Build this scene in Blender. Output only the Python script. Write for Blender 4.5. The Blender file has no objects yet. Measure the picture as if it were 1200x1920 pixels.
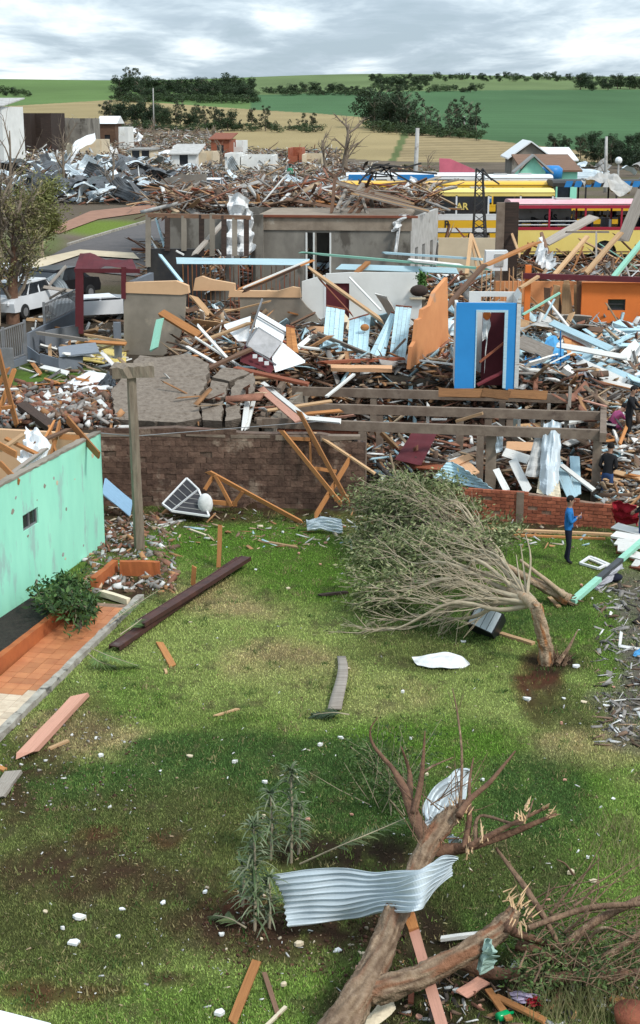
import bpy, math, random
import numpy as np
from mathutils import Vector, Matrix, Euler
from mathutils.geometry import tessellate_polygon
R = random.Random(11)
NR = np.random.RandomState(7)
scene = bpy.context.scene
col = scene.collection
# ------------------------------------------------------------------ camera
CAM_H = 10.7
FOC = 2700.0
PITCH = math.atan((960 - 215) / FOC)
SP, CP = math.sin(PITCH), math.cos(PITCH)
cam_data = bpy.data.cameras.new('camera')
cam = bpy.data.objects.new('camera', cam_data)
col.objects.link(cam)
cam.location = (0, 0, CAM_H)
cam.rotation_euler = (math.pi / 2 - PITCH, 0, 0)
cam_data.sensor_fit = 'VERTICAL'
cam_data.sensor_height = 36
cam_data.lens = FOC / 1920 * 36
cam_data.clip_start = 0.5
cam_data.clip_end = 9000
scene.camera = cam
# ------------------------------------------------------------------ world
SUN_EL, SUN_AZ = math.radians(47), math.radians(130)   # azimuth clockwise from +y
w = bpy.data.worlds.new('World'); scene.world = w; w.use_nodes = True
nt = w.node_tree; nt.nodes.clear()
def wn(t, **k):
    n = nt.nodes.new(t)
    for a, b in k.items(): setattr(n, a, b)
    return n
def wl(a, b): nt.links.new(a, b)
out = wn('ShaderNodeOutputWorld'); bg = wn('ShaderNodeBackground'); bg.inputs['Strength'].default_value = 0.1
sky = wn('ShaderNodeTexSky', sky_type='NISHITA'); sky.sun_disc = False
sky.sun_elevation = SUN_EL; sky.sun_rotation = SUN_AZ
tc = wn('ShaderNodeTexCoord'); sep = wn('ShaderNodeSeparateXYZ'); wl(tc.outputs['Generated'], sep.inputs[0])
def m2(op, a, b, clamp=False):
    n = wn('ShaderNodeMath', operation=op); n.use_clamp = clamp
    for i, v in enumerate((a, b)):
        if isinstance(v, (int, float)): n.inputs[i].default_value = v
        elif v is not None: wl(v, n.inputs[i])
    return n.outputs[0]
zc = m2('ADD', m2('MAXIMUM', sep.outputs['Z'], 0.0), 0.085)
cx = m2('DIVIDE', sep.outputs['X'], zc); cy = m2('DIVIDE', sep.outputs['Y'], zc)
comb = wn('ShaderNodeCombineXYZ'); wl(m2('MULTIPLY', cx, 1.5), comb.inputs[0]); wl(m2('MULTIPLY', cy, 0.85), comb.inputs[1]); comb.inputs[2].default_value = 1.7
n1 = wn('ShaderNodeTexNoise'); n1.inputs['Scale'].default_value = 1.25; n1.inputs['Detail'].default_value = 5; n1.inputs['Roughness'].default_value = 0.58; n1.inputs['Distortion'].default_value = 0.25
wl(comb.outputs[0], n1.inputs['Vector'])
n2 = wn('ShaderNodeTexNoise'); n2.inputs['Scale'].default_value = 0.33; n2.inputs['Detail'].default_value = 3
wl(comb.outputs[0], n2.inputs['Vector'])
dens = m2('ADD', m2('MULTIPLY', n1.outputs[0], 0.7), m2('MULTIPLY', n2.outputs[0], 0.45))
ramp = wn('ShaderNodeValToRGB'); wl(dens, ramp.inputs[0])
e = ramp.color_ramp.elements
e[0].position = 0.46; e[0].color = (2.3, 2.9, 3.4, 1)
e[1].position = 0.78; e[1].color = (6.6, 6.8, 6.9, 1)
for p_, c_ in ((0.53, (2.65, 3.25, 3.8)), (0.60, (3.6, 4.25, 4.75)), (0.67, (5.0, 5.5, 5.8))):
    k = e.new(p_); k.color = (*c_, 1)
mixs = wn('ShaderNodeMixRGB'); mixs.inputs[0].default_value = 0.93
cie = wn('ShaderNodeVectorMath', operation='SCALE')      # an overcast sky is brighter overhead than at the horizon
wl(ramp.outputs[0], cie.inputs[0]); wl(m2('ADD', m2('MULTIPLY', m2('MAXIMUM', sep.outputs['Z'], 0.0), 0.85), 1.03), cie.inputs['Scale'])
wl(sky.outputs[0], mixs.inputs[1]); wl(cie.outputs[0], mixs.inputs[2])
wl(mixs.outputs[0], bg.inputs['Color']); wl(bg.outputs[0], out.inputs['Surface'])
# ------------------------------------------------------------------ sun (overcast)
sd = bpy.data.lights.new('sun', 'SUN'); sd.energy = 1.5; sd.angle = math.radians(10); sd.color = (1.0, 0.96, 0.9)
so = bpy.data.objects.new('sun', sd); col.objects.link(so)
sv = Vector((math.sin(SUN_AZ) * math.cos(SUN_EL), math.cos(SUN_AZ) * math.cos(SUN_EL), math.sin(SUN_EL)))
so.rotation_euler = sv.to_track_quat('Z', 'Y').to_euler()
scene.view_settings.view_transform = 'Standard'
scene.view_settings.look = 'None'
scene.view_settings.exposure = 0.88
scene.view_settings.gamma = 1.0
scene.view_settings.use_curve_mapping = False
try:
    scene.cycles.max_bounces = 6; scene.cycles.diffuse_bounces = 3; scene.cycles.glossy_bounces = 2
except Exception: pass
# ------------------------------------------------------------------ geometry of the place
def ray(u, v):
    x = (u - 600) / FOC; y = -(v - 960) / FOC
    return Vector((x, CP + y * SP, y * CP - SP))
def G(u, v, z=0.0):
    d = ray(u, v); t = (z - CAM_H) / d.z
    return Vector((d.x * t, d.y * t, z))
def VY(u, v, Y):
    d = ray(u, v); t = Y / d.y
    return Vector((d.x * t, Y, CAM_H + d.z * t))
def pt(u, v, s):                       # s >= 20: distance; otherwise height of the point
    return VY(u, v, s) if s >= 20 else G(u, v, s)
def proj(x, y, z):
    dz = z - CAM_H
    wdep = y * CP - dz * SP; up = y * SP + dz * CP
    return 600 + FOC * x / wdep, 960 - FOC * up / wdep
def wall_line(x): return 38.75 - 0.19 * x
PROF = [(0, 1.9), (40, 1.9), (48, 2.2), (65, 3.2), (79, 3.8), (100, 4.05), (140, 4.5), (200, 4.9), (260, 5.9), (320, 7.1), (420, 10.7), (600, 17.4), (760, 25), (900, 32.2), (960, 33.2), (1050, 32.5), (1400, 24), (2500, 8), (5000, -10)]
PY = np.array([a for a, b in PROF], float); PZ = np.array([b for a, b in PROF], float)
def ground_np(x, y):
    x = np.asarray(x, float); y = np.asarray(y, float)
    zb = np.interp(y, PY, PZ)
    zb = zb + np.clip((y - 350) / 500, 0, 1) * (1.6 * np.sin(x / 95 + 0.6) + 0.8 * np.sin(x / 37 + 1.0))
    t = y - wall_line(x)
    st = np.clip((t - 0.25) / 0.1, 0, 1)
    left = zb * st
    pit = zb * np.clip((t - 9.0) / 0.4, 0, 1)
    right = zb * np.clip((t - 1.0) / 9.0, 0, 1)
    z = np.where(x < -1.75, left, np.where(x < 8.0, pit, right))
    return z
def ground(x, y): return float(ground_np(x, y))
def hit(u, v):
    d = ray(u, v); t = 12.0; step = 0.25
    while t < 3000:
        x, y, z = d.x * t, d.y * t, CAM_H + d.z * t
        if z <= ground(x, y): break
        t += step * max(1, t / 60)
    lo, hi = t - step * max(1, t / 60), t
    for _ in range(12):
        mid = (lo + hi) / 2
        if CAM_H + d.z * mid <= ground(d.x * mid, d.y * mid): hi = mid
        else: lo = mid
    return Vector((d.x * hi, d.y * hi, CAM_H + d.z * hi))
def hit_np(u, v):
    u = np.asarray(u, float); v = np.asarray(v, float); x = (u - 600) / FOC; y = -(v - 960) / FOC
    dx, dy, dz = x, CP + y * SP, y * CP - SP; T = np.concatenate([np.arange(12, 60, .3), np.geomspace(60, 3000, 700)])
    lo = np.full(len(u), 12.0); hi = np.full(len(u), 3000.0); done = np.zeros(len(u), bool); prev = 12.0
    for t in T:
        b = (~done) & (CAM_H + dz * t <= ground_np(dx * t, dy * t)); lo[b] = prev; hi[b] = t; done |= b; prev = t
    for _ in range(9):
        mid = (lo + hi) / 2; b = CAM_H + dz * mid <= ground_np(dx * mid, dy * mid); hi = np.where(b, mid, hi); lo = np.where(b, lo, mid)
    return np.stack([dx * hi, dy * hi, CAM_H + dz * hi], 1)
# ------------------------------------------------------------------ materials
MATS = {}
def material(name, c1, c2=None, scale=3.0, rough=0.85, bump=0.15, bscale=None, c3=None, c3scale=1.2, c3pos=0.58, stretch=None, metal=0.0, rnd=0.0, coord='pos', attr=None, spec=0.3, detail=6):
    m = bpy.data.materials.new(name); m.use_nodes = True
    t = m.node_tree; bs = t.nodes['Principled BSDF']
    def nd(ty): return t.nodes.new(ty)
    def lk(a, b): t.links.new(a, b)
    bs.inputs['Roughness'].default_value = rough; bs.inputs['Metallic'].default_value = metal
    try: bs.inputs['Specular IOR Level'].default_value = spec
    except Exception: pass
    if coord == 'pos': src = nd('ShaderNodeNewGeometry').outputs['Position']
    else: src = nd('ShaderNodeTexCoord').outputs['Object']
    mp = nd('ShaderNodeMapping'); lk(src, mp.inputs[0])
    if stretch: mp.inputs['Scale'].default_value = stretch
    if coord != 'pos':
        oi0 = nd('ShaderNodeObjectInfo'); vm = nd('ShaderNodeVectorMath'); vm.operation = 'SCALE'; vm.inputs[0].default_value = (37, 19, 53)
        lk(oi0.outputs['Random'], vm.inputs['Scale']); lk(vm.outputs[0], mp.inputs['Location'])
    no = nd('ShaderNodeTexNoise'); no.inputs['Scale'].default_value = scale; no.inputs['Detail'].default_value = detail; no.inputs['Roughness'].default_value = 0.6
    lk(mp.outputs[0], no.inputs['Vector'])
    mx = nd('ShaderNodeMixRGB'); c2 = c2 or tuple(x * 0.75 for x in c1)
    rp = nd('ShaderNodeValToRGB'); rp.color_ramp.elements[0].position = 0.33; rp.color_ramp.elements[1].position = 0.68
    lk(no.outputs[0], rp.inputs[0]); lk(rp.outputs[0], mx.inputs[0])
    if attr:
        at = nd('ShaderNodeAttribute'); at.attribute_name = attr
        lk(at.outputs['Color'], mx.inputs[1])
        dk = nd('ShaderNodeMixRGB'); dk.blend_type = 'MULTIPLY'; dk.inputs[0].default_value = 1; lk(at.outputs['Color'], dk.inputs[1]); dk.inputs[2].default_value = (*c2, 1)
        lk(dk.outputs[0], mx.inputs[2])
    else:
        mx.inputs[1].default_value = (*c1, 1); mx.inputs[2].default_value = (*c2, 1)
    last = mx.outputs[0]
    if c3:
        nb = nd('ShaderNodeTexNoise'); nb.inputs['Scale'].default_value = c3scale; nb.inputs['Detail'].default_value = 8; nb.inputs['Roughness'].default_value = 0.65
        lk(mp.outputs[0], nb.inputs['Vector'])
        r3 = nd('ShaderNodeValToRGB'); r3.color_ramp.elements[0].position = c3pos; r3.color_ramp.elements[1].position = c3pos + 0.09
        lk(nb.outputs[0], r3.inputs[0])
        m3 = nd('ShaderNodeMixRGB'); lk(r3.outputs[0], m3.inputs[0]); lk(last, m3.inputs[1]); m3.inputs[2].default_value = (*c3, 1)
        last = m3.outputs[0]
    if rnd:
        oi = nd('ShaderNodeObjectInfo'); mr = nd('ShaderNodeMapRange'); mr.inputs['To Min'].default_value = 1 - rnd; mr.inputs['To Max'].default_value = 1 + rnd
        lk(oi.outputs['Random'], mr.inputs['Value'])
        hv = nd('ShaderNodeHueSaturation'); lk(mr.outputs[0], hv.inputs['Value']); lk(last, hv.inputs['Color']); last = hv.outputs[0]
    lk(last, bs.inputs['Base Color'])
    if bump:
        bn = nd('ShaderNodeBump'); bn.inputs['Strength'].default_value = min(1, bump * 2); bn.inputs['Distance'].default_value = 0.03
        nb2 = nd('ShaderNodeTexNoise'); nb2.inputs['Scale'].default_value = bscale or scale * 6; nb2.inputs['Detail'].default_value = 5
        lk(mp.outputs[0], nb2.inputs['Vector']); lk(nb2.outputs[0], bn.inputs['Height']); lk(bn.outputs[0], bs.inputs['Normal'])
    MATS[name] = m
    return m
WG = (0.7, 9, 9)
wood = lambda n, c, c2=None, **k: material(n, c, c2, scale=2.0, stretch=WG, coord='obj', rnd=k.pop('rnd', 0.3), rough=0.85, bump=0.12, **k)
wood('timber_orange', (0.48, 0.215, 0.075), (0.3, 0.125, 0.045))
wood('timber_tan', (0.5, 0.33, 0.18), (0.36, 0.21, 0.11))
wood('timber_brown', (0.2, 0.115, 0.07), (0.11, 0.06, 0.04))
wood('timber_red', (0.3, 0.1, 0.05), (0.2, 0.06, 0.035))
wood('timber_grey', (0.34, 0.3, 0.26), (0.2, 0.17, 0.14))
wood('timber_dark', (0.07, 0.045, 0.035), (0.035, 0.025, 0.02))
pw = lambda n, c, **k: wood(n, c, tuple(x * 0.82 for x in c), c3=(0.25, 0.16, 0.1), c3scale=1.6, c3pos=k.pop('c3pos', 0.66), rnd=0.12, **k)
pw('painted_pale_blue', (0.47, 0.66, 0.73), c3pos=.6); pw('painted_white', (0.72, 0.71, 0.67), c3pos=.6); pw('painted_pink', (0.56, 0.29, 0.21), c3pos=0.6)
pw('painted_blue', (0.28, 0.47, 0.66)); pw('painted_maroon', (0.2, 0.035, 0.045)); pw('painted_green', (0.28, 0.55, 0.42)); pw('painted_cream', (0.72, 0.62, 0.45)); pw('painted_peach', (0.7, 0.40, 0.22)); pw('painted_grey', (0.24, 0.27, 0.31))
material('zinc', (0.60, 0.66, 0.69), (0.46, 0.52, 0.55), scale=1.5, rough=0.5, metal=0.25, bump=0.03, c3=(0.33, 0.3, 0.27), c3pos=0.68, rnd=0.15)
material('zinc_dark', (0.13, 0.14, 0.15), (0.07, 0.075, 0.08), scale=2, rough=0.6, metal=0.2, bump=0.05, rnd=0.4)
material('fibre_cement', (0.42, 0.41, 0.39), (0.3, 0.29, 0.27), scale=2.5, bump=0.08, c3=(0.2, 0.18, 0.16), c3pos=0.6, rnd=0.2)
material('concrete', (0.31, 0.25, 0.19), (0.20, 0.155, 0.115), scale=2.2, bump=0.12, c3=(0.42, 0.37, 0.3), c3pos=0.62)
material('concrete_beam', (0.24, 0.185, 0.14), (0.14, 0.1, 0.075), scale=2.6, bump=0.14, c3=(0.1, 0.07, 0.055), c3pos=0.6)
material('concrete_grey', (0.25, 0.23, 0.195), (0.155, 0.14, 0.12), scale=1.2, bump=0.08, c3=(0.095, 0.083, 0.068), c3pos=0.54, c3scale=0.7, stretch=(1, 1, .6))
material('plaster_dark', (0.30, 0.26, 0.21), (0.19, 0.165, 0.13), scale=0.9, bump=0.1, c3=(0.38, 0.32, 0.24), c3pos=0.63, c3scale=0.5)
material('mortar', (0.16, 0.11, 0.08), (0.07, 0.043, 0.032), scale=4, bump=0.3, bscale=14, c3=(0.13, 0.075, 0.055), c3pos=0.55)
material('rough_brick', (0.15, 0.09, 0.064), (0.075, 0.042, 0.03), scale=5, bump=0.35, bscale=16, c3=(0.27, 0.20, 0.15), c3pos=0.55, c3scale=1.0, rnd=0.3)
material('red_brick', (0.36, 0.115, 0.06), (0.25, 0.075, 0.042), scale=6, bump=0.22, c3=(0.36, 0.28, 0.2), c3pos=0.66, rnd=0.28)
material('joint', (0.30, 0.2, 0.14), (0.17, 0.1, 0.07), scale=6, bump=0.2)
material('slab_render', (0.23, 0.19, 0.152), (0.145, 0.115, 0.09), scale=7, bump=0.5, bscale=13, c3=(0.10, 0.075, 0.055), c3pos=0.58, c3scale=5, stretch=(1, 1, 2.2))
material('mint_paint', (0.36, 0.80, 0.60), (0.30, 0.70, 0.53), scale=0.9, bump=0.06, c3=(0.33, 0.55, 0.47), c3pos=0.56, c3scale=1.1, rough=0.8, stretch=(1.6, 1.6, .5))
material('peach_paint', (0.66, 0.42, 0.24), (0.56, 0.35, 0.2), scale=1, bump=0.06, c3=(0.42, 0.33, 0.24), c3pos=0.68)
material('orange_paint', (0.72, 0.19, 0.04), (0.60, 0.155, 0.035), scale=0.8, bump=0.06, c3=(0.45, 0.17, 0.07), c3pos=0.64)
material('orange_pale', (0.66, 0.29, 0.12), (0.55, 0.22, 0.09), scale=0.8, bump=0.06, c3=(0.45, 0.26, 0.16), c3pos=0.62)
material('white_paint', (0.72, 0.72, 0.69), (0.62, 0.62, 0.59), scale=0.9, bump=0.05, c3=(0.45, 0.42, 0.37), c3pos=0.66)
material('blue_paint', (0.035, 0.27, 0.62), (0.03, 0.235, 0.55), scale=0.9, bump=0.05, c3=(0.1, 0.3, 0.52), c3pos=0.7)
material('grey_paint', (0.17, 0.19, 0.22), (0.13, 0.145, 0.165), scale=1.2, bump=0.05, c3=(0.26, 0.26, 0.26), c3pos=0.68)
material('pink_paint', (0.65, 0.16, 0.22), scale=1, bump=0.05, c3=(0.4, 0.2, 0.2), c3pos=0.68)
material('maroon_paint', (0.11, 0.02, 0.026), (0.085, 0.016, 0.02), scale=1.5, bump=0.04, c3=(0.2, 0.07, 0.06), c3pos=0.68)
material('cream_paint', (0.62, 0.52, 0.37), (0.52, 0.43, 0.3), scale=1, bump=0.05, c3=(0.36, 0.29, 0.21), c3pos=0.63)
material('terracotta', (0.42, 0.125, 0.04), (0.3, 0.085, 0.03), scale=2.5, bump=0.08, c3=(0.2, 0.07, 0.035), c3pos=0.63)
material('floor_tile', (0.5, 0.2, 0.085), (0.40, 0.14, 0.06), scale=2.2, rough=0.55, bump=0.04, c3=(0.30, 0.1, 0.05), c3pos=0.62, rnd=0.14)
material('pale_tile', (0.62, 0.5, 0.38), (0.5, 0.38, 0.28), scale=7, rough=0.6, bump=0.04, rnd=0.1)
material('kerb_stone', (0.42, 0.39, 0.34), (0.24, 0.21, 0.18), scale=4, bump=0.25, c3=(0.1, 0.09, 0.08), c3pos=0.55, c3scale=3)
material('soil', (0.045, 0.036, 0.03), (0.025, 0.02, 0.018), scale=9, bump=0.6, bscale=30, rough=1)
material('asphalt', (0.12, 0.108, 0.105), (0.09, 0.082, 0.08), scale=3, bump=0.1, rough=0.95)
material('dirt_lane', (0.32, 0.17, 0.11), (0.25, 0.13, 0.085), scale=1.5, bump=0.1)
material('glass_dark', (0.03, 0.035, 0.04), (0.02, 0.022, 0.026), rough=0.12, bump=0, spec=0.5)
material('black_plastic', (0.02, 0.021, 0.024), (0.014, 0.015, 0.017), rough=0.45, bump=0.02)
material('rubber', (0.02, 0.02, 0.02), rough=0.9, bump=0.1)
material('steel', (0.3, 0.3, 0.31), (0.2, 0.2, 0.2), rough=0.5, metal=0.4, bump=0.03)
material('black_metal', (0.03, 0.03, 0.032), (0.05, 0.045, 0.04), rough=0.6, bump=0.03)
material('rust_steel', (0.085, 0.035, 0.028), (0.045, 0.022, 0.02), scale=4, rough=0.6, bump=0.12, c3=(0.13, 0.10, 0.09), c3pos=0.6)
material('car_white', (0.74, 0.75, 0.76), (0.64, 0.65, 0.66), scale=1, rough=0.3, bump=0, c3=(0.4, 0.38, 0.35), c3pos=0.68)
material('car_black', (0.015, 0.015, 0.017), rough=0.3, bump=0)
material('bus_yellow', (0.78, 0.46, 0.03), (0.7, 0.4, 0.03), scale=0.6, rough=0.4, bump=0.01, c3=(0.5, 0.34, 0.1), c3pos=0.69)
material('bus_cream', (0.78, 0.62, 0.19), (0.72, 0.55, 0.15), scale=0.7, rough=0.45, bump=0.01, c3=(0.42, 0.25, 0.12), c3pos=0.68)
material('bus_red', (0.36, 0.02, 0.045), (0.3, 0.018, 0.035), rough=0.45, bump=0.01)
material('bus_pink', (0.66, 0.33, 0.36), (0.68, 0.46, 0.47), scale=1.5, rough=0.5, bump=0.01)
material('bus_blue', (0.03, 0.22, 0.55), (0.025, 0.18, 0.45), rough=0.4, bump=0.01)
material('bus_white', (0.76, 0.77, 0.77), (0.68, 0.69, 0.69), scale=0.8, rough=0.4, bump=0.01, c3=(0.45, 0.43, 0.4), c3pos=0.7)
material('bark_pale', (0.46, 0.35, 0.235), (0.33, 0.23, 0.145), scale=6, bump=0.35, bscale=22, stretch=(2.2, 2.2, .6), c3=(0.48, 0.21, 0.085), c3pos=0.6, c3scale=2.2)
material('bark_twig', (0.43, 0.36, 0.25), (0.30, 0.24, 0.165), scale=5, bump=0.1)
material('bark_grey', (0.23, 0.185, 0.135), (0.14, 0.105, 0.08), scale=7, bump=0.4, c3=(0.3, 0.25, 0.18), c3pos=0.6)
material('bark_brown', (0.25, 0.16, 0.10), (0.10, 0.055, 0.035), scale=9, bump=1.0, bscale=30, stretch=(1.4, .8, 1), c3=(0.38, 0.28, 0.18), c3pos=0.58, c3scale=4)
material('bark_fibre', (1, 1, 1), (0.6, 0.55, 0.5), scale=12, rough=0.95, bump=0.5, bscale=34, attr='tint')
wood('timber_stained', (0.24, 0.115, 0.045), (0.13, 0.06, 0.025))
material('bark_red', (0.2, 0.11, 0.065), (0.1, 0.05, 0.033), scale=7, bump=0.5, bscale=20, c3=(0.32, 0.2, 0.12), c3pos=0.62)
material('wood_raw', (0.66, 0.47, 0.28), (0.5, 0.31, 0.16), scale=8, bump=0.2)
material('skin', (0.42, 0.24, 0.165), rough=0.6, bump=0.02)
material('skin_dark', (0.33, 0.18, 0.12), rough=0.6, bump=0.02)
for n_, c_ in dict(cloth_blue=(0.02, 0.16, 0.42), cloth_navy=(0.012, 0.014, 0.03), cloth_black=(0.013, 0.013, 0.015), denim=(0.035, 0.075, 0.19), cloth_pink=(0.6, 0.12, 0.28), cloth_grey=(0.42, 0.42, 0.46), cloth_green=(0.03, 0.3, 0.16), hair_black=(0.012, 0.01, 0.009), cloth_red=(0.34, 0.012, 0.025), cloth_white=(0.72, 0.72, 0.71), cloth_sage=(0.33, 0.46, 0.40), cloth_lilac=(0.5, 0.42, 0.55), tarp_blue=(0.10, 0.36, 0.65), shoe=(0.02, 0.02, 0.02)).items():
    material(n_, c_, tuple(x * 0.75 for x in c_), scale=6, rough=0.9, bump=0.12, bscale=25)
material('glass_green', (0.0, 0.32, 0.10), rough=0.2, bump=0)
material('leaf', (1, 1, 1), (0.62, 0.62, 0.62), scale=3, rough=0.7, bump=0, attr='tint')
material('turf', (1, 1, 1), (0.7, 0.68, 0.66), scale=9, rough=1, bump=0.3, bscale=40, attr='tint', spec=0.05)
material('blade', (1, 1, 1), (0.85, 0.85, 0.85), scale=2, rough=0.9, bump=0, attr='tint', spec=0.1)
material('shard', (1, 1, 1), (0.7, 0.68, 0.66), scale=4, rough=0.9, bump=0.2, attr='tint')
material('checker_cloth', (0.03, 0.03, 0.035), (0.05, 0.05, 0.055), scale=5, rough=0.9, bump=0.1)
# ------------------------------------------------------------------ mesh helpers
ORD = 'first second third fourth fifth sixth seventh eighth ninth tenth eleventh twelfth thirteenth fourteenth fifteenth sixteenth seventeenth eighteenth nineteenth twentieth'.split()
def spot(u, v, box):
    fu, fv = (u - box[0]) / (box[1] - box[0]), (v - box[2]) / (box[3] - box[2])
    return ('back' if fv < .34 else 'middle' if fv < .67 else 'front') + ' ' + ('left' if fu < .25 else 'centre left' if fu < .5 else 'centre right' if fu < .75 else 'right')
def fit(*parts):
    for p in parts:
        if len(p.replace(',', ' ').split()) <= 16: return p
    return parts[-1]
class MB:
    def __init__(s): s.v = []; s.f = []; s.mi = []; s.cur = 0
    def add(s, vs, fs):
        b = len(s.v); s.v += [tuple(x) for x in vs]; s.f += [tuple(i + b for i in f) for f in fs]; s.mi += [s.cur] * len(fs)
    def box(s, c, size, rot=None, jitter=0):
        hx, hy, hz = (q / 2 for q in size); vs = []
        for x in (-hx, hx):
            for y in (-hy, hy):
                for z in (-hz, hz):
                    q = Vector((x, y, z))
                    if jitter: q += Vector((R.uniform(-1, 1), R.uniform(-1, 1), R.uniform(-1, 1))) * jitter
                    if rot is not None: q = rot @ q
                    vs.append(q + Vector(c))
        s.add(vs, [(0, 1, 3, 2), (4, 6, 7, 5), (0, 4, 5, 1), (2, 3, 7, 6), (0, 2, 6, 4), (1, 5, 7, 3)])
    def bar(s, a, b, wd, ht, roll=0.0):
        a, b = Vector(a), Vector(b); rot = frame(a, b, roll)
        s.box((a + b) / 2, ((b - a).length, wd, ht), rot)
    def prism(s, pts, vec):
        n = len(pts); vec = Vector(vec); p1 = [Vector(q) for q in pts]
        tris = [tuple(t) for t in tessellate_polygon([p1])]
        vs = p1 + [q + vec for q in p1]
        fs = tris + [tuple(i + n for i in reversed(t)) for t in tris]
        fs += [(i, (i + 1) % n, (i + 1) % n + n, i + n) for i in range(n)]
        s.add(vs, fs)
    def tube(s, pts, rad, n=6, cap=True, wob=0.0):
        pts = [Vector(q) for q in pts]; rings = []; vs = []
        ref = Vector((0.3, 0.2, 1)).normalized()
        for i, q in enumerate(pts):
            d = (pts[min(i + 1, len(pts) - 1)] - pts[max(i - 1, 0)])
            if d.length < 1e-6: d = Vector((0, 0, 1))
            d.normalize(); a = d.cross(ref)
            if a.length < 0.05: a = d.cross(Vector((1, 0, 0)))
            a.normalize(); b = d.cross(a)
            r = rad[i]
            for k in range(n):
                an = 2 * math.pi * k / n
                rr = r * (1 + (R.uniform(-wob, wob) if wob else 0))
                vs.append(q + (a * math.cos(an) + b * math.sin(an)) * rr)
        fs = []
        for i in range(len(pts) - 1):
            for k in range(n):
                k2 = (k + 1) % n
                fs.append((i * n + k, i * n + k2, (i + 1) * n + k2, (i + 1) * n + k))
        if cap:
            fs.append(tuple(range(n - 1, -1, -1))); m = (len(pts) - 1) * n; fs.append(tuple(range(m, m + n)))
        s.add(vs, fs)
    def grid(s, fn, nu, nv, both=False):
        b = len(s.v)
        vs = [fn(i / nu, j / nv) for j in range(nv + 1) for i in range(nu + 1)]
        fs = [(j * (nu + 1) + i, j * (nu + 1) + i + 1, (j + 1) * (nu + 1) + i + 1, (j + 1) * (nu + 1) + i) for j in range(nv) for i in range(nu)]
        s.add(vs, fs)
    def sphere(s, c, r, n=10, m=6, sc=(1, 1, 1)):
        def fn(a, b):
            th = a * 2 * math.pi; ph = b * math.pi
            return Vector((c[0] + r * sc[0] * math.sin(ph) * math.cos(th), c[1] + r * sc[1] * math.sin(ph) * math.sin(th), c[2] + r * sc[2] * math.cos(ph)))
        s.grid(fn, n, m)
    def mesh(s, name, mats, smooth=False):
        me = bpy.data.meshes.new(name); me.from_pydata(s.v, [], s.f)
        for m in (mats if isinstance(mats, (list, tuple)) else [mats]): me.materials.append(MATS[m] if isinstance(m, str) else m)
        if len(me.materials) > 1: me.polygons.foreach_set('material_index', s.mi)
        if smooth: me.polygons.foreach_set('use_smooth', [True] * len(me.polygons))
        me.update(); return me
    def build(s, name, mats, parent=None, smooth=False, thick=0.0, label=None):
        o = bpy.data.objects.new(name, s.mesh(name, mats, smooth)); col.objects.link(o)
        if parent is not None: attach(o, parent)
        if thick:
            md = o.modifiers.new('solid', 'SOLIDIFY'); md.thickness = thick; md.offset = 0
        if label: o['label'] = label
        return o
def attach(o, parent):
    """part mesh is in world coordinates; keep it there under a thing standing elsewhere"""
    o.parent = parent
    o.matrix_parent_inverse = PMAT.get(parent.name, Matrix.Identity(4)).inverted()
    PMAT[o.name] = PMAT.get(o.name, Matrix.Identity(4))
PMAT = {}
def frame(a, b, roll=0.0):
    x = (Vector(b) - Vector(a)).normalized(); up = Vector((0, 0, 1))
    if abs(x.z) > 0.98: up = Vector((0, 1, 0))
    y = up.cross(x).normalized(); z = x.cross(y)
    m = Matrix((x, y, z)).transposed()
    return m @ Matrix.Rotation(roll, 3, 'X')
def tag(o, label, cat, group=None, kind=None):
    if label: o['label'] = label
    if cat: o['category'] = cat
    if group: o['group'] = group
    if kind: o['kind'] = kind
    return o
def thing(name, label, cat, loc, group=None):
    o = bpy.data.objects.new(name, None); col.objects.link(o); o.empty_display_size = 0.2
    o.location = loc; PMAT[o.name] = Matrix.Translation(Vector(loc))
    return tag(o, label, cat, group, 'thing')
def struct(o): o['kind'] = 'structure'; return o
def tinted(name, verts, faces_n, faces, tints, mat, kind=None):
    """numpy mesh: verts (N,3), faces flat with faces_n corners each, tints per vertex (N,3)"""
    me = bpy.data.meshes.new(name); nv = len(verts); nf = len(faces) // faces_n
    me.vertices.add(nv); me.vertices.foreach_set('co', np.asarray(verts, np.float32).ravel())
    me.loops.add(nf * faces_n); me.loops.foreach_set('vertex_index', np.asarray(faces, np.int32))
    me.polygons.add(nf); me.polygons.foreach_set('loop_start', np.arange(nf, dtype=np.int32) * faces_n)
    try: me.polygons.foreach_set('loop_total', np.full(nf, faces_n, np.int32))
    except Exception: pass
    me.update(calc_edges=True)
    at = me.attributes.new('tint', 'FLOAT_COLOR', 'POINT')
    t4 = np.ones((nv, 4), np.float32); t4[:, :3] = tints; at.data.foreach_set('color', t4.ravel())
    me.materials.append(MATS[mat]); return me
def obj_of(name, me, parent=None):
    o = bpy.data.objects.new(name, me); col.objects.link(o)
    if parent is not None: attach(o, parent)
    return o
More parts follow.
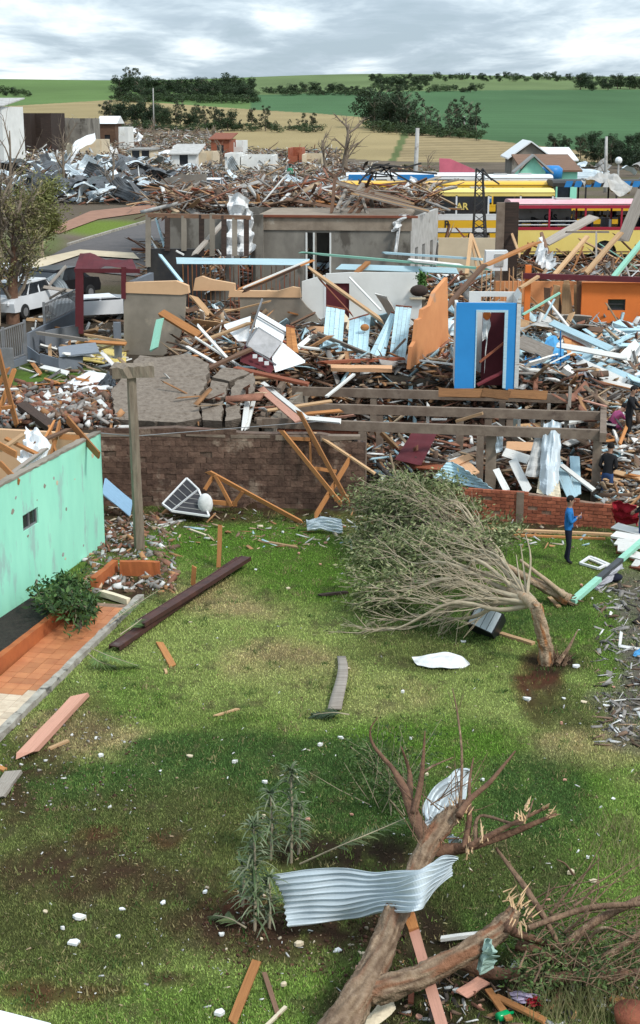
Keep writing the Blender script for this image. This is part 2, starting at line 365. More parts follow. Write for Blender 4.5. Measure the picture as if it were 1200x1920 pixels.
# unit planks (x 0..1, y z +-0.5) with broken ends
def unit_plank(seed, jag):
    rr = random.Random(seed); m = MB(); n = 3; vs = []
    for i in range(n + 1):
        bow = 0.25 * math.sin(math.pi * i / n) * rr.uniform(-1, 1)
        for (y, z) in ((-.5, -.5), (.5, -.5), (.5, .5), (-.5, .5)):
            x = i / n
            if i in (0, n): x += rr.uniform(-jag, jag)
            vs.append((x, y + rr.uniform(-.04, .04), z + bow * 0.4 + rr.uniform(-.05, .05)))
    fs = [(3, 2, 1, 0), (n * 4, n * 4 + 1, n * 4 + 2, n * 4 + 3)]
    for i in range(n):
        for k in range(4):
            k2 = (k + 1) % 4; fs.append((i * 4 + k, i * 4 + k2, i * 4 + 4 + k2, i * 4 + 4 + k))
    m.add(vs, fs); return m
PLANKS = {}
def plank_mesh(mat):
    k = (mat, R.randrange(4))
    if k not in PLANKS: PLANKS[k] = unit_plank(hash(k[1]) + 5, (0.008, 0.035, 0.06, 0.09)[k[1]]).mesh('plank', mat)
    return PLANKS[k]
def plank(a, b, wd, ht, mat, label=None, group=None, roll=0.0, name='plank', cat='plank', parent=None):
    a, b = Vector(a), Vector(b)
    o = bpy.data.objects.new(name, plank_mesh(mat)); col.objects.link(o)
    M = Matrix.Translation(a) @ frame(a, b, roll).to_4x4() @ Matrix.Diagonal((max((b - a).length, 0.05), wd, ht, 1))
    if parent is not None:
        o.parent = parent; o.matrix_parent_inverse = PMAT[parent.name].inverted(); o.matrix_basis = M
        if label: o['label'] = label
    else:
        o.matrix_basis = M; tag(o, label, cat, group, 'thing')
    return o
def corr_sheet(name, corners, mat, label, cat='roof sheet', group=None, waves=8, amp=0.02, crumple=0.05, nu=None, nv=8, parent=None, fold=0.0, seed=None):
    """corrugated sheet through 4 corners (a b c d), ribs running a->b"""
    rr = random.Random(seed if seed is not None else R.random()); a, b, c, d = (Vector(q) for q in corners)
    nrm = (b - a).cross(d - a).normalized(); nu2 = nu or 10; nvv = waves * 3
    ph = [rr.uniform(0, 6.28) for _ in range(6)]
    def fn(s, t):
        q = (a * (1 - s) + b * s) * (1 - t) + (d * (1 - s) + c * s) * t
        h = amp * math.sin(t * waves * 2 * math.pi)
        h += crumple * (math.sin(3.1 * s * 2 + ph[0]) * math.sin(2.2 * t * 2 + ph[1]) + 0.5 * math.sin(9 * s + 4 * t + ph[2]) + 0.3 * math.sin(17 * s - 9 * t + ph[3]))
        h += fold * abs(s - 0.5)
        return q + nrm * h
    m = MB(); m.grid(fn, nu2, nvv)
    o = m.build(name, mat, parent, smooth=False, thick=0.006)
    if parent is None: tag(o, label, cat, group, 'thing')
    return o
# ------------------------------------------------------------------ colours of the ground, with the shade of gaps put in under the rubble
def vnoise(x, y, s, seed):
    rs = np.random.RandomState(seed); g = rs.rand(64, 64)
    fx, fy = x / s + seed * 7.3, y / s + seed * 3.1
    ix, iy = np.floor(fx).astype(int), np.floor(fy).astype(int); ax, ay = fx - ix, fy - iy
    ax = ax * ax * (3 - 2 * ax); ay = ay * ay * (3 - 2 * ay)
    q = lambda i, j: g[np.mod(i, 64), np.mod(j, 64)]
    return (q(ix, iy) * (1 - ax) + q(ix + 1, iy) * ax) * (1 - ay) + (q(ix, iy + 1) * (1 - ax) + q(ix + 1, iy + 1) * ax) * ay
GREEN = (0.125, 0.19, 0.042); DARK = (0.06, 0.112, 0.03); BRIGHT = (0.105, 0.195, 0.03); DRY = (0.265, 0.315, 0.098); TAN = (0.36, 0.30, 0.145); OLIVE = (0.095, 0.108, 0.036); SOIL = (0.085, 0.05, 0.031); RSOIL = (0.12, 0.052, 0.03); GREY = (0.2, 0.175, 0.145); DKSOIL = (0.048, 0.033, 0.021)
PATCH = [  # u, v, half sizes (pixels of the photograph, projected onto the lawn), colour, strength
    (500, 1200, 380, 110, DRY, .75), (330, 1290, 330, 90, DRY, .6), (760, 1310, 280, 70, DRY, .6), (440, 1120, 120, 46, TAN, .9), (540, 1255, 120, 50, TAN, .85), (150, 1375, 130, 45, TAN, .85), (700, 1300, 120, 36, TAN, .6), (860, 1370, 90, 30, TAN, .5),
    (620, 1150, 80, 40, DRY, .5), (1090, 1390, 140, 60, TAN, .75), (900, 1340, 150, 40, DRY, .7), (600, 1290, 180, 40, DRY, .6), (300, 1420, 60, 18, TAN, .6),
    (420, 1010, 200, 45, BRIGHT, .9), (560, 1080, 130, 60, BRIGHT, .8), (790, 1385, 190, 50, BRIGHT, .95), (250, 1300, 90, 60, BRIGHT, .5), (1120, 1180, 80, 80, BRIGHT, .5), (1000, 1060, 120, 60, BRIGHT, .5), (1080, 1470, 60, 60, BRIGHT, .6),
    (450, 1450, 330, 70, DARK, 1), (150, 1480, 220, 60, DARK, .9), (620, 1500, 200, 80, DARK, .9), (980, 1500, 130, 110, DARK, .9), (850, 1150, 260, 60, DARK, .7), (330, 1400, 120, 30, DARK, .8), (950, 1680, 160, 120, DARK, .7), (640, 1420, 120, 40, DARK, .8),
    (200, 1560, 320, 100, OLIVE, 1), (150, 1720, 340, 120, OLIVE, .95), (900, 1640, 180, 90, OLIVE, .6), (420, 1560, 120, 80, OLIVE, .6), (760, 1220, 130, 40, OLIVE, .5),
    (130, 1630, 150, 65, SOIL, .75), (280, 1660, 130, 45, SOIL, .55), (320, 1575, 40, 18, RSOIL, .6), (185, 1560, 60, 14, RSOIL, .6), (130, 1860, 130, 16, RSOIL, .7), (30, 1845, 60, 22, RSOIL, .8), (50, 1880, 40, 14, RSOIL, .6), (330, 1845, 60, 16, SOIL, .7),
    (430, 1700, 70, 45, RSOIL, 1), (600, 1750, 260, 70, SOIL, .85), (650, 1600, 170, 50, DKSOIL, .9), (780, 1750, 90, 80, DKSOIL, .8), (1010, 1285, 48, 66, RSOIL, 1), (1040, 1240, 60, 25, DKSOIL, .8), (1060, 1330, 90, 40, OLIVE, .7),
    (800, 1890, 190, 60, DKSOIL, 1), (1050, 1850, 230, 60, DKSOIL, .9), (900, 1830, 200, 40, DKSOIL, .8), (450, 1735, 150, 40, SOIL, .7), (560, 1240, 60, 18, SOIL, .2),
    (1185, 1330, 62, 85, GREY, .9), (1205, 1200, 62, 100, GREY, 1), (1140, 1310, 50, 26, GREY, .5), (1190, 1100, 50, 45, GREY, .6),
    (250, 1100, 90, 40, SOIL, .9), (220, 980, 60, 60, SOIL, .9), (480, 960, 260, 26, SOIL, .8), (900, 990, 300, 26, SOIL, .8), (150, 1340, 60, 60, SOIL, .4), (60, 1420, 70, 40, SOIL, .7), (20, 1500, 40, 40, SOIL, .6), (840, 1245, 120, 25, OLIVE, .7)]
def lawn_col(x, y):
    u, v = proj(x, y, 0 * x)
    wob = 26 * (vnoise(x, y, 0.9, 1) - .5) + 40 * (vnoise(x, y, 2.3, 2) - .5) + 14 * (vnoise(x, y, 0.35, 3) - .5)
    base = np.array(GREEN)[None, :] * (0.62 + 0.4 * vnoise(x, y, 1.6, 4) + 0.4 * vnoise(x, y, 0.45, 24) + 0.25 * vnoise(x, y, 0.16, 25))[:, None]
    dr = np.clip((vnoise(x, y, 2.6, 5) - .52) * 3, 0, .6) + np.clip((vnoise(x, y, .6, 26) * .6 + vnoise(x, y, .2, 27) * .5 - .68) * 3, 0, .4); dr = np.clip(dr, 0, .8)[:, None]; base = base * (1 - dr) + np.array(DRY) * dr
    soil = np.zeros(len(x))
    for (pu, pv, a, b, c, s) in PATCH:
        du, dv = (u - pu + wob * (0.4 + a / 150)) / a, (v - pv + wob * (0.25 + b / 120)) / b
        k = min(1, s * 1.12) * np.clip(1.25 - (du * du + dv * dv), 0, 1) ** 0.8
        k = np.clip(k * (0.35 + 1.3 * (0.5 * vnoise(x, y, 0.3, 9) + 0.5 * vnoise(x, y, 0.11, 10))), 0, 1)
        base = base * (1 - k[:, None]) + np.array(c) * k[:, None]
        if c in (SOIL, RSOIL, GREY, DKSOIL): soil = np.maximum(soil * (1 - 0 * k), k)
        elif c in (DARK, BRIGHT): soil = soil * (1 - 0.5 * k)
    br = np.clip((vnoise(x, y, .5, 28) * .55 + vnoise(x, y, .13, 29) * .5 - .70) * 4, 0, .6); base = base * (1 - br[:, None]) + np.array((.11, .095, .05)) * br[:, None]
    return base, np.clip(np.maximum(soil, br * .8), 0, 1)
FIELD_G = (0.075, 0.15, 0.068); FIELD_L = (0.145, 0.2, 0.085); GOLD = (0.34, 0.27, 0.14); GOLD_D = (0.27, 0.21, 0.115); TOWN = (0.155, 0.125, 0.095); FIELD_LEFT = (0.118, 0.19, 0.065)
def town_col(x, y, z):
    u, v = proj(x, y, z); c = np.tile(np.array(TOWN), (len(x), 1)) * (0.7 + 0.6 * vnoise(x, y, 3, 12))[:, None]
    gr = np.clip((vnoise(x, y, 6, 13) - .6) * 4, 0, .5)[:, None]; c = c * (1 - gr) + np.array((0.12, 0.12, 0.05)) * gr
    far = y > 190
    def put(mask, cc): c[mask] = np.array(cc)
    line = np.interp(u, [-400, 0, 215, 480, 600, 690, 760, 910, 1130, 1600], [205, 200, 187, 206, 213, 221, 246, 262, 287, 320])
    gold_low = np.interp(u, [-400, 0, 60, 400, 420, 690, 1130, 1600], [225, 222, 215, 246, 285, 300, 318, 330])
    put(far & (v >= line) & (v < gold_low), GOLD)
    dia = (u - 760) + (v - 250) * 0.45
    m = far & (v >= line) & (v < gold_low) & (dia > 0); st = 0.86 + 0.2 * (np.sin((v * 1.0 + u * 0.02) * 1.3) > 0)
    c[m] = (np.array(GOLD_D) * st[m][:, None] * 1.15)
    m = far & (v >= line) & (v < gold_low) & (np.abs(dia) < 7); put(m, (0.12, 0.15, 0.06))
    m = far & (v < line); put(m, FIELD_G)
    edge = np.interp(u, [480, 700, 950, 1200], [178, 172, 169, 168])
    m = far & (v < line) & (v < edge) & (u > 470); put(m, FIELD_L)
    m = far & (v < line) & (u <= 470); put(m, FIELD_LEFT)
    k = far & (v < line)
    c[k] *= (0.86 + 0.28 * vnoise(x, y, 60, 15) + 0.12 * (vnoise(x, y * 0.3, 9, 16) - .5))[k][:, None]
    k = far & (v >= line); c[k] *= (0.9 + 0.25 * vnoise(x, y, 14, 17))[k][:, None]
    gap_shade = np.clip((76 - y) / 14, 0, 1)[:, None] * (y > 38)[:, None]; c[:] = c * (1 - gap_shade * .55)  # ground colour darkened under the rubble to stand in for shaded gaps
    k = far & (v < line); c[k] *= (1 + .05 * np.sin(y * .45 + x * .06) + .10 * (vnoise(x * .4, y, 7, 18) - .5))[k][:, None]
    # green verge and town lawns
    for (pu, pv, a, b, cc) in ((205, 428, 100, 16, (0.15, 0.21, 0.04)), (100, 710, 95, 32, (0.09, 0.15, 0.03)), (60, 455, 60, 30, (0.13, 0.15, 0.06))):
        k = np.clip(1.4 - ((u - pu) / a) ** 2 - ((v - pv) / b) ** 2, 0, 1)[:, None] * (y > 39)[:, None]
        c[:] = c * (1 - k) + np.array(cc) * k
    return c
# ------------------------------------------------------------------ the ground: one sheet out past the skyline
ys = np.concatenate([np.arange(-30, 10, 4.0), np.arange(10, 38, 0.25), np.arange(38, 50, 0.2), np.arange(50, 100, 0.6), np.geomspace(100, 200, 60)[:-0 or None], np.geomspace(203, 1000, 190), np.geomspace(1020, 5000, 18)])
xa = np.linspace(-0.24, 0.24, 260)                       # columns fan out with distance beyond the lawn
def gx(y):
    half = np.maximum(np.abs(y), 26)
    base = xa * half
    return np.concatenate([[-9.0 * half, -3 * half, -1.2 * half, -0.5 * half, -0.32 * half], base, [0.32 * half, 0.5 * half, 1.2 * half, 3 * half, 9.0 * half]])
X = np.array([gx(y) for y in ys]); Y = np.repeat(ys[:, None], X.shape[1], 1)
Zt = ground_np(X, Y)
xf, yf, zf = X.ravel(), Y.ravel(), Zt.ravel()
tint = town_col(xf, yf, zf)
lawn = (yf < wall_line(xf) + 0.3)
lc, ls = lawn_col(xf, yf); tint[lawn] = lc[lawn] * 0.6
nr, nc = X.shape
ii = np.arange((nr - 1) * (nc - 1)); r_, c_ = ii // (nc - 1), ii % (nc - 1); a_ = r_ * nc + c_
faces = np.stack([a_, a_ + 1, a_ + nc + 1, a_ + nc], 1).ravel()
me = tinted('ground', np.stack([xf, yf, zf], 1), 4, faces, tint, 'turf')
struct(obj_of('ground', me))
# grass blades on the lawn
NB = 520000
gy = 14.6 + (40.5 - 14.6) * NR.rand(NB) ** 1.15
gxv = (NR.rand(NB) * 2 - 1) * (gy * 0.275 + 0.7)
k = gy < wall_line(gxv) - 0.1; gxv, gy = gxv[k], gy[k]
bc, bs_ = lawn_col(gxv, gy)
# the tiled path, planter and house stand where there is no grass
q0, q1 = G(0, 1395), G(255, 1125); dirk = (q1 - q0); nx_, ny_ = -dirk.y, dirk.x
side = (gxv - q0.x) * nx_ + (gy - q0.y) * ny_
keep = (NR.rand(len(gxv)) > bs_ * 0.93) & ~((side > -0.02) & (gy < G(0, 1095).y))
gxv, gy, bc = gxv[keep], gy[keep], bc[keep]; n = len(gxv)
ht = (0.016 + 0.026 * NR.rand(n)) * (0.7 + 0.7 * vnoise(gxv, gy, 0.7, 21)); wd = 0.006 + 0.006 * NR.rand(n)
th = NR.rand(n) * 6.283; ln = NR.rand(n) * 0.03; lt = NR.rand(n) * 6.283
v0 = np.stack([gxv - np.cos(th) * wd, gy - np.sin(th) * wd, np.zeros(n)], 1); v1 = np.stack([gxv + np.cos(th) * wd, gy + np.sin(th) * wd, np.zeros(n)], 1)
v2 = np.stack([gxv + ln * np.cos(lt), gy + ln * np.sin(lt), ht], 1)
V = np.stack([v0, v1, v2], 1).reshape(-1, 3)
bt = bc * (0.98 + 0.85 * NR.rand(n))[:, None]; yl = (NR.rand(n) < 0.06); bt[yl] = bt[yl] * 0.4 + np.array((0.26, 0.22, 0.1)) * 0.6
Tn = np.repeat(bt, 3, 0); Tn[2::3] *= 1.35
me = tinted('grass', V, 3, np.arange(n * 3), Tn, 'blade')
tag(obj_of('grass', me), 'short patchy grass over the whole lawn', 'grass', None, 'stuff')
# ------------------------------------------------------------------ road, lane
def ribbon(name, left, right, mat, dz, nsub=6):
    m = MB(); L = [hit(*q) for q in left]; Rr = [hit(*q) for q in right]
    for i in range(len(L) - 1):
        for k in range(nsub):
            f0, f1 = k / nsub, (k + 1) / nsub
            def row(f):
                a, b = L[i].lerp(L[i + 1], f), Rr[i].lerp(Rr[i + 1], f)
                o = []
                for q in range(9):
                    p = a.lerp(b, q / 8); p.z = ground(p.x, p.y) + dz; o.append(p)
                return o
            r0, r1 = row(f0), row(f1); m.add(r0 + r1, [(q, q + 1, q + 10, q + 9) for q in range(8)])
    return struct(m.build(name, mat))
ribbon('street', [(60, 500), (130, 462), (215, 436), (300, 412), (420, 392)], [(260, 520), (290, 484), (330, 455), (400, 430), (480, 405)], 'asphalt', 0.05)
ribbon('dirt_lane', [(90, 432), (170, 397), (290, 384), (420, 374)], [(110, 440), (185, 412), (300, 396), (430, 384)], 'dirt_lane', 0.06)
ribbon('pavement', [(60, 492), (150, 472), (250, 478)], [(60, 512), (150, 482), (262, 490)], 'cream_paint', 0.12)
m = MB(); L = [hit(u, v) for (u, v) in ((128, 461), (172, 447), (215, 434), (258, 422), (300, 410))]
for a, b in zip(L, L[1:]): m.bar(a + Vector((0, 0, .06)), b + Vector((0, 0, .06)), .18, .16)
struct(m.build('kerb', 'kerb_stone'))
# ------------------------------------------------------------------ trees of the far country
def crown_mesh(seed, kind):
    rs = np.random.RandomState(seed)
    if kind == 'round': cl = [(rs.uniform(-3, 3), rs.uniform(-3, 3), rs.uniform(1.3, 8.6), rs.uniform(1.2, 2.2)) for _ in range(19)]
    elif kind == 'tall': cl = [(rs.normal(0, .35 + 1.3 * (1 - t)), rs.normal(0, .35 + 1.3 * (1 - t)), 1.5 + 11 * t, 1.5 * (1.05 - .62 * t)) for t in np.linspace(0, 1, 13)]
    elif kind == 'ragged': cl = [(rs.uniform(-2, 2), rs.uniform(-2, 2), rs.uniform(1.5, 10), rs.uniform(.5, 1.4)) for _ in range(17)]
    else: cl = [(rs.uniform(-1.8, 1.8), rs.uniform(-1.8, 1.8), rs.uniform(.5, 2.6), rs.uniform(.6, 1.1)) for _ in range(10)]
    V, T = [], []
    base = dict(round=(0.035, 0.06, 0.024), tall=(0.048, 0.068, 0.034), ragged=(0.05, 0.065, 0.03), bush=(0.05, 0.085, 0.028))[kind]
    for (x, y, z, r) in cl:
        n = int(60 * r * r) + 40; d = rs.normal(size=(n, 3)); d /= np.linalg.norm(d, axis=1)[:, None]
        c = np.array((x, y, z)) + d * r * rs.uniform(.5, 1.05, (n, 1)) * np.array((1, 1, .8))
        a = rs.normal(size=(n, 3)); a /= np.linalg.norm(a, axis=1)[:, None]; b = np.cross(a, rs.normal(size=(n, 3))); b /= np.linalg.norm(b, axis=1)[:, None]
        s = rs.uniform(.10, .34, (n, 1)) * rs.uniform(.7, 1.25) * (1.0 if kind != 'bush' else .7)
        q = np.stack([c - a * s, c + b * s * .6, c + a * s, c - b * s * .6], 1); V.append(q.reshape(-1, 3))
        tt = np.array(base) * rs.uniform(.7, 1.35) * rs.uniform(.75, 1.3, (n, 1)); T.append(np.repeat(tt, 4, 0))
    V = np.concatenate(V); T = np.concatenate(T)
    return tinted('crown', V, 4, np.arange(len(V)), T, 'leaf')
CROWN = {k: [crown_mesh(i + 40 * j, k) for i in range(4)] for j, k in enumerate(('round', 'tall', 'ragged', 'bush'))}
def trunk_mesh(seed, h, r):
    rr = random.Random(seed); m = MB()
    P = [Vector((rr.uniform(-.2, .2) * i, rr.uniform(-.2, .2) * i, -0.6 + (h + .6) * i / 5)) for i in range(6)]
    m.tube(P, [r * (1 - .14 * i) for i in range(6)], 6)
    for _ in range(5):
        i = rr.randrange(2, 5); a = rr.uniform(0, 6.28); d = Vector((math.cos(a), math.sin(a), .8))
        m.tube([P[i], P[i] + d * h * .14, P[i] + d * h * .26 + Vector((0, 0, .3))], [r * .45, r * .3, r * .12], 4)
    return m.mesh('trunk', 'bark_grey', True)
TRUNK = {'round': [trunk_mesh(i, 7, .3) for i in range(3)], 'tall': [trunk_mesh(i + 5, 11, .24) for i in range(3)], 'ragged': [trunk_mesh(i + 9, 9.5, .26) for i in range(3)], 'bush': [trunk_mesh(i + 13, 2, .1) for i in range(3)]}
NAME = {'round': 'broadleaf_tree', 'tall': 'tall_tree', 'ragged': 'torn_tree', 'bush': 'bush'}
def far_tree(u, v, hpx, kind, label, group, wide=1.0, Y=None):
    hpx *= .88; p = hit(u, v) if Y is None else VY(u, v, Y)
    dist = p.y; h = hpx * dist / FOC
    hh = {'round': 10.3, 'tall': 13.3, 'ragged': 11, 'bush': 3.4}[kind]; s = h / hh
    t = thing(NAME[kind], label, 'tree' if kind != 'bush' else 'bush', p, group)
    rz = R.uniform(0, 6.28)
    for nm, lst in (('trunk', TRUNK[kind]), ('crown', CROWN[kind])):
        o = bpy.data.objects.new(nm, R.choice(lst)); col.objects.link(o); o.parent = t
        o.scale = (s * wide, s * wide, s); o.rotation_euler = (0, 0, rz)
def wood_row(n, u0, u1, v0, v1, h0, h1, kinds, label, group, wide=1.1):
    for i in range(n):
        f = (i + R.uniform(.15, .85)) / n; u = u0 + (u1 - u0) * f
        far_tree(u, (v0 + (v1 - v0) * f if isinstance(v0, (int, float)) else 0) + R.uniform(-3, 3), R.uniform(h0, h1), R.choice(kinds), fit('%s, %s from the left' % (label, ORD[i]), label) if n <= 20 else label, group, wide * R.uniform(.85, 1.25))
wood_row(20, 218, 480, 172, 176, 26, 40, ['round'], 'dark green tree in the dense wood on the ridge left of centre', 'trees of the ridge wood left of centre', 1.3)
wood_row(16, 218, 478, 188, 190, 24, 38, ['round'], 'dark green tree along the lower edge of the ridge wood', 'trees at the lower edge of the ridge wood', 1.3)
wood_row(26, 216, 482, 190, 192, 12, 20, ['bush'], 'dark shrub at the foot of the ridge wood', 'shrubs at the foot of the ridge wood', 1.8)
wood_row(18, 500, 690, 176, 178, 8, 14, ['bush'], 'dark shrub in the hedgerow between the green fields', 'shrubs of the hedgerow between the fields', 2.0)
wood_row(3, 232, 262, 168, 168, 38, 46, ['ragged'], 'thin ragged tree sticking up from the ridge wood', 'ragged trees above the ridge wood', .8)
wood_row(20, 190, 430, 226, 244, 34, 54, ['ragged', 'round'], 'storm torn tree in the belt beside the golden stubble field', 'torn trees beside the golden stubble field', 1.1)
wood_row(9, 440, 600, 243, 245, 22, 62, ['ragged'], 'sparse stripped tree standing on the edge of the golden stubble field', 'stripped trees on the edge of the stubble field', .8)
wood_row(24, 180, 600, 244, 247, 10, 20, ['bush'], 'dark bush along the foot of the torn tree belt', 'bushes at the foot of the torn tree belt', 1.6)
wood_row(8, 692, 765, 240, 246, 62, 92, ['round', 'tall'], 'tall broad tree in the grove by the golden field', 'broad trees of the grove by the golden field', 1.0)
wood_row(11, 745, 905, 245, 260, 50, 82, ['tall'], 'tall spindly tree in the grove by the golden field', 'spindly trees of the grove by the golden field', 1.15)
wood_row(14, 695, 905, 246, 262, 18, 30, ['bush'], 'green bush under the grove by the golden field', 'bushes under the grove', 1.5)
wood_row(12, 500, 690, 174, 176, 13, 25, ['round'], 'dark tree in the hedgerow between the green fields', 'trees of the hedgerow between the green fields', 1.4)
wood_row(15, 700, 905, 171, 172, 10, 20, ['round', 'bush'], 'small tree in the hedgerow across the green hill', 'small trees of the hedgerow across the hill', 1.5)
wood_row(10, 700, 800, 163, 160, 12, 22, ['round'], 'round tree on the slope behind the grove', 'round trees on the slope behind the grove', 1.3)
wood_row(44, 690, 1075, 152, 150, 8, 17, ['round', 'round', 'bush'], 'small dark tree on the skyline', 'trees on the skyline', 1.3)
wood_row(10, 1080, 1215, 168, 169, 22, 36, ['round'], 'dark tree in the wood at the top of the green field', 'trees of the wood at the top of the green field', 1.3)
wood_row(7, -10, 52, 178, 179, 10, 20, ['round', 'bush'], 'dark tree in the clump on the left hand field', 'trees of the clump on the left hand field', 1.3)
wood_row(8, 1030, 1210, 276, 276, 22, 40, ['round'], 'green tree in the belt behind the grey gabled house', 'trees of the belt behind the gabled house', 1.2)
wood_row(12, 1085, 1215, 300, 318, 30, 58, ['round', 'ragged'], 'leafy tree on the town edge beside the concrete power pole', 'leafy trees on the town edge by the power pole', 1.1)
wood_row(5, 1030, 1130, 312, 318, 10, 22, ['bush'], 'low bush beside the gabled house', 'low bushes beside the gabled house', 1.5)
for (u, v, h, k, lb) in ((62, 440, 0, 0, 0),): pass
# ------------------------------------------------------------------ walls
class Pl:
    def __init__(s, P, ang, depth=False):
        a = math.radians(ang); s.P = Vector(P)
        s.d = Vector((math.sin(a), math.cos(a), 0)) if depth else Vector((math.cos(a), -math.sin(a), 0))
        s.n = Vector((-s.d.y, s.d.x, 0))          # points away from the camera for front walls
    def at(s, u, v):
        r = ray(u, v); o = Vector((0, 0, CAM_H)); t = (s.P - o).dot(s.n) / r.dot(s.n); return o + r * t
    def sz(s, u, v):
        p = s.at(u, v); return ((p - s.P).dot(s.d), p.z)
    def pos(s, q, z, off=0.0): return Vector((s.P.x, s.P.y, 0)) + s.d * q + s.n * off + Vector((0, 0, z))
def cut_wall(mb, pl, s0, s1, z0, z1, holes, th, off=0.0):
    ss = sorted({s0, s1, *[min(max(h[0], s0), s1) for h in holes], *[min(max(h[1], s0), s1) for h in holes]})
    for a, b in zip(ss, ss[1:]):
        if b - a < 1e-4: continue
        mid = (a + b) / 2; hs = sorted([(h[2], h[3]) for h in holes if h[0] <= mid <= h[1]]); z = z0
        for h in hs + [(z1, z1)]:
            if h[0] - z > 1e-4: mb.prism([pl.pos(a, z, off), pl.pos(b, z, off), pl.pos(b, h[0], off), pl.pos(a, h[0], off)], pl.n * th)
            z = max(z, h[1])
def poly_wall(mb, pl, uvs, th): mb.prism([pl.at(u, v) for u, v in uvs], pl.n * th)
def brick_mesh(mat, seed):
    rr = random.Random(seed); m = MB(); x, y, z = .5, .5, .5; c = .05; vs = []
    for sx in (-1, 1):
        for sy in (-1, 1):
            for sz_ in (-1, 1): vs.append((sx * x + rr.uniform(-.03, .03), sy * y * (1 - (.1 if sy < 0 else 0)) + rr.uniform(-.05, .05), sz_ * z + rr.uniform(-.05, .05)))
    m.add(vs, [(0, 1, 3, 2), (4, 6, 7, 5), (0, 4, 5, 1), (2, 3, 7, 6), (0, 2, 6, 4), (1, 5, 7, 3)])
    return m.mesh('brick', mat)
BRK = {}
def brick(pl, s, z, L, h, mat, parent, off=0.0, d=.1, rot=0.0):
    k = (mat, R.randrange(5))
    if k not in BRK: BRK[k] = brick_mesh(mat, k[1] + 3)
    o = bpy.data.objects.new('brick', BRK[k]); col.objects.link(o); o.parent = parent; o.matrix_parent_inverse = PMAT[parent.name].inverted()
    rm = Matrix((pl.d, pl.n, Vector((0, 0, 1)))).transposed().to_4x4()
    o.matrix_basis = Matrix.Translation(pl.pos(s, z, off)) @ rm @ Matrix.Rotation(rot, 4, 'Y') @ Matrix.Diagonal((L, d, h, 1))
def brick_wall(pl, s0, s1, z0, top, L, h, mat, parent, core='joint', th=.2, gap=.014, miss=0.0, limit=300, coremiss=0.0):
    m = MB(); zz = z0; row = 0; pts = [pl.pos(s0, z0 - .3, .025)] + [pl.pos(s1, z0 - .3, .025)]
    N = 24
    pts += [pl.pos(s1 + (s0 - s1) * i / N, top(s1 + (s0 - s1) * i / N) - .03, .025) for i in range(N + 1)]
    m.prism(pts, pl.n * th); m.build('wall_core', core, parent)
    cnt = 0
    while True:
        s = s0 - (L * .5 if row % 2 else 0); any_ = False
        while s < s1 - .03:
            a, b = max(s, s0), min(s + L - gap, s1); s += L
            if b - a < .05: continue
            if zz + h * .6 > top((a + b) / 2): continue
            any_ = True
            if R.random() < miss: continue
            if cnt < limit: brick(pl, (a + b) / 2, zz + h / 2, b - a, h - gap, mat, parent, off=.05 - R.uniform(0, .018), d=.1); cnt += 1
        zz += h; row += 1
        if not any_ or row > 40: break
# ---- green house
AX = ray(1300, 215); AX.z = 0; AX.normalize(); HA = math.degrees(math.atan2(AX.x, AX.y)); BX = Vector((AX.y, -AX.x, 0))
Q = G(197, 1020, 0); gh = thing('green_house', 'roofless mint green house with a small window beside the tiled path', 'house', Q)
gp = Pl(Q, HA, True); ztop = VY(190, 812, Q.y).z
sa, za = gp.sz(44, 998); sb, zb_ = gp.sz(71, 950)
m = MB(); gp.n = -BX
cut_wall(m, gp, -13, 0, -.15, ztop, [(sa, sb, za, zb_)], .16); m.build('side_wall', 'mint_paint', gh)
GHT = (gp.pos(-13, ztop + .002, .08), gp.pos(0, ztop + .002, .08))
m = MB()
for q in ((sa, za, sa + .04, zb_), (sb - .04, za, sb, zb_), (sa, za, sb, za + .04), (sa, zb_ - .04, sb, zb_), ((sa + sb) / 2 - .02, za, (sa + sb) / 2 + .02, zb_)):
    m.prism([gp.pos(q[0], q[1], .04), gp.pos(q[2], q[1], .04), gp.pos(q[2], q[3], .04), gp.pos(q[0], q[3], .04)], gp.n * .06)
wf = m.build('window', 'steel', gh)
m = MB(); m.prism([gp.pos(sa, za, .07), gp.pos(sb, za, .07), gp.pos(sb, zb_, .07), gp.pos(sa, zb_, .07)], gp.n * .01); PMAT[wf.name] = Matrix.Identity(4); m.build('pane', 'glass_dark', wf)
bp = Pl(Q + Vector((0, 0, 0)) - AX * .0, 0); bp.d = -BX; bp.n = -AX
m = MB(); cut_wall(m, bp, .161, 9, 0, ztop - .02, [], .15); m.build('rear_wall', 'peach_paint', gh)
m = MB(); cut_wall(m, bp, .161, 6, 0, ztop - .35, [], .13, off=4.2); m.build('inner_wall', 'white_paint', gh)
m = MB(); ip = Pl(Q - BX * 1.9 - AX * 4.4, HA, True); ip.n = -BX; cut_wall(m, ip, -8, 0, 0, ztop - .3, [], .13); m.build('inner_wall', 'peach_paint', gh)
m = MB(); m.box(Q - BX * 4.6 - AX * 5 + Vector((0, 0, .9)), (8.6, 9.5, .1), Matrix.Rotation(-math.radians(HA), 3, 'Z')); m.build('floor', 'concrete', gh)
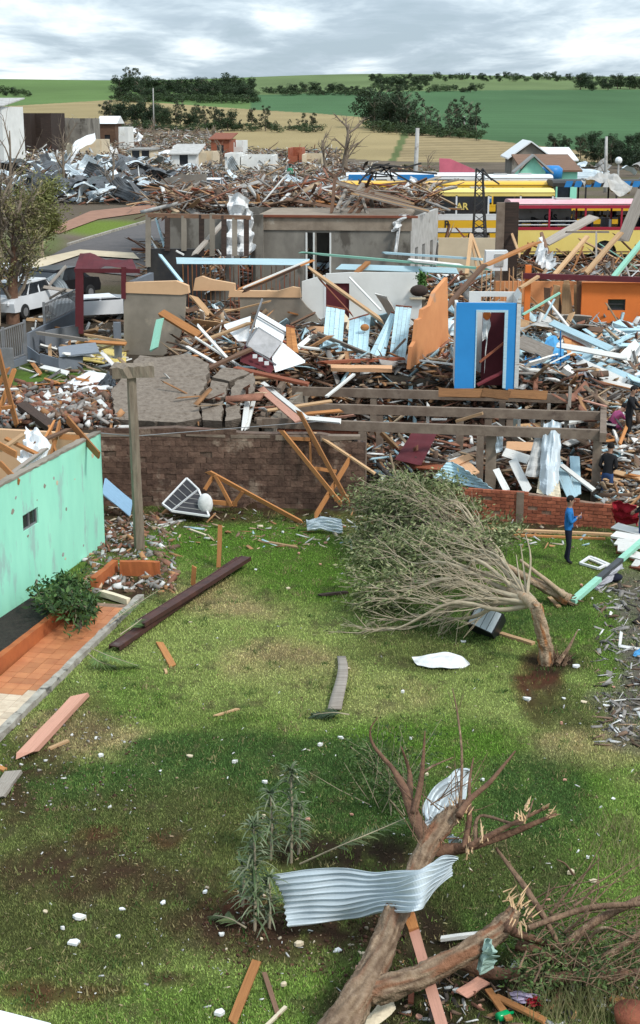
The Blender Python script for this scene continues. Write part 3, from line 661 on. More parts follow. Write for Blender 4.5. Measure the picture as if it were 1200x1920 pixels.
# ---- brown rough brick wall
A0, B0 = G(188, 948), G(684, 955); dv = B0 - A0; wa = -math.degrees(math.atan2(dv.y, dv.x)); wpl = Pl(A0, wa); Lw = dv.length
bw = thing('brick_wall', 'long rough brown brick retaining wall behind the wooden pole', 'wall', A0)
tops = [0] + [wpl.sz(u, v)[1] for u, v in ((190, 806), (330, 800), (400, 806), (480, 812), (600, 812), (684, 830))]; tx = [0] + [wpl.sz(u, 800)[0] for u in (200, 330, 400, 480, 600, 684)]
brick_wall(wpl, 0, Lw, -.02, lambda s: float(np.interp(s, tx[1:], tops[1:])), .34, .162, 'rough_brick', bw, 'mortar', .3, gap=.008, miss=.02)
m = MB()
for i in range(7):
    s = Lw * i / 6; m.prism([wpl.pos(s, 2.0 + .06 * math.sin(i), -.02), wpl.pos(min(s + 1.1, Lw), 2.02, -.02), wpl.pos(min(s + 1.1, Lw), 2.1, -.02), wpl.pos(s, 2.1, -.02)], wpl.n * .28)
m.build('coping', 'concrete_beam', bw)
# ---- low red brick wall
A1, B1 = G(786, 966), G(1152, 992); dv = B1 - A1; lpl = Pl(A1, -math.degrees(math.atan2(dv.y, dv.x)))
lw = thing('brick_wall', 'low red brick wall under the concrete frame, behind the fallen trees', 'wall', A1)
t0_, t1_, t2_ = lpl.sz(790, 910), lpl.sz(985, 924), lpl.sz(1150, 948)
topf = lambda s: float(np.interp(s, [t0_[0], t1_[0], t2_[0]], [t0_[1], t1_[1], t2_[1]]))
brick_wall(lpl, 0, dv.length, -.02, topf, .25, .098, 'red_brick', lw, 'joint', .16, miss=.03)
m = MB(); s = lpl.sz(975, 950)[0]; m.prism([lpl.pos(s - .1, -.1, -.03), lpl.pos(s + .1, -.1, -.03), lpl.pos(s + .1, topf(s), -.03), lpl.pos(s - .1, topf(s), -.03)], lpl.n * .22); m.build('pier', 'concrete_beam', lw)
# ---- concrete frame
ZB = 2.1
fr = thing('floor_skeleton', 'bare concrete floor frame of beams and columns behind the low brick wall', 'building frame', G(800, 797, ZB) - Vector((0, 0, ZB)))
beams = [((478, 783), (1130, 806)), ((535, 755), (1130, 772)), ((548, 725), (1130, 741)), ((572, 692), (1130, 710))]
for i, (a, b) in enumerate(beams):
    p, q = G(*a, ZB), G(*b, ZB); m = MB(); m.bar(p - Vector((0, 0, .14)), q - Vector((0, 0, .14)), .16, .28)
    m.build('beam', 'concrete_beam', fr)
p, q = G(1133, 704, ZB + .02), G(1131, 812, ZB + .02); m = MB(); m.bar(p - Vector((0, 0, .13)), q - Vector((0, 0, .13)), .18, .26); m.build('beam', 'concrete_beam', fr)
p, q = G(545, 690, ZB), G(486, 786, ZB); m = MB(); m.bar(p - Vector((0, 0, .13)), q - Vector((0, 0, .13)), .16, .24); m.build('beam', 'concrete_beam', fr)
F0 = G(478, 783, ZB); F1 = G(1130, 806, ZB)
fpl = Pl(F0, -math.degrees(math.atan2(F1.y - F0.y, F1.x - F0.x)))
for u, w_, back, mt in ((680, .22, 0, 'concrete_beam'), (901, .2, 0, 'concrete_beam'), (922, .3, .3, 'concrete'), (1121, .24, 0, 'concrete_beam'), (712, .2, 2.5, 'concrete_beam'), (862, .22, 2.6, 'concrete_beam'), (915, .22, 2.6, 'concrete_beam'), (955, .2, 2.6, 'concrete_beam'), (1108, .2, 2.6, 'concrete_beam'), (700, .2, 5.2, 'concrete_beam'), (940, .2, 5.2, 'concrete_beam')):
    p = Pl(F0 + fpl.n * back, 0); p.d, p.n = fpl.d, fpl.n; s, _ = p.sz(u, 820); c = p.pos(s, 0); m = MB(); m.box(c + Vector((0, 0, .78)), (w_, w_, 2.06), frame(Vector((0, 0, 0)), fpl.d)); m.build('column', mt, fr)
# thin studs between the beams
for (u, v0, v1) in ((1018, 770, 805), (1062, 772, 808), (974, 772, 838), (1030, 742, 768), (1066, 742, 770), (803, 742, 800), (1070, 710, 738)):
    p = Pl(F0 + fpl.n * 2.7, 0); p.d, p.n = fpl.d, fpl.n; s, z1 = p.sz(u, v0); _, z0 = p.sz(u, v1)
    plank(p.pos(s, min(z0, z1) - .4), p.pos(s, max(z0, z1) - .25), .09, .09, 'painted_white' if u < 1000 else 'timber_grey', 'thin upright stud between the concrete beams near %s' % {1018: 'the hanging silver sheet', 1062: 'its right end, front row', 974: 'the tan column', 1030: 'the right planks', 1066: 'its right end, middle row', 803: 'the left planks', 1070: 'its rear right corner'}[u], 'studs between the concrete beams', name='stud', cat='stud')
# brick infill under the front beam
ifw = thing('brick_wall', 'red brick infill wall under the front concrete beam, behind the leaning truss', 'wall', fpl.pos(fpl.sz(575, 850)[0], 0))
s0, s1 = fpl.sz(520, 830)[0], fpl.sz(672, 830)[0]; brick_wall(fpl, s0, s1, .1, lambda s: 1.8, .25, .1, 'red_brick', ifw, 'joint', .16, miss=.03)
# side and rear walls of the pit below the frame
m = MB(); p = Pl(G(486, 786, ZB) + Vector((0, 0.2, 0)), 10, True); cut_wall(m, p, 0, 9.3, -.1, 1.95, [], .2, off=-.35)
c = p.pos(9.3, 0); q = Pl(c, 10); cut_wall(m, q, 0, 10.2, -.1, 2.0, [], .2, off=-.5); tag(m.build('cellar_wall', 'plaster_dark'), 'dark cellar walls enclosing the pit under the concrete frame', 'wall', None, 'thing')
# ---- fallen slab of rendered wall
def sp(u, v): return VY(u, v, 40.7 + (795 - v) / 130 * 3.9)
fs_ = thing('fallen_wall', 'cracked grey brown masonry wall fallen flat behind the brick retaining wall', 'wall', sp(300, 790))
for poly in ([(213, 788), (211, 730), (240, 692), (262, 668), (300, 672), (355, 664), (392, 684), (388, 716), (370, 752), (378, 786), (330, 794)],
             [(380, 788), (376, 756), (400, 758), (419, 752), (416, 790)], [(422, 788), (424, 752), (446, 750), (452, 782)], [(382, 749), (397, 716), (428, 722), (421, 747), (400, 752)], [(432, 744), (440, 718), (456, 711), (475, 700), (476, 735), (450, 746)], [(398, 708), (420, 690), (455, 694), (468, 700), (430, 716)], [(205, 690), (215, 678), (258, 682), (246, 692)]):
    m = MB(); dz = R.uniform(-.04, .06); base = [sp(u, v) + Vector((0, 0, dz)) for u, v in poly]
    # subdivide the outline so broken edges look chipped
    pp = []
    for a, b in zip(base, base[1:] + base[:1]):
        n = max(1, int((b - a).length / .16))
        for i in range(n): pp.append(a.lerp(b, i / n) + (Vector((R.uniform(-.05, .05), R.uniform(-.05, .05), 0)) if i else Vector()))
    m.prism(pp, (0, .12, -.24)); m.build('wall_piece', 'slab_render', fs_)
SLAB = [(213, 788), (211, 730), (240, 692), (262, 668), (300, 672), (355, 664), (392, 684), (388, 716), (370, 752), (378, 786), (330, 793)]
def inside(u, v, P):
    c = False
    for i in range(len(P)):
        (x0, y0), (x1, y1) = P[i - 1], P[i]
        if (y0 > v) != (y1 > v) and u < (x1 - x0) * (v - y0) / (y1 - y0) + x0: c = not c
    return c
cm = brick_mesh('slab_render', 77); v = 674.0; row = 0; e0 = (sp(310, 700) - sp(300, 700)).normalized(); e1 = (sp(300, 700) - sp(300, 710)).normalized(); en = e0.cross(e1).normalized()
while v < 786:
    u = 206 + (7 if row % 2 else 0)
    while u < 392:
        if all(inside(u + a, v + b, SLAB) for a, b in ((-7, 0), (7, 0), (0, -4), (0, 4))) and R.random() > .08:
            o = bpy.data.objects.new('brick', cm); col.objects.link(o); o.parent = fs_; o.matrix_parent_inverse = PMAT[fs_.name].inverted(); c = sp(u, v)
            o.matrix_basis = Matrix.Translation(c + en * R.uniform(-.036, -.026)) @ Matrix((e0, -en, e1)).transposed().to_4x4() @ Matrix.Diagonal((.205, .09, .175, 1))
        u += 13.2
    v += 6.4; row += 1
# ---- second row: peach trimmed house
P1 = G(232, 672, 2.25); pp1 = Pl(P1, 8)
hs = thing('ruined_house', 'roofless grey plaster house wall with a peach band along its top', 'house', P1)
m = MB(); poly_wall(m, pp1, [(232, 690), (232, 548), (348, 552), (345, 600), (335, 640), (330, 680)], .18); m.build('front_wall', 'plaster_dark', hs)
m = MB(); m2pl = Pl(P1 - pp1.n * .04, 8); poly_wall(m, m2pl, [(230, 549), (230, 530), (330, 527), (352, 536), (354, 550), (340, 553)], .26); m.build('top_band', 'peach_paint', hs)
m = MB(); sdl = Pl(P1, 8, True); sdl.n = pp1.d; cut_wall(m, sdl, .2, 4, 2.1, 4.9, [], .16); m.build('side_wall', 'grey_paint', hs)
P2 = G(450, 640, 2.4); pp2 = Pl(P2, 6)
hs2 = thing('ruined_house', 'broken grey wall with a ragged peach top band in front of the white wall', 'house', P2)
m = MB(); poly_wall(m, pp2, [(450, 650), (450, 556), (560, 556), (575, 575), (592, 590), (604, 612), (600, 650)], .16); m.build('front_wall', 'plaster_dark', hs2)
m = MB(); m2pl = Pl(P2 - pp2.n * .05, 6); poly_wall(m, m2pl, [(362, 545), (366, 522), (378, 518), (395, 524), (440, 532), (440, 545)], .24); poly_wall(m, m2pl, [(428, 557), (430, 545), (520, 546), (548, 538), (562, 540), (564, 558)], .24); m.build('top_band', 'peach_paint', hs2)
# ---- white walled house
P3 = VY(565, 600, 55); wpl3 = Pl(P3, 3); hw = thing('white_house', 'roofless white walled house with a maroon doorway and leaning pale blue panels', 'house', (P3.x, P3.y, 2.6))
sd0, zd1 = wpl3.sz(611, 531); sd1, _ = wpl3.sz(655, 531); sw0, zt = wpl3.sz(640, 511); se, _ = wpl3.sz(792, 511)
m = MB(); cut_wall(m, wpl3, sd1, se, 2.2, zt, [], .15)
poly_wall(m, wpl3, [(566, 600), (566, 528), (600, 518), (610.5, 516), (610.5, 640), (590, 640)], .15); m.prism([wpl3.pos(sd0, zd1), wpl3.pos(sd1, zd1), wpl3.pos(sd1, zt), wpl3.pos(sd0, zt - .05)], wpl3.n * .15)
m.build('front_wall', 'white_paint', hw)
m = MB(); cut_wall(m, wpl3, sd0, sd1, 2.2, zd1, [], .05, off=.1); m.build('door', 'maroon_paint', hw)
m = MB(); m.prism([wpl3.pos(sd0 - .06, 2.2, -.02), wpl3.pos(sd0, 2.2, -.02), wpl3.pos(sd0, zd1, -.02), wpl3.pos(sd0 - .06, zd1, -.02)], wpl3.n * .1); m.build('door_frame', 'bus_white', hw)
m = MB()
for dz in (.0, .28): 
    s0, z0 = wpl3.sz(768, 560); m.prism([wpl3.pos(s0, z0 + dz, -.2), wpl3.pos(s0 + .6, z0 + dz, -.2), wpl3.pos(s0 + .6, z0 + dz + .05, -.2), wpl3.pos(s0, z0 + dz + .05, -.2)], wpl3.n * .19)
m.build('shelf', 'cream_paint', hw)
# orange wall running back from the cubicle
ow = thing('orange_wall', 'broken orange wall with a stepped edge between pale blue panels and blue doorway', 'wall', G(762, 690, 2.3))
opl = Pl(G(764, 692, 2.3), 8, True)
m = MB(); P0_ = VY(762, 690, 47.6); P1_ = VY(834, 640, 51.5); dd = Vector((P1_.x - P0_.x, P1_.y - P0_.y, 0)); opl.P = P0_; opl.d = dd.normalized(); opl.n = Vector((-opl.d.y, opl.d.x, 0))
poly_wall(m, opl, [(762, 692), (766, 650), (772, 640), (776, 600), (784, 596), (786, 580), (800, 572), (808, 548), (832, 520), (834, 640)], -.14); m.build('wall_face', 'orange_pale', ow)
# ---- blue doorway cubicle
C0 = G(855, 724, 2.3); cpl = Pl(C0, 3); cu = thing('blue_doorway', 'bright blue front wall with a tall doorway, all that stands of a small room', 'building', C0)
s0, ztb = cpl.sz(856, 568); s1, _ = cpl.sz(969, 568); h0, hz1 = cpl.sz(893, 581); h1, _ = cpl.sz(953, 581)
m = MB(); cut_wall(m, cpl, s0, s1, 2.2, ztb, [(h0, h1, 0, hz1)], .13); m.build('front_wall', 'blue_paint', cu)
m = MB(); m.prism([cpl.pos(h1 - .1, 2.25, -.02), cpl.pos(h1, 2.25, -.02), cpl.pos(h1, hz1, -.02), cpl.pos(h1 - .1, hz1, -.02)], cpl.n * .16); m.prism([cpl.pos(h0, hz1 - .07, -.02), cpl.pos(h1 - .1, hz1 - .07, -.02), cpl.pos(h1 - .1, hz1, -.02), cpl.pos(h0, hz1, -.02)], cpl.n * .16); m.prism([cpl.pos(h0, 2.25, -.02), cpl.pos(h0 + .04, 2.25, -.02), cpl.pos(h0 + .04, hz1 - .07, -.02), cpl.pos(h0, hz1 - .07, -.02)], cpl.n * .16); m.build('door_frame', 'painted_pale_blue', cu)
m = MB(); cut_wall(m, cpl, h0 + .25, h1 + .4, 2.2, hz1 - .05, [], .05, off=.75); m.build('door', 'maroon_paint', cu)
m = MB(); m.prism([cpl.pos(s1 + .01, 2.25, -.03), cpl.pos(s1 + .14, 2.25, -.03), cpl.pos(s1 + .14, ztb + .32, -.03), cpl.pos(s1 + .01, ztb + .1, -.03)], cpl.n * 1.6); m.prism([cpl.pos(s0, 2.25, .135), cpl.pos(s0 + .1, 2.25, .135), cpl.pos(s0 + .1, ztb - .1, .135), cpl.pos(s0, ztb - .1, .135)], cpl.n * 1.45); m.build('side_wall', 'painted_white', cu)
bk = Pl(C0 + cpl.n * 1.62, 3); m = MB(); sb0, zb0 = bk.sz(880, 547); sb1, _ = bk.sz(976, 547); w0, wz1 = bk.sz(902, 556); w1, wz0 = bk.sz(950, 566); cut_wall(m, bk, sb0, sb1, 2.2, zb0, [(w0, w1, wz0, wz1)], .12); m.build('rear_wall', 'white_paint', cu)
# ---- orange house on the right
P4 = VY(1090, 600, 55); op = Pl(P4, 2); oh = thing('orange_house', 'roofless bright orange house with a small dark window', 'house', (P4.x, P4.y, 2.6))
s0, z1 = op.sz(1092, 530); s1, z0 = op.sz(1290, 606); wa0, wz1 = op.sz(1140, 561); wa1, wz0 = op.sz(1172, 582)
m = MB(); cut_wall(m, op, s0, s1, z0, z1, [(wa0, wa1, wz0, wz1)], .15); m.build('front_wall', 'orange_paint', oh)
m = MB(); sl, zl = op.sz(1005, 606); cut_wall(m, op, sl, s1, 2.3, zl - .02, [], .15, off=.1); m.build('lower_wall', 'orange_paint', oh)
m = MB(); sl2, _ = op.sz(985, 600); m.prism([op.pos(sl2, z0 - .06, -.12), op.pos(s1, z0 - .06, -.12), op.pos(s1, z0 - .003, -.12), op.pos(sl2, z0 - .003, -.12)], op.n * .3); m.build('ledge', 'timber_brown', oh)
m = MB(); s2, z2 = op.sz(980, 511); s3, z3 = op.sz(1158, 521); m.prism([op.pos(s2, z2 - .2, -.3), op.pos(s1, z3 - .2, -.3), op.pos(s1, z3, -.3), op.pos(s2, z2, -.3)], op.n * .2); m.build('lintel', 'maroon_paint', oh)
m = MB(); s4, z4 = op.sz(986, 530); m.box(op.pos(s4 + .08, 3.7, .1), (.22, .2, 3.0)); m.build('post', 'orange_paint', oh)
m = MB()
for q in ((wa0, wz0, wa0 + .05, wz1), (wa1 - .05, wz0, wa1, wz1), (wa0, wz0, wa1, wz0 + .05), (wa0, (wz0 + wz1) / 2, wa1, (wz0 + wz1) / 2 + .03)): m.prism([op.pos(q[0], q[1], .05), op.pos(q[2], q[1], .05), op.pos(q[2], q[3], .05), op.pos(q[0], q[3], .05)], op.n * .05)
wf = m.build('window', 'black_metal', oh)
m = MB(); m.prism([op.pos(wa0, wz0, .1), op.pos(wa1, wz0, .1), op.pos(wa1, wz1, .1), op.pos(wa0, wz1, .1)], op.n * .01); m.build('pane', 'glass_dark', wf)
m = MB(); cut_wall(m, op, s0 - 3, s1, 2.3, z1 - .4, [], .12, off=4); m.build('rear_wall', 'orange_pale', oh)
for i, u in enumerate((1028, 1040, 1050, 1061, 1070, 1080, 1087)):
    pl_ = Pl(P4 + op.n * (.2 + .1 * (i % 3)), 2); b_ = pl_.at(u + R.uniform(-3, 3), 606); t_ = pl_.at(u + R.uniform(-8, 6), R.uniform(524, 545))
    plank(b_, t_, R.uniform(.14, .3), .03, R.choice(['painted_peach', 'timber_tan', 'timber_tan', 'timber_brown']), roll=math.pi / 2 * 0 + R.uniform(-.2, .2), name='siding_board', parent=oh)
# ---- grey concrete building
P5 = VY(470, 480, 62); gpl = Pl(P5, 6); gb = thing('concrete_building', 'grey concrete house shell without a roof, timber rubble heaped on top', 'building', (P5.x, P5.y, 3))
s0, zt = gpl.sz(470, 408); s1, _ = gpl.sz(770, 410); d0, dz1 = gpl.sz(573, 436); d1, _ = gpl.sz(587, 436); e0, _ = gpl.sz(593, 436); e1, _ = gpl.sz(618, 436)
m = MB(); cut_wall(m, gpl, s0, s1, 2.6, zt, [(d0, d1, 0, dz1), (e0, e1, 0, dz1)], .16); m.build('front_wall', 'concrete_grey', gb)
m = MB(); cut_wall(m, gpl, s0, s1 + .05, dz1 + .1, zt + .02, [], .05, off=-.055); m.build('ring_beam', 'concrete', gb)
m = MB(); m.prism([gpl.pos(s0, zt + .03, -.15), gpl.pos(s1 + .3, zt + .03, -.15), gpl.pos(s1 + .3, zt + .12, -.15), gpl.pos(s0, zt + .12, -.15)], gpl.n * .25); m.build('wall_plate', 'timber_red', gb)
m = MB()
for q in (d0, d1, e1): m.prism([gpl.pos(q, 2.6, -.03), gpl.pos(q + .07, 2.6, -.03), gpl.pos(q + .07, dz1, -.03), gpl.pos(q, dz1, -.03)], gpl.n * .1)
m.build('door_frame', 'white_paint', gb)
ps = gpl.pos(s1, 3); spl = Pl(ps, 14, True); spl.n = -Vector((spl.d.y, -spl.d.x, 0)); m = MB(); hol = []
ss1 = spl.sz(821, 420)[0]
for f in (.17, .42, .72): hol.append((ss1 * f, ss1 * (f + .1), 3.6, 5.2))
cut_wall(m, spl, .17, ss1, 2.6, zt, hol, .16); m.build('side_wall', 'fibre_cement', gb)
for h in hol:
    m = MB(); m.prism([spl.pos(h[0], h[2], .1), spl.pos(h[1], h[2], .1), spl.pos(h[1], h[3], .1), spl.pos(h[0], h[3], .1)], spl.n * .02); m.build('pane', 'glass_dark', gb)
m = MB(); q = Pl(spl.pos(ss1, 3), 6); cut_wall(m, q, -9, 0, 2.6, zt, [], .15); m.build('rear_wall', 'concrete_grey', gb)
m = MB(); cut_wall(m, gpl, s0, s1 - .1, zt - .12, zt - .02, [], ss1, off=.2); m.build('ceiling_slab', 'concrete', gb)
# burnt timber bay on its left
P6 = VY(275, 490, 58.5); bpl = Pl(P6, 6); bb = thing('timber_bay', 'dark stripped timber bay with bare posts left of the grey concrete building', 'building', (P6.x, P6.y, 2.8))
for i, (u, v0, v1) in enumerate(((278, 402, 500), (314, 405, 470), (345, 404, 470), (378, 402, 480), (398, 400, 480), (420, 404, 480), (440, 408, 480), (462, 410, 480))):
    m = MB(); a, b = bpl.at(u, v0), bpl.at(u, v1); m.bar(b, a, .2, .2); m.build('post', 'plaster_dark' if i % 2 == 0 else 'timber_dark', bb)
m = MB(); a, b = bpl.sz(275, 490); c, d = bpl.sz(330, 462); cut_wall(m, bpl, a, c + 1.0, 2.4, d - .1, [], .2, off=.02); m.build('low_wall', 'black_metal', bb)
m = MB(); cut_wall(m, bpl, c + 1.0, bpl.sz(470, 480)[0], 2.4, 3.3, [], .2, off=1.2); m.build('inner_wall', 'plaster_dark', bb)
m = MB(); cut_wall(m, bpl, .2, bpl.sz(470, 480)[0], 2.4, bpl.sz(300, 412)[1], [(1.2, 2.6, 3.6, 5.2), (3.2, 3.9, 3.6, 5.2)], .15, off=3.5); m.build('rear_wall', 'concrete_grey', bb)
m = MB(); m.bar(bpl.at(274, 403), bpl.at(470, 408), .2, .16); m.build('wall_plate', 'timber_brown', bb)
# cream low wall by the buses
cp = Pl(VY(820, 478, 66), 3); m = MB(); a, b = cp.sz(822, 446); c, _ = cp.sz(948, 446); cut_wall(m, cp, a, c, 2.8, b, [], .15)
tag(m.build('cream_wall', 'cream_paint'), 'low cream boundary wall in front of the yellow bus', 'wall', None, 'thing')
dp = Pl(VY(932, 500, 62), 3); m = MB(); a, b = dp.sz(932, 380); c, _ = dp.sz(974, 380); cut_wall(m, dp, a + .35, c, 2.8, b, [], .5, off=.1); t = tag(m.build('pier', 'timber_dark'), 'dark square chimney like pier beside the cream wall', 'pier', None, 'thing')
m = MB(); cut_wall(m, dp, a, a + .34, 2.8, b, [], .3); tag(m.build('post', 'concrete_beam'), 'concrete post standing against the dark pier', 'post', None, 'thing')
# maroon brick back wall remains behind frames at right
q = Pl(VY(540, 530, 57), 4); a, b = q.sz(330, 494); c, _ = q.sz(565, 494); pwl = thing('timber_wall', 'red brown plank wall below the pale blue fascia, behind the peach band', 'wall', q.pos(a, 2.6)); s_ = a
while s_ < c:
    w_ = R.uniform(.14, .2); plank(q.pos(s_ + w_ / 2, 2.3), q.pos(s_ + w_ / 2 + R.uniform(-.02, .02), b - abs(R.gauss(0, .09)) - (R.random() < .12) * .5, R.uniform(0, .04)), .03, w_, R.choice(['timber_red', 'timber_brown', 'timber_red', 'timber_stained']), name='plank', parent=pwl); s_ += w_ + .012
q = Pl(VY(1000, 540, 58), 4); a, b = q.sz(900, 500); c, _ = q.sz(985, 500); pwl = thing('timber_wall', 'peach plank wall behind the blue doorway', 'wall', q.pos(a, 2.6)); s_ = a
while s_ < c:
    w_ = R.uniform(.14, .2); plank(q.pos(s_ + w_ / 2, 2.3), q.pos(s_ + w_ / 2 + R.uniform(-.02, .02), b - abs(R.gauss(0, .09)) - (R.random() < .12) * .5, R.uniform(0, .04)), .03, w_, R.choice(['painted_peach', 'painted_peach', 'timber_tan']), name='plank', parent=pwl); s_ += w_ + .012
# ------------------------------------------------------------------ left yard: fence, gate, walls
def bars_fence(name, label, a, b, h, zb, base_h=0.0, npan=2):
    a, b = Vector(a), Vector(b); d = (b - a); L = d.length; d.normalize(); t = thing(name, label, 'fence', a)
    up = Vector((0, 0, 1)); n = Vector((-d.y, d.x, 0))
    if base_h:
        m = MB(); m.prism([a - up * .2, b - up * .2, b + up * base_h, a + up * base_h], n * .12); m.build('base_wall', 'grey_paint', t)
    for i in range(npan + 1):
        m = MB(); p = a + d * L * i / npan + n * .05; m.box(p + up * (h / 2), (.09, .09, h + .1)); m.build('post', 'steel', t)
    for z in (base_h + .06, h - .04):
        m = MB(); m.bar(a + up * z + n * .05, b + up * z + n * .05, .05, .05); m.build('rail', 'steel', t)
    k = int(L / .13); bm_ = MB(); bm_.box((0, 0, (h - base_h) / 2), (.05, .02, h - base_h - .1)); me_ = bm_.mesh('bar', 'steel')
    for i in range(1, k):
        o = bpy.data.objects.new('bar', me_); col.objects.link(o); o.parent = t; o.matrix_parent_inverse = PMAT[t.name].inverted(); o.matrix_basis = Matrix.Translation(a + d * L * i / k + n * .05 + up * base_h) @ frame(Vector(), d).to_4x4()
    return t
bars_fence('metal_fence', 'grey metal bar fence beside the stripped tree at the left edge', hit(-30, 712), hit(52, 680), 1.45, 0, .25, 2)
bars_fence('metal_fence', 'grey metal bar fence on a low grey wall in front of the white car', hit(88, 645), hit(150, 612), 1.5, 0, .7, 1)
m = MB(); p = Pl(hit(55, 668), 60, True); a = hit(52, 672); b = hit(86, 648); m.prism([a, b, b + Vector((0, 0, .8)), a + Vector((0, 0, .9))], (.1, .06, 0)); tag(m.build('grey_wall', 'grey_paint'), 'short dark grey wall stub between the two fences', 'wall', None, 'thing')
a, b = hit(86, 662), hit(150, 646); m = MB(); m.prism([a, b, b + Vector((0, 0, .75)), a + Vector((0, 0, .8))], (0, .12, 0)); tag(m.build('grey_wall', 'grey_paint'), 'dark grey garden wall under the second fence', 'wall', None, 'thing')
m = MB(); L = [hit(42, 668), hit(75, 690), hit(110, 697), hit(155, 690)]
for a, b in zip(L, L[1:]): m.prism([a, b, b + Vector((.0, .1, .42)), a + Vector((0, .1, .48))], (0, .1, 0))
tag(m.build('fallen_wall', 'grey_paint'), 'curved toppled dark grey garden wall lying by the small lawn', 'wall', None, 'thing')
m = MB(); a = hit(222, 676); m.box(a + Vector((0, 0, .65)), (.24, .24, 1.4)); tag(m.build('post', 'grey_paint'), 'blue grey square post in front of the peach trimmed house', 'post', None, 'thing')
m = MB(); a = hit(10, 702); m.box(a + Vector((0, 0, .45)), (.6, .1, .9)); tag(m.build('grey_board', 'steel'), 'light grey panel standing at the fence foot', 'panel', None, 'thing')
gt = thing('maroon_gateway', 'bent maroon carport frame with a sagging roof beside the street', 'carport', hit(150, 640))
p = Pl(VY(146, 600, 51.5), 4)
for (u, v0, v1) in ((146, 508, 612), (152, 508, 625), (232, 500, 560)):
    m = MB(); m.bar(p.at(u, v1), p.at(u, v0), .16, .16); m.build('post', 'maroon_paint', gt)
m = MB(); m.bar(p.at(140, 507), p.at(262, 508), .12, .14); m.build('beam', 'maroon_paint', gt)
corr_sheet('roof', [p.at(138, 503), p.at(256, 505), VY(248, 488, 56), VY(150, 478, 56)], 'maroon_paint', '', parent=gt, waves=12, amp=.02, crumple=.09)
m = MB(); L = [hit(112, 672), hit(168, 636), hit(238, 640), hit(236, 692)]; m.prism([q + Vector((0, 0, .05)) for q in L], (0, 0, .04)); tag(m.build('patio_floor', 'bus_cream'), 'pale yellow patio floor in front of the peach trimmed house', 'floor', None, 'structure')
# ------------------------------------------------------------------ vehicles
def wheel(c, r, axis, parent, wdt=.28, name='wheel'):
    ax = Vector(axis).normalized(); c = Vector(c); m = MB(); m.tube([c - ax * wdt / 2, c - ax * wdt * .4, c + ax * wdt * .4, c + ax * wdt / 2], [r * .92, r, r, r * .92], 18)
    o = m.build(name, 'rubber', parent, True); m = MB(); m.tube([c - ax * (wdt / 2 + .01), c + ax * (wdt / 2 + .01)], [r * .55, r * .55], 12); m.build('rim', 'steel', o)
def text_part(s, size, pos, d, mat, parent, up=Vector((0, 0, 1))):
    cu_ = bpy.data.curves.new('lettering', 'FONT'); cu_.body = s; cu_.size = size; cu_.extrude = .006; cu_.offset = .012
    o = bpy.data.objects.new('lettering', cu_); col.objects.link(o); dg = bpy.context.evaluated_depsgraph_get(); me_ = bpy.data.meshes.new_from_object(o.evaluated_get(dg)); bpy.data.objects.remove(o)
    me_.materials.clear(); me_.materials.append(MATS[mat]); o = bpy.data.objects.new('lettering', me_); col.objects.link(o)
    d = Vector(d).normalized(); n = d.cross(up); o.parent = parent; o.matrix_parent_inverse = PMAT[parent.name].inverted()
    o.matrix_basis = Matrix.Translation(pos) @ Matrix((d, up, n)).transposed().to_4x4()
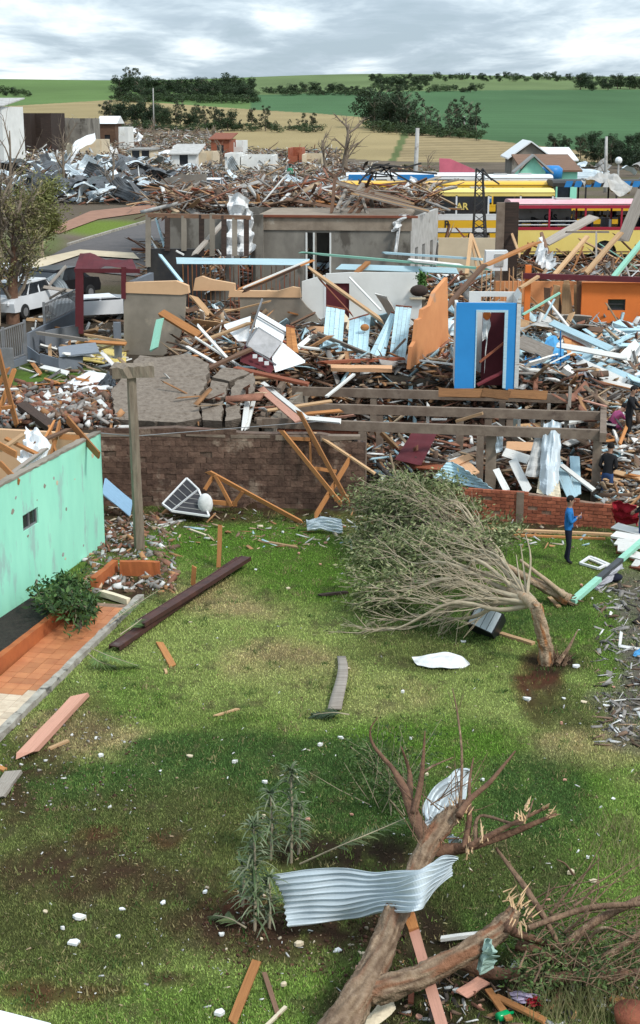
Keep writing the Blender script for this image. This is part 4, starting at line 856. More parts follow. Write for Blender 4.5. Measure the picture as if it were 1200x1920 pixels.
def bus(label, u0, v, Yd, L, ang, lower, roofm, pillar, npil=6, band=None, hgt=3.1, seats=True, wheels=(.2, .78), glass=0.0, z=None, band2=None):
    a = VY(u0, v, Yd); a.z = ground(a.x, a.y) if z is None else z; r = math.radians(ang); d = Vector((math.cos(r), -math.sin(r), 0)); n = Vector((math.sin(r), math.cos(r), 0)); W = 2.5; up = Vector((0, 0, 1))
    t = thing('bus', label, 'bus', a)
    P = lambda x, y, zz: a + d * x + n * y + up * zz
    zb, zs, zr = .42, 1.72, hgt - .42
    # lower shell with wheel arches
    m = MB()
    for y in (0, W - .06):
        pts = [P(0, y, zs), P(0, y, zb)]
        for wf_ in wheels:
            c = L * wf_; pts.append(P(c - .62, y, zb))
            for k in range(1, 8): an = math.pi * (1 - k / 8); pts.append(P(c + .62 * math.cos(an), y, zb + .68 * math.sin(an)))
            pts.append(P(c + .62, y, zb))
        pts += [P(L, y, zb), P(L, y, zs)]; m.prism(pts, n * .06)
    m.prism([P(0, .07, zb), P(0, W - .07, zb), P(0, W - .07, zs), P(0, .07, zs)], d * .06); m.prism([P(L - .06, .07, zb), P(L - .06, W - .07, zb), P(L - .06, W - .07, zs), P(L - .06, .07, zs)], d * .06)
    m.build('body', lower, t)
    m = MB(); m.prism([P(.08, .08, zb + .5), P(L - .08, .08, zb + .5), P(L - .08, W - .08, zb + .5), P(.08, W - .08, zb + .5)], up * .05); m.build('floor', 'black_metal', t)
    for zz0, zz1, mt in (band or []):
        m = MB(); m.prism([P(.02, -.006, zz0), P(L - .02, -.006, zz0), P(L - .02, -.006, zz1), P(.02, -.006, zz1)], n * .005); m.build('stripe', mt, t)
    m = MB(); N = 10; pr = []
    for k in range(N + 1):
        f = k / N; x = f * W; pr.append((x, zr + .16 * (1 - abs(2 * f - 1) ** 5) + .2))
    pts = [P(-.03, x, zz) for x, zz in [(0, zr)] + pr + [(W, zr)]]; m.prism(pts, d * (L + .06)); m.build('roof', roofm, t)
    m = MB(); m.prism([P(-.04, -.012, zr + .17), P(L + .04, -.012, zr + .17), P(L + .04, -.012, zr + .2), P(-.04, -.012, zr + .2)], n * .03); m.build('gutter', 'black_metal', t)
    for f in (.25, .62): m = MB(); m.box(P(L * f, W / 2, zr + .38), (.8, .7, .1), frame(Vector(), d)); m.build('roof_hatch', 'fibre_cement', t)
    for y in (.0, W - .08):
        for i in range(npil + 1):
            m = MB(); x = .04 + (L - .16) * i / npil; m.prism([P(x, y, zs - .02), P(x + .09, y, zs - .02), P(x + .09, y, zr + .05), P(x, y, zr + .05)], n * .08); m.build('pillar', pillar, t)
    m = MB(); m.prism([P(0, -.012, zs - .06), P(L, -.012, zs - .06), P(L, -.012, zs + .03), P(0, -.012, zs + .03)], n * .07); m.build('sill', pillar, t)
    for i in range(npil):
        if R.random() < glass:
            x0 = .13 + (L - .16) * i / npil; x1 = .04 + (L - .16) * (i + 1) / npil; m = MB(); m.prism([P(x0, .03, zs), P(x1, .03, zs), P(x1, .03, zr), P(x0, .03, zr)], n * .01); m.build('pane', 'glass_dark', t)
    if seats:
        for i in range(int(L / .95)):
            for y in (.3, 1.5):
                x = .7 + i * .9; m = MB(); m.box(P(x, y + .4, 1.5), (.42, .85, .14), frame(Vector(), d)); m.box(P(x - .2, y + .4, 1.8), (.12, .85, .6), frame(Vector(), d)); m.build('seat', R.choice(['black_plastic', 'cloth_navy', 'grey_paint']), t)
    for wf_ in wheels:
        for y in (.2, W - .2): wheel(P(L * wf_, y, .5), .5, n, t)
    return t, P, L
t, P, L = bus('yellow and white bus with smashed windows parked behind the cream wall', 672, 450, 79, 10.5, 0, 'bus_yellow', 'bus_cream', 'bus_white', 6, [(1.42, 1.66, 'bus_white'), (.78, 1.0, 'bus_white'), (.73, .775, 'black_metal')], glass=.45, wheels=(.62, .9))
text_part('R', .52, P(4.62, -.012, 1.04), Vector((1, 0, 0)), 'black_metal', t); text_part('AR', .5, P(5.25, .0, 1.98), Vector((1, 0, 0)), 'bus_cream', t)
m = MB(); m.prism([P(4.0, .02, 1.75), P(5.9, .02, 1.75), P(5.9, .02, 2.65), P(4.0, .02, 2.65)], Vector((0, .01, 0))); m.build('pane', 'glass_dark', t)
t, P, L = bus('deep yellow bus parked just behind the yellow and white one', 640, 440, 86, 12.4, 0, 'bus_yellow', 'bus_yellow', 'bus_yellow', 7, glass=.8)
t, P, L = bus('white bus with a blue roof edge behind the yellow buses', 650, 430, 93.5, 8.6, 0, 'bus_white', 'bus_white', 'bus_white', 5, glass=.5, hgt=3.2, seats=False, )
for x0, x1 in ((.1, 1.7), (3.2, 5.6)):
    m = MB(); m.prism([P(x0, -.02, 2.72), P(x1, -.02, 2.72), P(x1 - .1, -.02, 3.08), P(x0, -.02, 3.08)], Vector((0, .012, 0))); m.build('roof_panel', 'bus_blue', t)
bus('blue and white bus behind the yellow buses nearest the green gabled house', 908, 430, 92.5, 4.2, 0, 'bus_blue', 'bus_white', 'bus_white', 3, glass=.5, hgt=3.15, seats=False)
t, P, L = bus('wrecked cream yellow bus with red window pillars and a pink red roof', 957, 470, 73, 11.0, -1, 'bus_cream', 'bus_pink', 'bus_red', 6, [(1.6, 1.66, 'bus_red'), (.5, .56, 'timber_brown')], glass=0.0, wheels=(.43, .85))
m = MB(); m.prism([P(-.03, -.02, 2.66), P(L + .03, -.02, 2.66), P(L + .03, -.02, 2.82), P(-.03, -.02, 2.82)], Vector((0, .02, 0))); m.build('cornice', 'bus_red', t)
m = MB(); m.prism([P(.6, 2.3, 1.75), P(3.4, 2.3, 1.75), P(3.4, 2.3, 2.7), P(.6, 2.3, 2.7)], Vector((0, .03, 0))); m.build('inner_panel', 'fibre_cement', t)
text_part('ols', .6, P(2.0, 2.29, 1.95), Vector((1, 0, 0)), 'black_metal', t)
m = MB()
for z_ in (1.86, 2.05): m.bar(P(.3, .05, z_), P(3.4, .05, z_), .03, .04)
m.build('handrail', 'bus_white', t)
bus('yellow bus seen through the windows of the wrecked red roofed bus', 1070, 460, 77.5, 9.0, 4, 'bus_yellow', 'bus_yellow', 'black_metal', 5, glass=.2, hgt=2.5)
t, P, L = bus('dark blue and black burnt looking bus behind the red roofed bus', 1035, 420, 84, 9, 0, 'bus_blue', 'black_metal', 'black_metal', 5, [(1.2, 1.7, 'black_metal')], glass=.3, hgt=3.3)
for i in range(8):
    m = MB(); m.prism([P(.6 + i * .55, -.02, 2.86), P(1.0 + i * .55, -.02, 2.86), P(1.12 + i * .55, -.02, 3.2), P(.72 + i * .55, -.02, 3.2)], Vector((0, .015, 0))); m.build('roof_panel', 'bus_blue' if i != 4 else 'bus_white', t)
def car(label, c, ang, mat, s=1.0, squash=1.0, tilt=0.0):
    t = thing('car', label, 'car', c); r = math.radians(ang); M = Matrix.Translation(Vector(c)) @ Matrix.Rotation(r, 4, 'Z') @ Matrix.Rotation(tilt, 4, 'X') @ Matrix.Scale(s, 4)
    prof = [(-2.0, .35), (-2.05, .7), (-1.9, .88), (-1.2, .95), (-.75, 1.38 * squash), (.7, 1.42 * squash), (1.35, 1.0), (1.95, .9), (2.05, .6), (2.0, .35)]
    low = [(-2.0, .35), (-2.05, .7), (-1.9, .88), (-1.2, .94), (1.35, .98), (1.95, .9), (2.05, .6), (2.0, .35)]
    def shell(pr, w0, w1, zref, nm, mt, par):
        m = MB(); n = len(pr); vs = []
        for y in (-1, 1):
            for (x, z) in pr: w_ = w0 + (w1 - w0) * max(0, (z - zref)); vs.append(M @ Vector((x, y * w_, z)))
        fs = [tuple(range(n)), tuple(range(2 * n - 1, n - 1, -1))] + [(i, i + n, (i + 1) % n + n, (i + 1) % n) for i in range(n)]
        m.add(vs, fs); return m.build(nm, mt, par)
    b = shell(low, .84, .80, .5, 'body', mat, t)
    cab = [(-1.25, .93), (-.72, 1.36 * squash), (.68, 1.40 * squash), (1.4, .97)]; shell(cab, .80, .62, .93, 'cabin_glass', 'glass_dark', t)
    rf = [(-.78, 1.35 * squash), (-.7, 1.42 * squash), (.66, 1.46 * squash), (.74, 1.38 * squash)]; shell(rf, .70, .66, 1.3, 'roof', mat, t)
    for x in (-.05, -.98, 1.05):
        for y in (-1, 1):
            m = MB(); m.bar(M @ Vector((x, y * .8, .94)), M @ Vector((x * .62, y * .67, 1.38 * squash)), .08, .06); m.build('pillar', mat, t)
    for x in (-1.28, 1.28):
        for y in (-.78, .78): wheel(M @ Vector((x, y, .31)), .32 * s, M.to_3x3() @ Vector((0, 1, 0)), t, .2)
    for y in (-.55, .55):
        m = MB(); m.sphere(M @ Vector((-2.0, y, .68)), .13, 8, 5, (.5, 1.2, .8)); m.build('headlight', 'bus_white', t)
    return t, M
car('white car parked behind the fence next to the stripped tree', hit(45, 590), 70, 'car_white')
car('dusty white car nearest the street behind the stripped tree', hit(20, 560) + Vector((0, 0, 0)), 75, 'car_white')
car('black car with white stripes beside the maroon carport', hit(105, 565), 60, 'car_black')
car('small white car parked by the grey concrete wall in the rubble field', hit(402, 366), 80, 'car_white', .95)
car('wrecked white car half buried under the maroon carport', hit(185, 600), 20, 'car_white', .9, .75)
# ------------------------------------------------------------------ far houses of the town
def far_house(label, u0, u1, v0, v1, Yd, dep, wallm, roofm=None, rtype=None, rh=1.2, wins=0, ang=3, name='house', floor_v=None):
    p = Pl(VY(u0, v1, Yd), ang); s1, _ = p.sz(u1, v1); _, zt = p.sz(u0, v0); zb = ground(p.P.x, p.P.y) - .4
    t = thing(name, label, 'house', (p.P.x, p.P.y, zb + .4)); m = MB(); hol = []
    for i in range(wins): c = s1 * (i + .5) / wins; hol.append((c - .45, c + .45, zb + 1.3, zb + 2.4))
    if rtype is None:
        s_ = 0.0
        while s_ < s1 - .05:
            e_ = min(s_ + R.uniform(.5, 1.1), s1); hh = zt - (zt - zb - .6) * R.random() ** 2.2
            cut_wall(m, p, s_, e_, zb, hh, [h for h in hol if h[0] < e_ and h[1] > s_ and h[3] < hh - .1], .2); s_ = e_ + .0005
    else: cut_wall(m, p, 0, s1, zb, zt, hol, .2)
    m.prism([p.pos(0, zb, .2), p.pos(0, zb, dep), p.pos(0, zt, dep), p.pos(0, zt, .2)], p.d * .2); m.prism([p.pos(s1 - .2, zb, .2), p.pos(s1 - .2, zb, dep), p.pos(s1 - .2, zt, dep), p.pos(s1 - .2, zt, .2)], p.d * .2); m.prism([p.pos(0.2, zb, dep - .2), p.pos(s1 - .2, zb, dep - .2), p.pos(s1 - .2, zt, dep - .2), p.pos(.2, zt, dep - .2)], p.n * .2)
    m.build('wall', wallm, t)
    for h in (hol if rtype else []):
        m = MB(); m.prism([p.pos(h[0], h[2], .1), p.pos(h[1], h[2], .1), p.pos(h[1], h[3], .1), p.pos(h[0], h[3], .1)], p.n * .03); m.build('window', 'glass_dark', t)
    if rtype == 'gable_front':     # ridge runs away from the camera
        m = MB(); m.prism([p.pos(0, zt + .005), p.pos(s1, zt + .005), p.pos(s1 * .5, zt + rh)], p.n * dep); m.build('gable', wallm, t)
        for x0, x1, za_, zb2 in ((-.5, s1 * .5, zt - .15, zt + rh + .02), (s1 * .5, s1 + .5, zt + rh + .02, zt - .15)):
            m = MB(); m.prism([p.pos(x0, za_, -.4), p.pos(x1, zb2, -.4), p.pos(x1, zb2 + .14, -.4), p.pos(x0, za_ + .14, -.4)], p.n * (dep + .8)); m.build('roof', roofm, t)
    elif rtype == 'gable_side':
        m = MB(); m.prism([p.pos(-.4, zt, -.4), p.pos(-.4, zt + rh, dep / 2), p.pos(-.4, zt, dep + .4)], p.d * (s1 + .8)); m.build('roof', roofm, t)
    elif rtype == 'flat':
        m = MB(); m.prism([p.pos(-.2, zt + .01, -.2), p.pos(s1 + .2, zt + .01, -.2), p.pos(s1 + .2, zt + .01, dep + .2), p.pos(-.2, zt + .01, dep + .2)], Vector((0, 0, .2))); m.build('roof', roofm, t)
    elif rtype == 'slope':
        m = MB(); m.prism([p.pos(-.3, zt, -.3), p.pos(-.3, zt + .12, -.3), p.pos(-.3, zt + rh, dep), p.pos(-.3, zt + rh - .12, dep)], p.d * (s1 + .6)); m.build('roof', roofm, t)
    return t
far_house('grey house with a white gabled roof on the town edge at the right', 960, 1028, 296, 320, 150, 10, 'concrete_grey', 'bus_white', 'gable_front', 1.5, 0, 3)
far_house('long grey wing with a pale roof joined to the gabled house', 1030, 1078, 302, 322, 152, 9, 'concrete_grey', 'bus_white', 'slope', 1.2, 1, 3)
far_house('mint green house wall with a broken brown roof behind the buses', 985, 1082, 322, 345, 104, 8, 'mint_paint', 'timber_brown', 'slope', 1.0, 2, 2)
far_house('mint green gable standing beside the blue water tank', 975, 1022, 322, 345, 101.5, .8, 'mint_paint', 'fibre_cement', 'gable_front', 1.0, 0, 2)
m = MB(); c = VY(1034, 322, 103.5); m.tube([c - Vector((0, 0, .45)), c + Vector((0, 0, .2)), c + Vector((0, 0, .42))], [.75, .78, .5], 14); t = tag(m.build('water_tank', 'bus_blue', None, True), 'round blue water tank on the mint green house', 'water tank', None, 'thing')
pk = thing('pink_house', 'bright pink wall stump with broken roof tiles behind the buses', 'house', VY(825, 330, 108)); p = Pl(VY(825, 330, 108), 2); m = MB(); poly_wall(m, p, [(824, 345), (824, 297), (845, 298), (890, 318), (890, 345)], .3); m.build('wall', 'pink_paint', pk)
far_house('white walled house with a grey roof at the far left edge', -90, 6, 200, 262, 168, 5.5, 'white_paint', 'fibre_cement', 'slope', 1.0, 1, 14)
far_house('ruined white row of walls in the rubble field', 422, 446, 288, 335, 150, 6, 'white_paint', None, None, 0, 2)
far_house('ruined lilac white house with broken walls', 452, 512, 292, 330, 152, 6, 'white_paint', None, None, 0, 3)
far_house('small beige ruin with a dark window and doorway', 566, 606, 290, 326, 158, 6, 'cream_paint', None, None, 0, 1)
far_house('beige house shell beside the dark roof frame', 370, 400, 285, 318, 160, 6, 'cream_paint', None, None, 0, 1)
far_house('white flat house beyond the twisted roof sheets', 322, 368, 290, 322, 158, 6, 'white_paint', 'fibre_cement', 'slope', 1, 1)
far_house('small grey house in the rubble with a pale hipped roof', 186, 216, 232, 246, 240, 6, 'timber_brown', 'bus_white', 'gable_side', 1.2, 1)
far_house('red brown brick ruin near the grey wall', 540, 566, 278, 318, 165, 6, 'red_brick', None, None, 0, 1)
far_house('brown roofless ruin beside the white row of walls', 396, 430, 262, 282, 195, 8, 'timber_red', 'timber_red', 'slope', .8, 1)
far_house('white box shaped shed on the edge of the stubble field', 432, 456, 264, 277, 200, 6, 'white_paint', None, None, 0, 0)
far_house('dark brown broken walls behind the white left edge house', 36, 96, 212, 238, 215, 9, 'timber_dark', None, None, 0, 0)
far_house('low grey house behind the bare trees at the left', 100, 165, 222, 240, 225, 9, 'concrete_grey', None, None, 0, 0)
far_house('cream ruin with open walls among the twisted sheets', 246, 282, 282, 304, 175, 6, 'cream_paint', 'fibre_cement', 'flat', 0, 2)
far_house('pinkish ruin in the middle of the rubble field', 150, 190, 262, 282, 200, 6, 'cream_paint', None, None, 0, 1)
far_house('small white broken hut wall among rubble next to the torn trees', 222, 240, 238, 250, 235, 5, 'white_paint', None, None, 0, 0)
p = Pl(VY(304, 382, 112), 8); m = MB(); poly_wall(m, p, [(304, 384), (302, 336), (340, 328), (386, 326), (386, 378)], .3); tag(m.build('grey_wall', 'concrete_grey'), 'weathered grey concrete wall panel standing in the rubble field', 'wall', None, 'thing')
def pole(label, u, v0, v1, Yd, r, mat, lean=0, arm=0, name='power_pole'):
    a = VY(u, v0, Yd); b = VY(u + lean, v1, Yd); a.z = min(a.z, ground(a.x, a.y)) - .2; t = thing(name, label, 'pole', a); m = MB(); m.tube([a, a.lerp(b, .5), b], [r, r * .85, r * .7], 8); m.build('shaft', mat, t, True)
    if arm: m = MB(); m.bar(b - Vector((arm, 0, .25)), b + Vector((arm, 0, -.25)), .1, .12); m.build('crossarm', mat, t)
    return t
pole('tall pale concrete power pole among the leafy trees', 1137, 322, 256, 125, .16, 'fibre_cement')
t = pole('short pale lamp post beside the leafy trees', 1160, 330, 303, 120, .1, 'fibre_cement', name='lamp_post'); m = MB(); m.sphere(VY(1160, 301, 120), .3, 10, 6); m.build('lamp', 'bus_white', t)
pole('leaning broken white pole behind the blue roofed bus', 777, 318, 240, 100, .18, 'fibre_cement', 6)
pole('thin grey pole before the left ridge wood', 287, 190, 165, 330, .16, 'fibre_cement')
pole('slim pole standing in the grove by the golden field', 871, 250, 218, 300, .16, 'fibre_cement')
from mathutils import noise as mnoise
# ------------------------------------------------------------------ path, planters, kerb beside the green house
k0, k1 = G(0, 1377, 0), G(253, 1130, 0); pd = (k1 - k0).normalized(); pn = Vector((-pd.y, pd.x, 0)); Lk = (k1 - k0).length
wpath = (G(70, 1211, 0) - k0).dot(pn)
m = MB(); m.prism([k0 - pd * 5 + pn * .03, k1 + pn * .03 - pd * .3, k1 + pn * wpath - pd * .3, k0 - pd * 5 + pn * wpath], (0, 0, .045)); path = struct(m.build('tiled_path', 'joint')); PMAT[path.name] = Matrix.Identity(4)
ts = wpath / 4.0; tmesh = {}
for mt in ('floor_tile', 'pale_tile'):
    mm = MB(); mm.box((0, 0, 0), (1, 1, 1)); me_ = mm.mesh('tile', mt); tmesh[mt] = me_
rot4 = Matrix((pd, pn, Vector((0, 0, 1)))).transposed().to_4x4()
for i in range(-12, int((Lk - .3) / ts)):
    for j in range(4):
        c = k0 + pd * (i + .5) * ts + pn * ((j + .5) * ts)
        u, v = proj(c.x, c.y, .05); mt = 'pale_tile' if (v > 1300 and u > -40) else 'floor_tile'
        o = bpy.data.objects.new('tile', tmesh[mt]); col.objects.link(o); o.parent = path
        o.matrix_basis = Matrix.Translation(c + Vector((0, 0, .05 + R.uniform(-.002, .002)))) @ rot4 @ Matrix.Diagonal((ts - .008, ts - .008, .022, 1))
def chipped_bar(name, a, b, wd, ht, mat, n=20, jit=.02, parent=None):
    a, b = Vector(a), Vector(b); d = (b - a).normalized(); s = Vector((-d.y, d.x, 0)); m = MB(); vs = []
    for i in range(n + 1):
        p = a.lerp(b, i / n)
        for (q, z) in ((-.5, -.05), (.5, -.05), (.5, 1), (-.5, 1)): vs.append(p + s * (q * wd + R.uniform(-jit, jit)) + Vector((0, 0, z * ht + (R.uniform(-jit, jit) if z > 0 else 0))))
    fs = [(3, 2, 1, 0), tuple(range(n * 4, n * 4 + 4))]
    for i in range(n):
        for k in range(4): k2 = (k + 1) % 4; fs.append((i * 4 + k, i * 4 + k2, i * 4 + 4 + k2, i * 4 + 4 + k))
    m.add(vs, fs); return m.build(name, mat, parent)
struct(chipped_bar('kerb', k0 - pd * 5 - pn * .06, k1 + pd * .25 - pn * .06, .15, .13, 'kerb_stone', 50, .014))
pw0, pw1 = G(0, 1268, 0), G(138, 1156, 0); d2 = (pw1 - pw0).normalized(); n2_ = Vector((-d2.y, d2.x, 0))
tag(chipped_bar('planter_wall', pw0 - d2 * 5 + n2_ * .08, pw1 + n2_ * .08, .14, .36, 'terracotta', 30, .006), 'terracotta planter wall between the tiled path and the green house', 'planter', None, 'thing')
m = MB(); m.prism([pw0 - d2 * 5 + n2_ * .16, pw1 + n2_ * .16, pw1 + d2 * .9 + n2_ * 1.2, pw0 - d2 * 5 + n2_ * 1.6], (0, 0, .2)); tag(m.build('flower_bed_soil', 'soil'), 'dark soil bed at the foot of the mint green wall', 'soil', None, 'stuff')
for a, b, h, lb in (((176, 1106), (216, 1072), .3, 'short broken terracotta planter wall behind the green bush'), ((226, 1078), (300, 1080), .36, 'terracotta planter wall piece in front of the wooden pole base')):
    tag(chipped_bar('planter_wall', G(*a, 0), G(*b, 0), .14, h, 'terracotta', 10, .01), lb, 'planter', None, 'thing')
chipped_bar('wall_top', GHT[0], GHT[1], .19, .05, 'plaster_dark', 70, .014, gh)
for _ in range(16):      # scars where the paint has come off
    q, z = R.uniform(-5.5, -.1), R.choice((R.uniform(.05, .5), R.uniform(.05, 2.5), R.uniform(2.2, 2.6))); s_ = R.uniform(.02, .07); m = MB(); n_ = 7
    m.prism([gp.pos(q + s_ * R.uniform(.7, 1.6) * math.cos(6.283 * k / n_), max(.02, z + s_ * R.uniform(.6, 1.3) * math.sin(6.283 * k / n_)), -.004) for k in range(n_)], gp.n * .008); m.build('plaster_scar', R.choice(['cream_paint', 'plaster_dark', 'fibre_cement']), gh)
# ------------------------------------------------------------------ wooden pole
pb, ptp = G(262, 1035, -.1), VY(246, 705, G(262, 1035, 0).y); pl_t = thing('wooden_pole', 'weathered timber post with a broken crosshead beside the green house', 'pole', G(262, 1035, 0))
m = MB()
N = 14; vs = []
for i in range(N + 1):
    p = pb.lerp(ptp, i / N); r = .14 - .025 * i / N
    for k in range(8): an = math.pi / 8 + math.pi * k / 4; rr = r * (1.12 if k % 2 else 1) + R.uniform(-.008, .008); vs.append(p + Vector((math.cos(an) * rr, math.sin(an) * rr, 0)))
m.add(vs, [(i * 8 + k, i * 8 + (k + 1) % 8, i * 8 + 8 + (k + 1) % 8, i * 8 + 8 + k) for i in range(N) for k in range(8)] + [tuple(range(N * 8, N * 8 + 8))]); material('pole_wood', (0.27, 0.22, 0.165), (0.17, 0.13, 0.095), scale=3, stretch=(5, 5, .5), bump=.25, bscale=12, c3=(0.14, 0.09, 0.06), c3pos=.62); m.build('shaft', 'pole_wood', pl_t)
chipped_bar('crosshead', ptp + Vector((-.46, -.05, -.02)), ptp + Vector((.55, .1, .0)), .42, .26, 'pole_wood', 8, .04, pl_t)
m = MB(); m.tube([VY(190, 812, pb.y) , VY(250, 818, pb.y - .1), VY(600, 790, 40)], [.012] * 3, 5); tag(m.build('cable', 'steel'), 'thin wire running from the house corner past the wooden pole', 'wire', None, 'thing')
# ------------------------------------------------------------------ boards lying on the lawn
def lay(u0, v0, u1, v1, w_, t_, mat, label, z0=.03, z1=None, roll=0, name='board', cat='board'):
    plank(G(u0, v0, z0), G(u1, v1, z0 if z1 is None else z1), w_, t_, mat, label, None, roll, name, cat)
lay(50, 1412, 150, 1306, .25, .1, 'painted_pink', 'thick pink faced beam lying beside the kerb', .09)
lay(92, 1404, 127, 1389, .07, .04, 'timber_tan', 'short pale stick by the thick pink beam')
lay(300, 1206, 324, 1249, .14, .04, 'timber_orange', 'short orange board alone on the lawn left of centre')
lay(-8, 1495, 26, 1448, .26, .07, 'timber_grey', 'grey plank end at the left edge of the lawn', .05)
lay(-5, 1438, 10, 1444, .1, .04, 'timber_orange', 'orange board tip at the left edge below the kerb')
lay(436, 1915, 482, 1800, .12, .03, 'timber_orange', 'long pointed orange splinter board at the bottom edge', .04, roll=.2)
lay(522, 1905, 496, 1826, .06, .03, 'timber_brown', 'thin brown splinter beside the pointed orange board', .04)
lay(498, 1925, 536, 1888, .045, .03, 'painted_cream', 'narrow cream batten at the bottom edge', .04)
lay(938, 1188, 1000, 1207, .12, .06, 'timber_tan', 'tan stick lying between the black box and the snapped trunk')
lay(828, 1760, 903, 1751, .07, .05, 'painted_white', 'white painted batten behind the broken tree trunk', .1)
lay(866, 1864, 908, 1838, .16, .03, 'painted_pink', 'dull pink board under the broken tree fork', .1, roll=.3)
lay(770, 1880, 772, 1846, .07, .03, 'timber_red', 'small red brown offcut by the cream cardboard', .06)
lay(915, 1855, 955, 1912, .09, .03, 'timber_orange', 'orange slat leaning right under the broken tree', .1)
lay(930, 1868, 1024, 1915, .1, .03, 'timber_orange', 'longer orange slat crossing the debris at the bottom', .1)
lay(1145, 1870, 1182, 1882, .12, .03, 'timber_orange', 'orange board end under dry branches at the bottom right', .1)
lay(600, 1116, 650, 1110, .09, .05, 'timber_dark', 'charred black stick on the middle of the lawn', .05)
lay(410, 1064, 413, 984, .1, .05, 'timber_orange', 'orange stake standing upright behind the dark steel channel', .0, 1.0, name='stake', cat='stake')
lay(362, 1098, 364, 1062, .11, .05, 'timber_orange', 'short orange stake by the far end of the dark steel channel', .0, .5, name='stake', cat='stake')
lay(486, 1014, 558, 1026, .1, .04, 'timber_tan', 'tan board on the grass before the brick wall')
lay(355, 992, 385, 1003, .06, .03, 'painted_cream', 'pale lath on the grass near the wooden pole')
lay(300, 985, 345, 975, .07, .04, 'painted_white', 'white lath between wooden pole and folded mattress')
lay(916, 992, 1148, 1003, .12, .08, 'timber_tan', 'long tan rail at the foot of the low red brick wall')
lay(960, 1003, 1130, 1010, .1, .05, 'timber_orange', 'second orange rail in front of the low red brick wall')
lay(404, 1342, 446, 1329, .05, .03, 'timber_tan', 'slim tan stick on the light patch of lawn')
lay(310, 1255, 312, 1262, .05, .03, 'timber_tan', 'tiny chip near the short orange board')
lay(1030, 1120, 1048, 1138, .1, .04, 'timber_tan', 'splinter near the root end of the second fallen tree')
plank(G(768, 1716, .75), G(832, 1935, .12), .135, .045, 'painted_pink', 'long salmon pink plank propped on the broken tree trunk', None, .3, 'board', 'board')
plank(G(766, 1712, .78), G(776, 1742, .70), .136, .047, 'timber_orange', 'orange raw end of the propped pink plank', None, .3, 'board', 'board')
plank(G(196, 912, .9), VY(246, 955, 38.5), .5, .03, 'painted_blue', 'pale blue door panel leaning beside the green house corner', None, .9, 'door_panel', 'panel')
plank(G(192, 1112, .12), G(242, 1128, .09), .13, .13, 'painted_cream', 'cream pipe lying across the end of the tiled path', None, 0, 'pipe', 'pipe')
for (a, b, w_, t_, mt, lb) in (((196, 1165), (122, 1205), .03, .03, 0, 0),): pass
# curved grey board
m = MB()
def fn(s, t):
    p = G(640, 1232, .04).lerp(G(632, 1332, .04), s); p.z = .05 + .10 * math.sin(s * 3) ; p.x += .06 * math.sin(s * 4) + (t - .5) * (.17 + .09 * s); return p
m.grid(fn, 14, 3); tag(m.build('board', 'timber_grey', None, True, .03), 'curved grey board with a palm frond at its foot', 'board', None, 'thing')
# dark steel channel beams
for a, b, lb, off in (((214, 1212), (452, 1046), 'long dark rusty steel channel lying diagonally beside the kerb', 0), ((262, 1168), (462, 1044), 'second dark steel channel resting on the first one', .14)):
    t = thing('steel_channel', lb, 'steel beam', G(*a, 0)); p, q = G(*a, .14 + off), G(*b, .16 + off)
    m = MB(); m.bar(p, q, .22, .02); m.build('web', 'rust_steel', t)
    d = (q - p).normalized(); s = d.cross(Vector((0, 0, 1)))
    for sg in (-1, 1):
        m = MB(); m.bar(p + s * .12 * sg - Vector((0, 0, .03)), q + s * .12 * sg - Vector((0, 0, .03)), .02, .1); m.build('flange', 'rust_steel', t)
# folded mattress-like checked panel
mt_ = thing('folded_mattress', 'folded dark checked mattress with white piping at the brick wall foot', 'mattress', G(350, 965, 0))
A_, B_, C_, D_, E_, F_ = VY(350, 897, 39.2), VY(305, 945, 38.2), VY(322, 958, 37.7), VY(392, 968, 37.6), VY(372, 918, 38.6), VY(391, 935, 38.2)
for poly in ([B_, A_, E_, C_], [C_, E_, D_]):
    nrm = (poly[1] - poly[0]).cross(poly[2] - poly[0]).normalized(); m = MB(); m.prism(poly, nrm * .09); m.build('cover', 'checker_cloth', mt_)
    c = sum(poly, Vector()) / len(poly)
    for g in range(1, 5):
        for (i, j, k_, l_) in ((0, 1, -1, 2),) if len(poly) == 4 else ((0, 1, 2, 1),):
            f = g / 5; a, b = poly[i].lerp(poly[j], f), poly[k_].lerp(poly[l_], f); m = MB(); sgn = -1 if nrm.dot(Vector((0, -1, .3))) < 0 else 1
            m.bar(a + nrm * (.0 if sgn < 0 else .09), b + nrm * (.0 if sgn < 0 else .09), .016, .02); m.build('seam', 'fibre_cement', mt_)
    for a, b in zip(poly, poly[1:] + poly[:1]):
        m = MB(); m.bar(a, b, .05, .05); m.build('piping', 'bus_white', mt_)
m = MB(); m.sphere(VY(385, 945, 37.9), .3, 12, 8, (.7, .6, 1.0)); m.build('torn_lining', 'cloth_white', mt_, True)
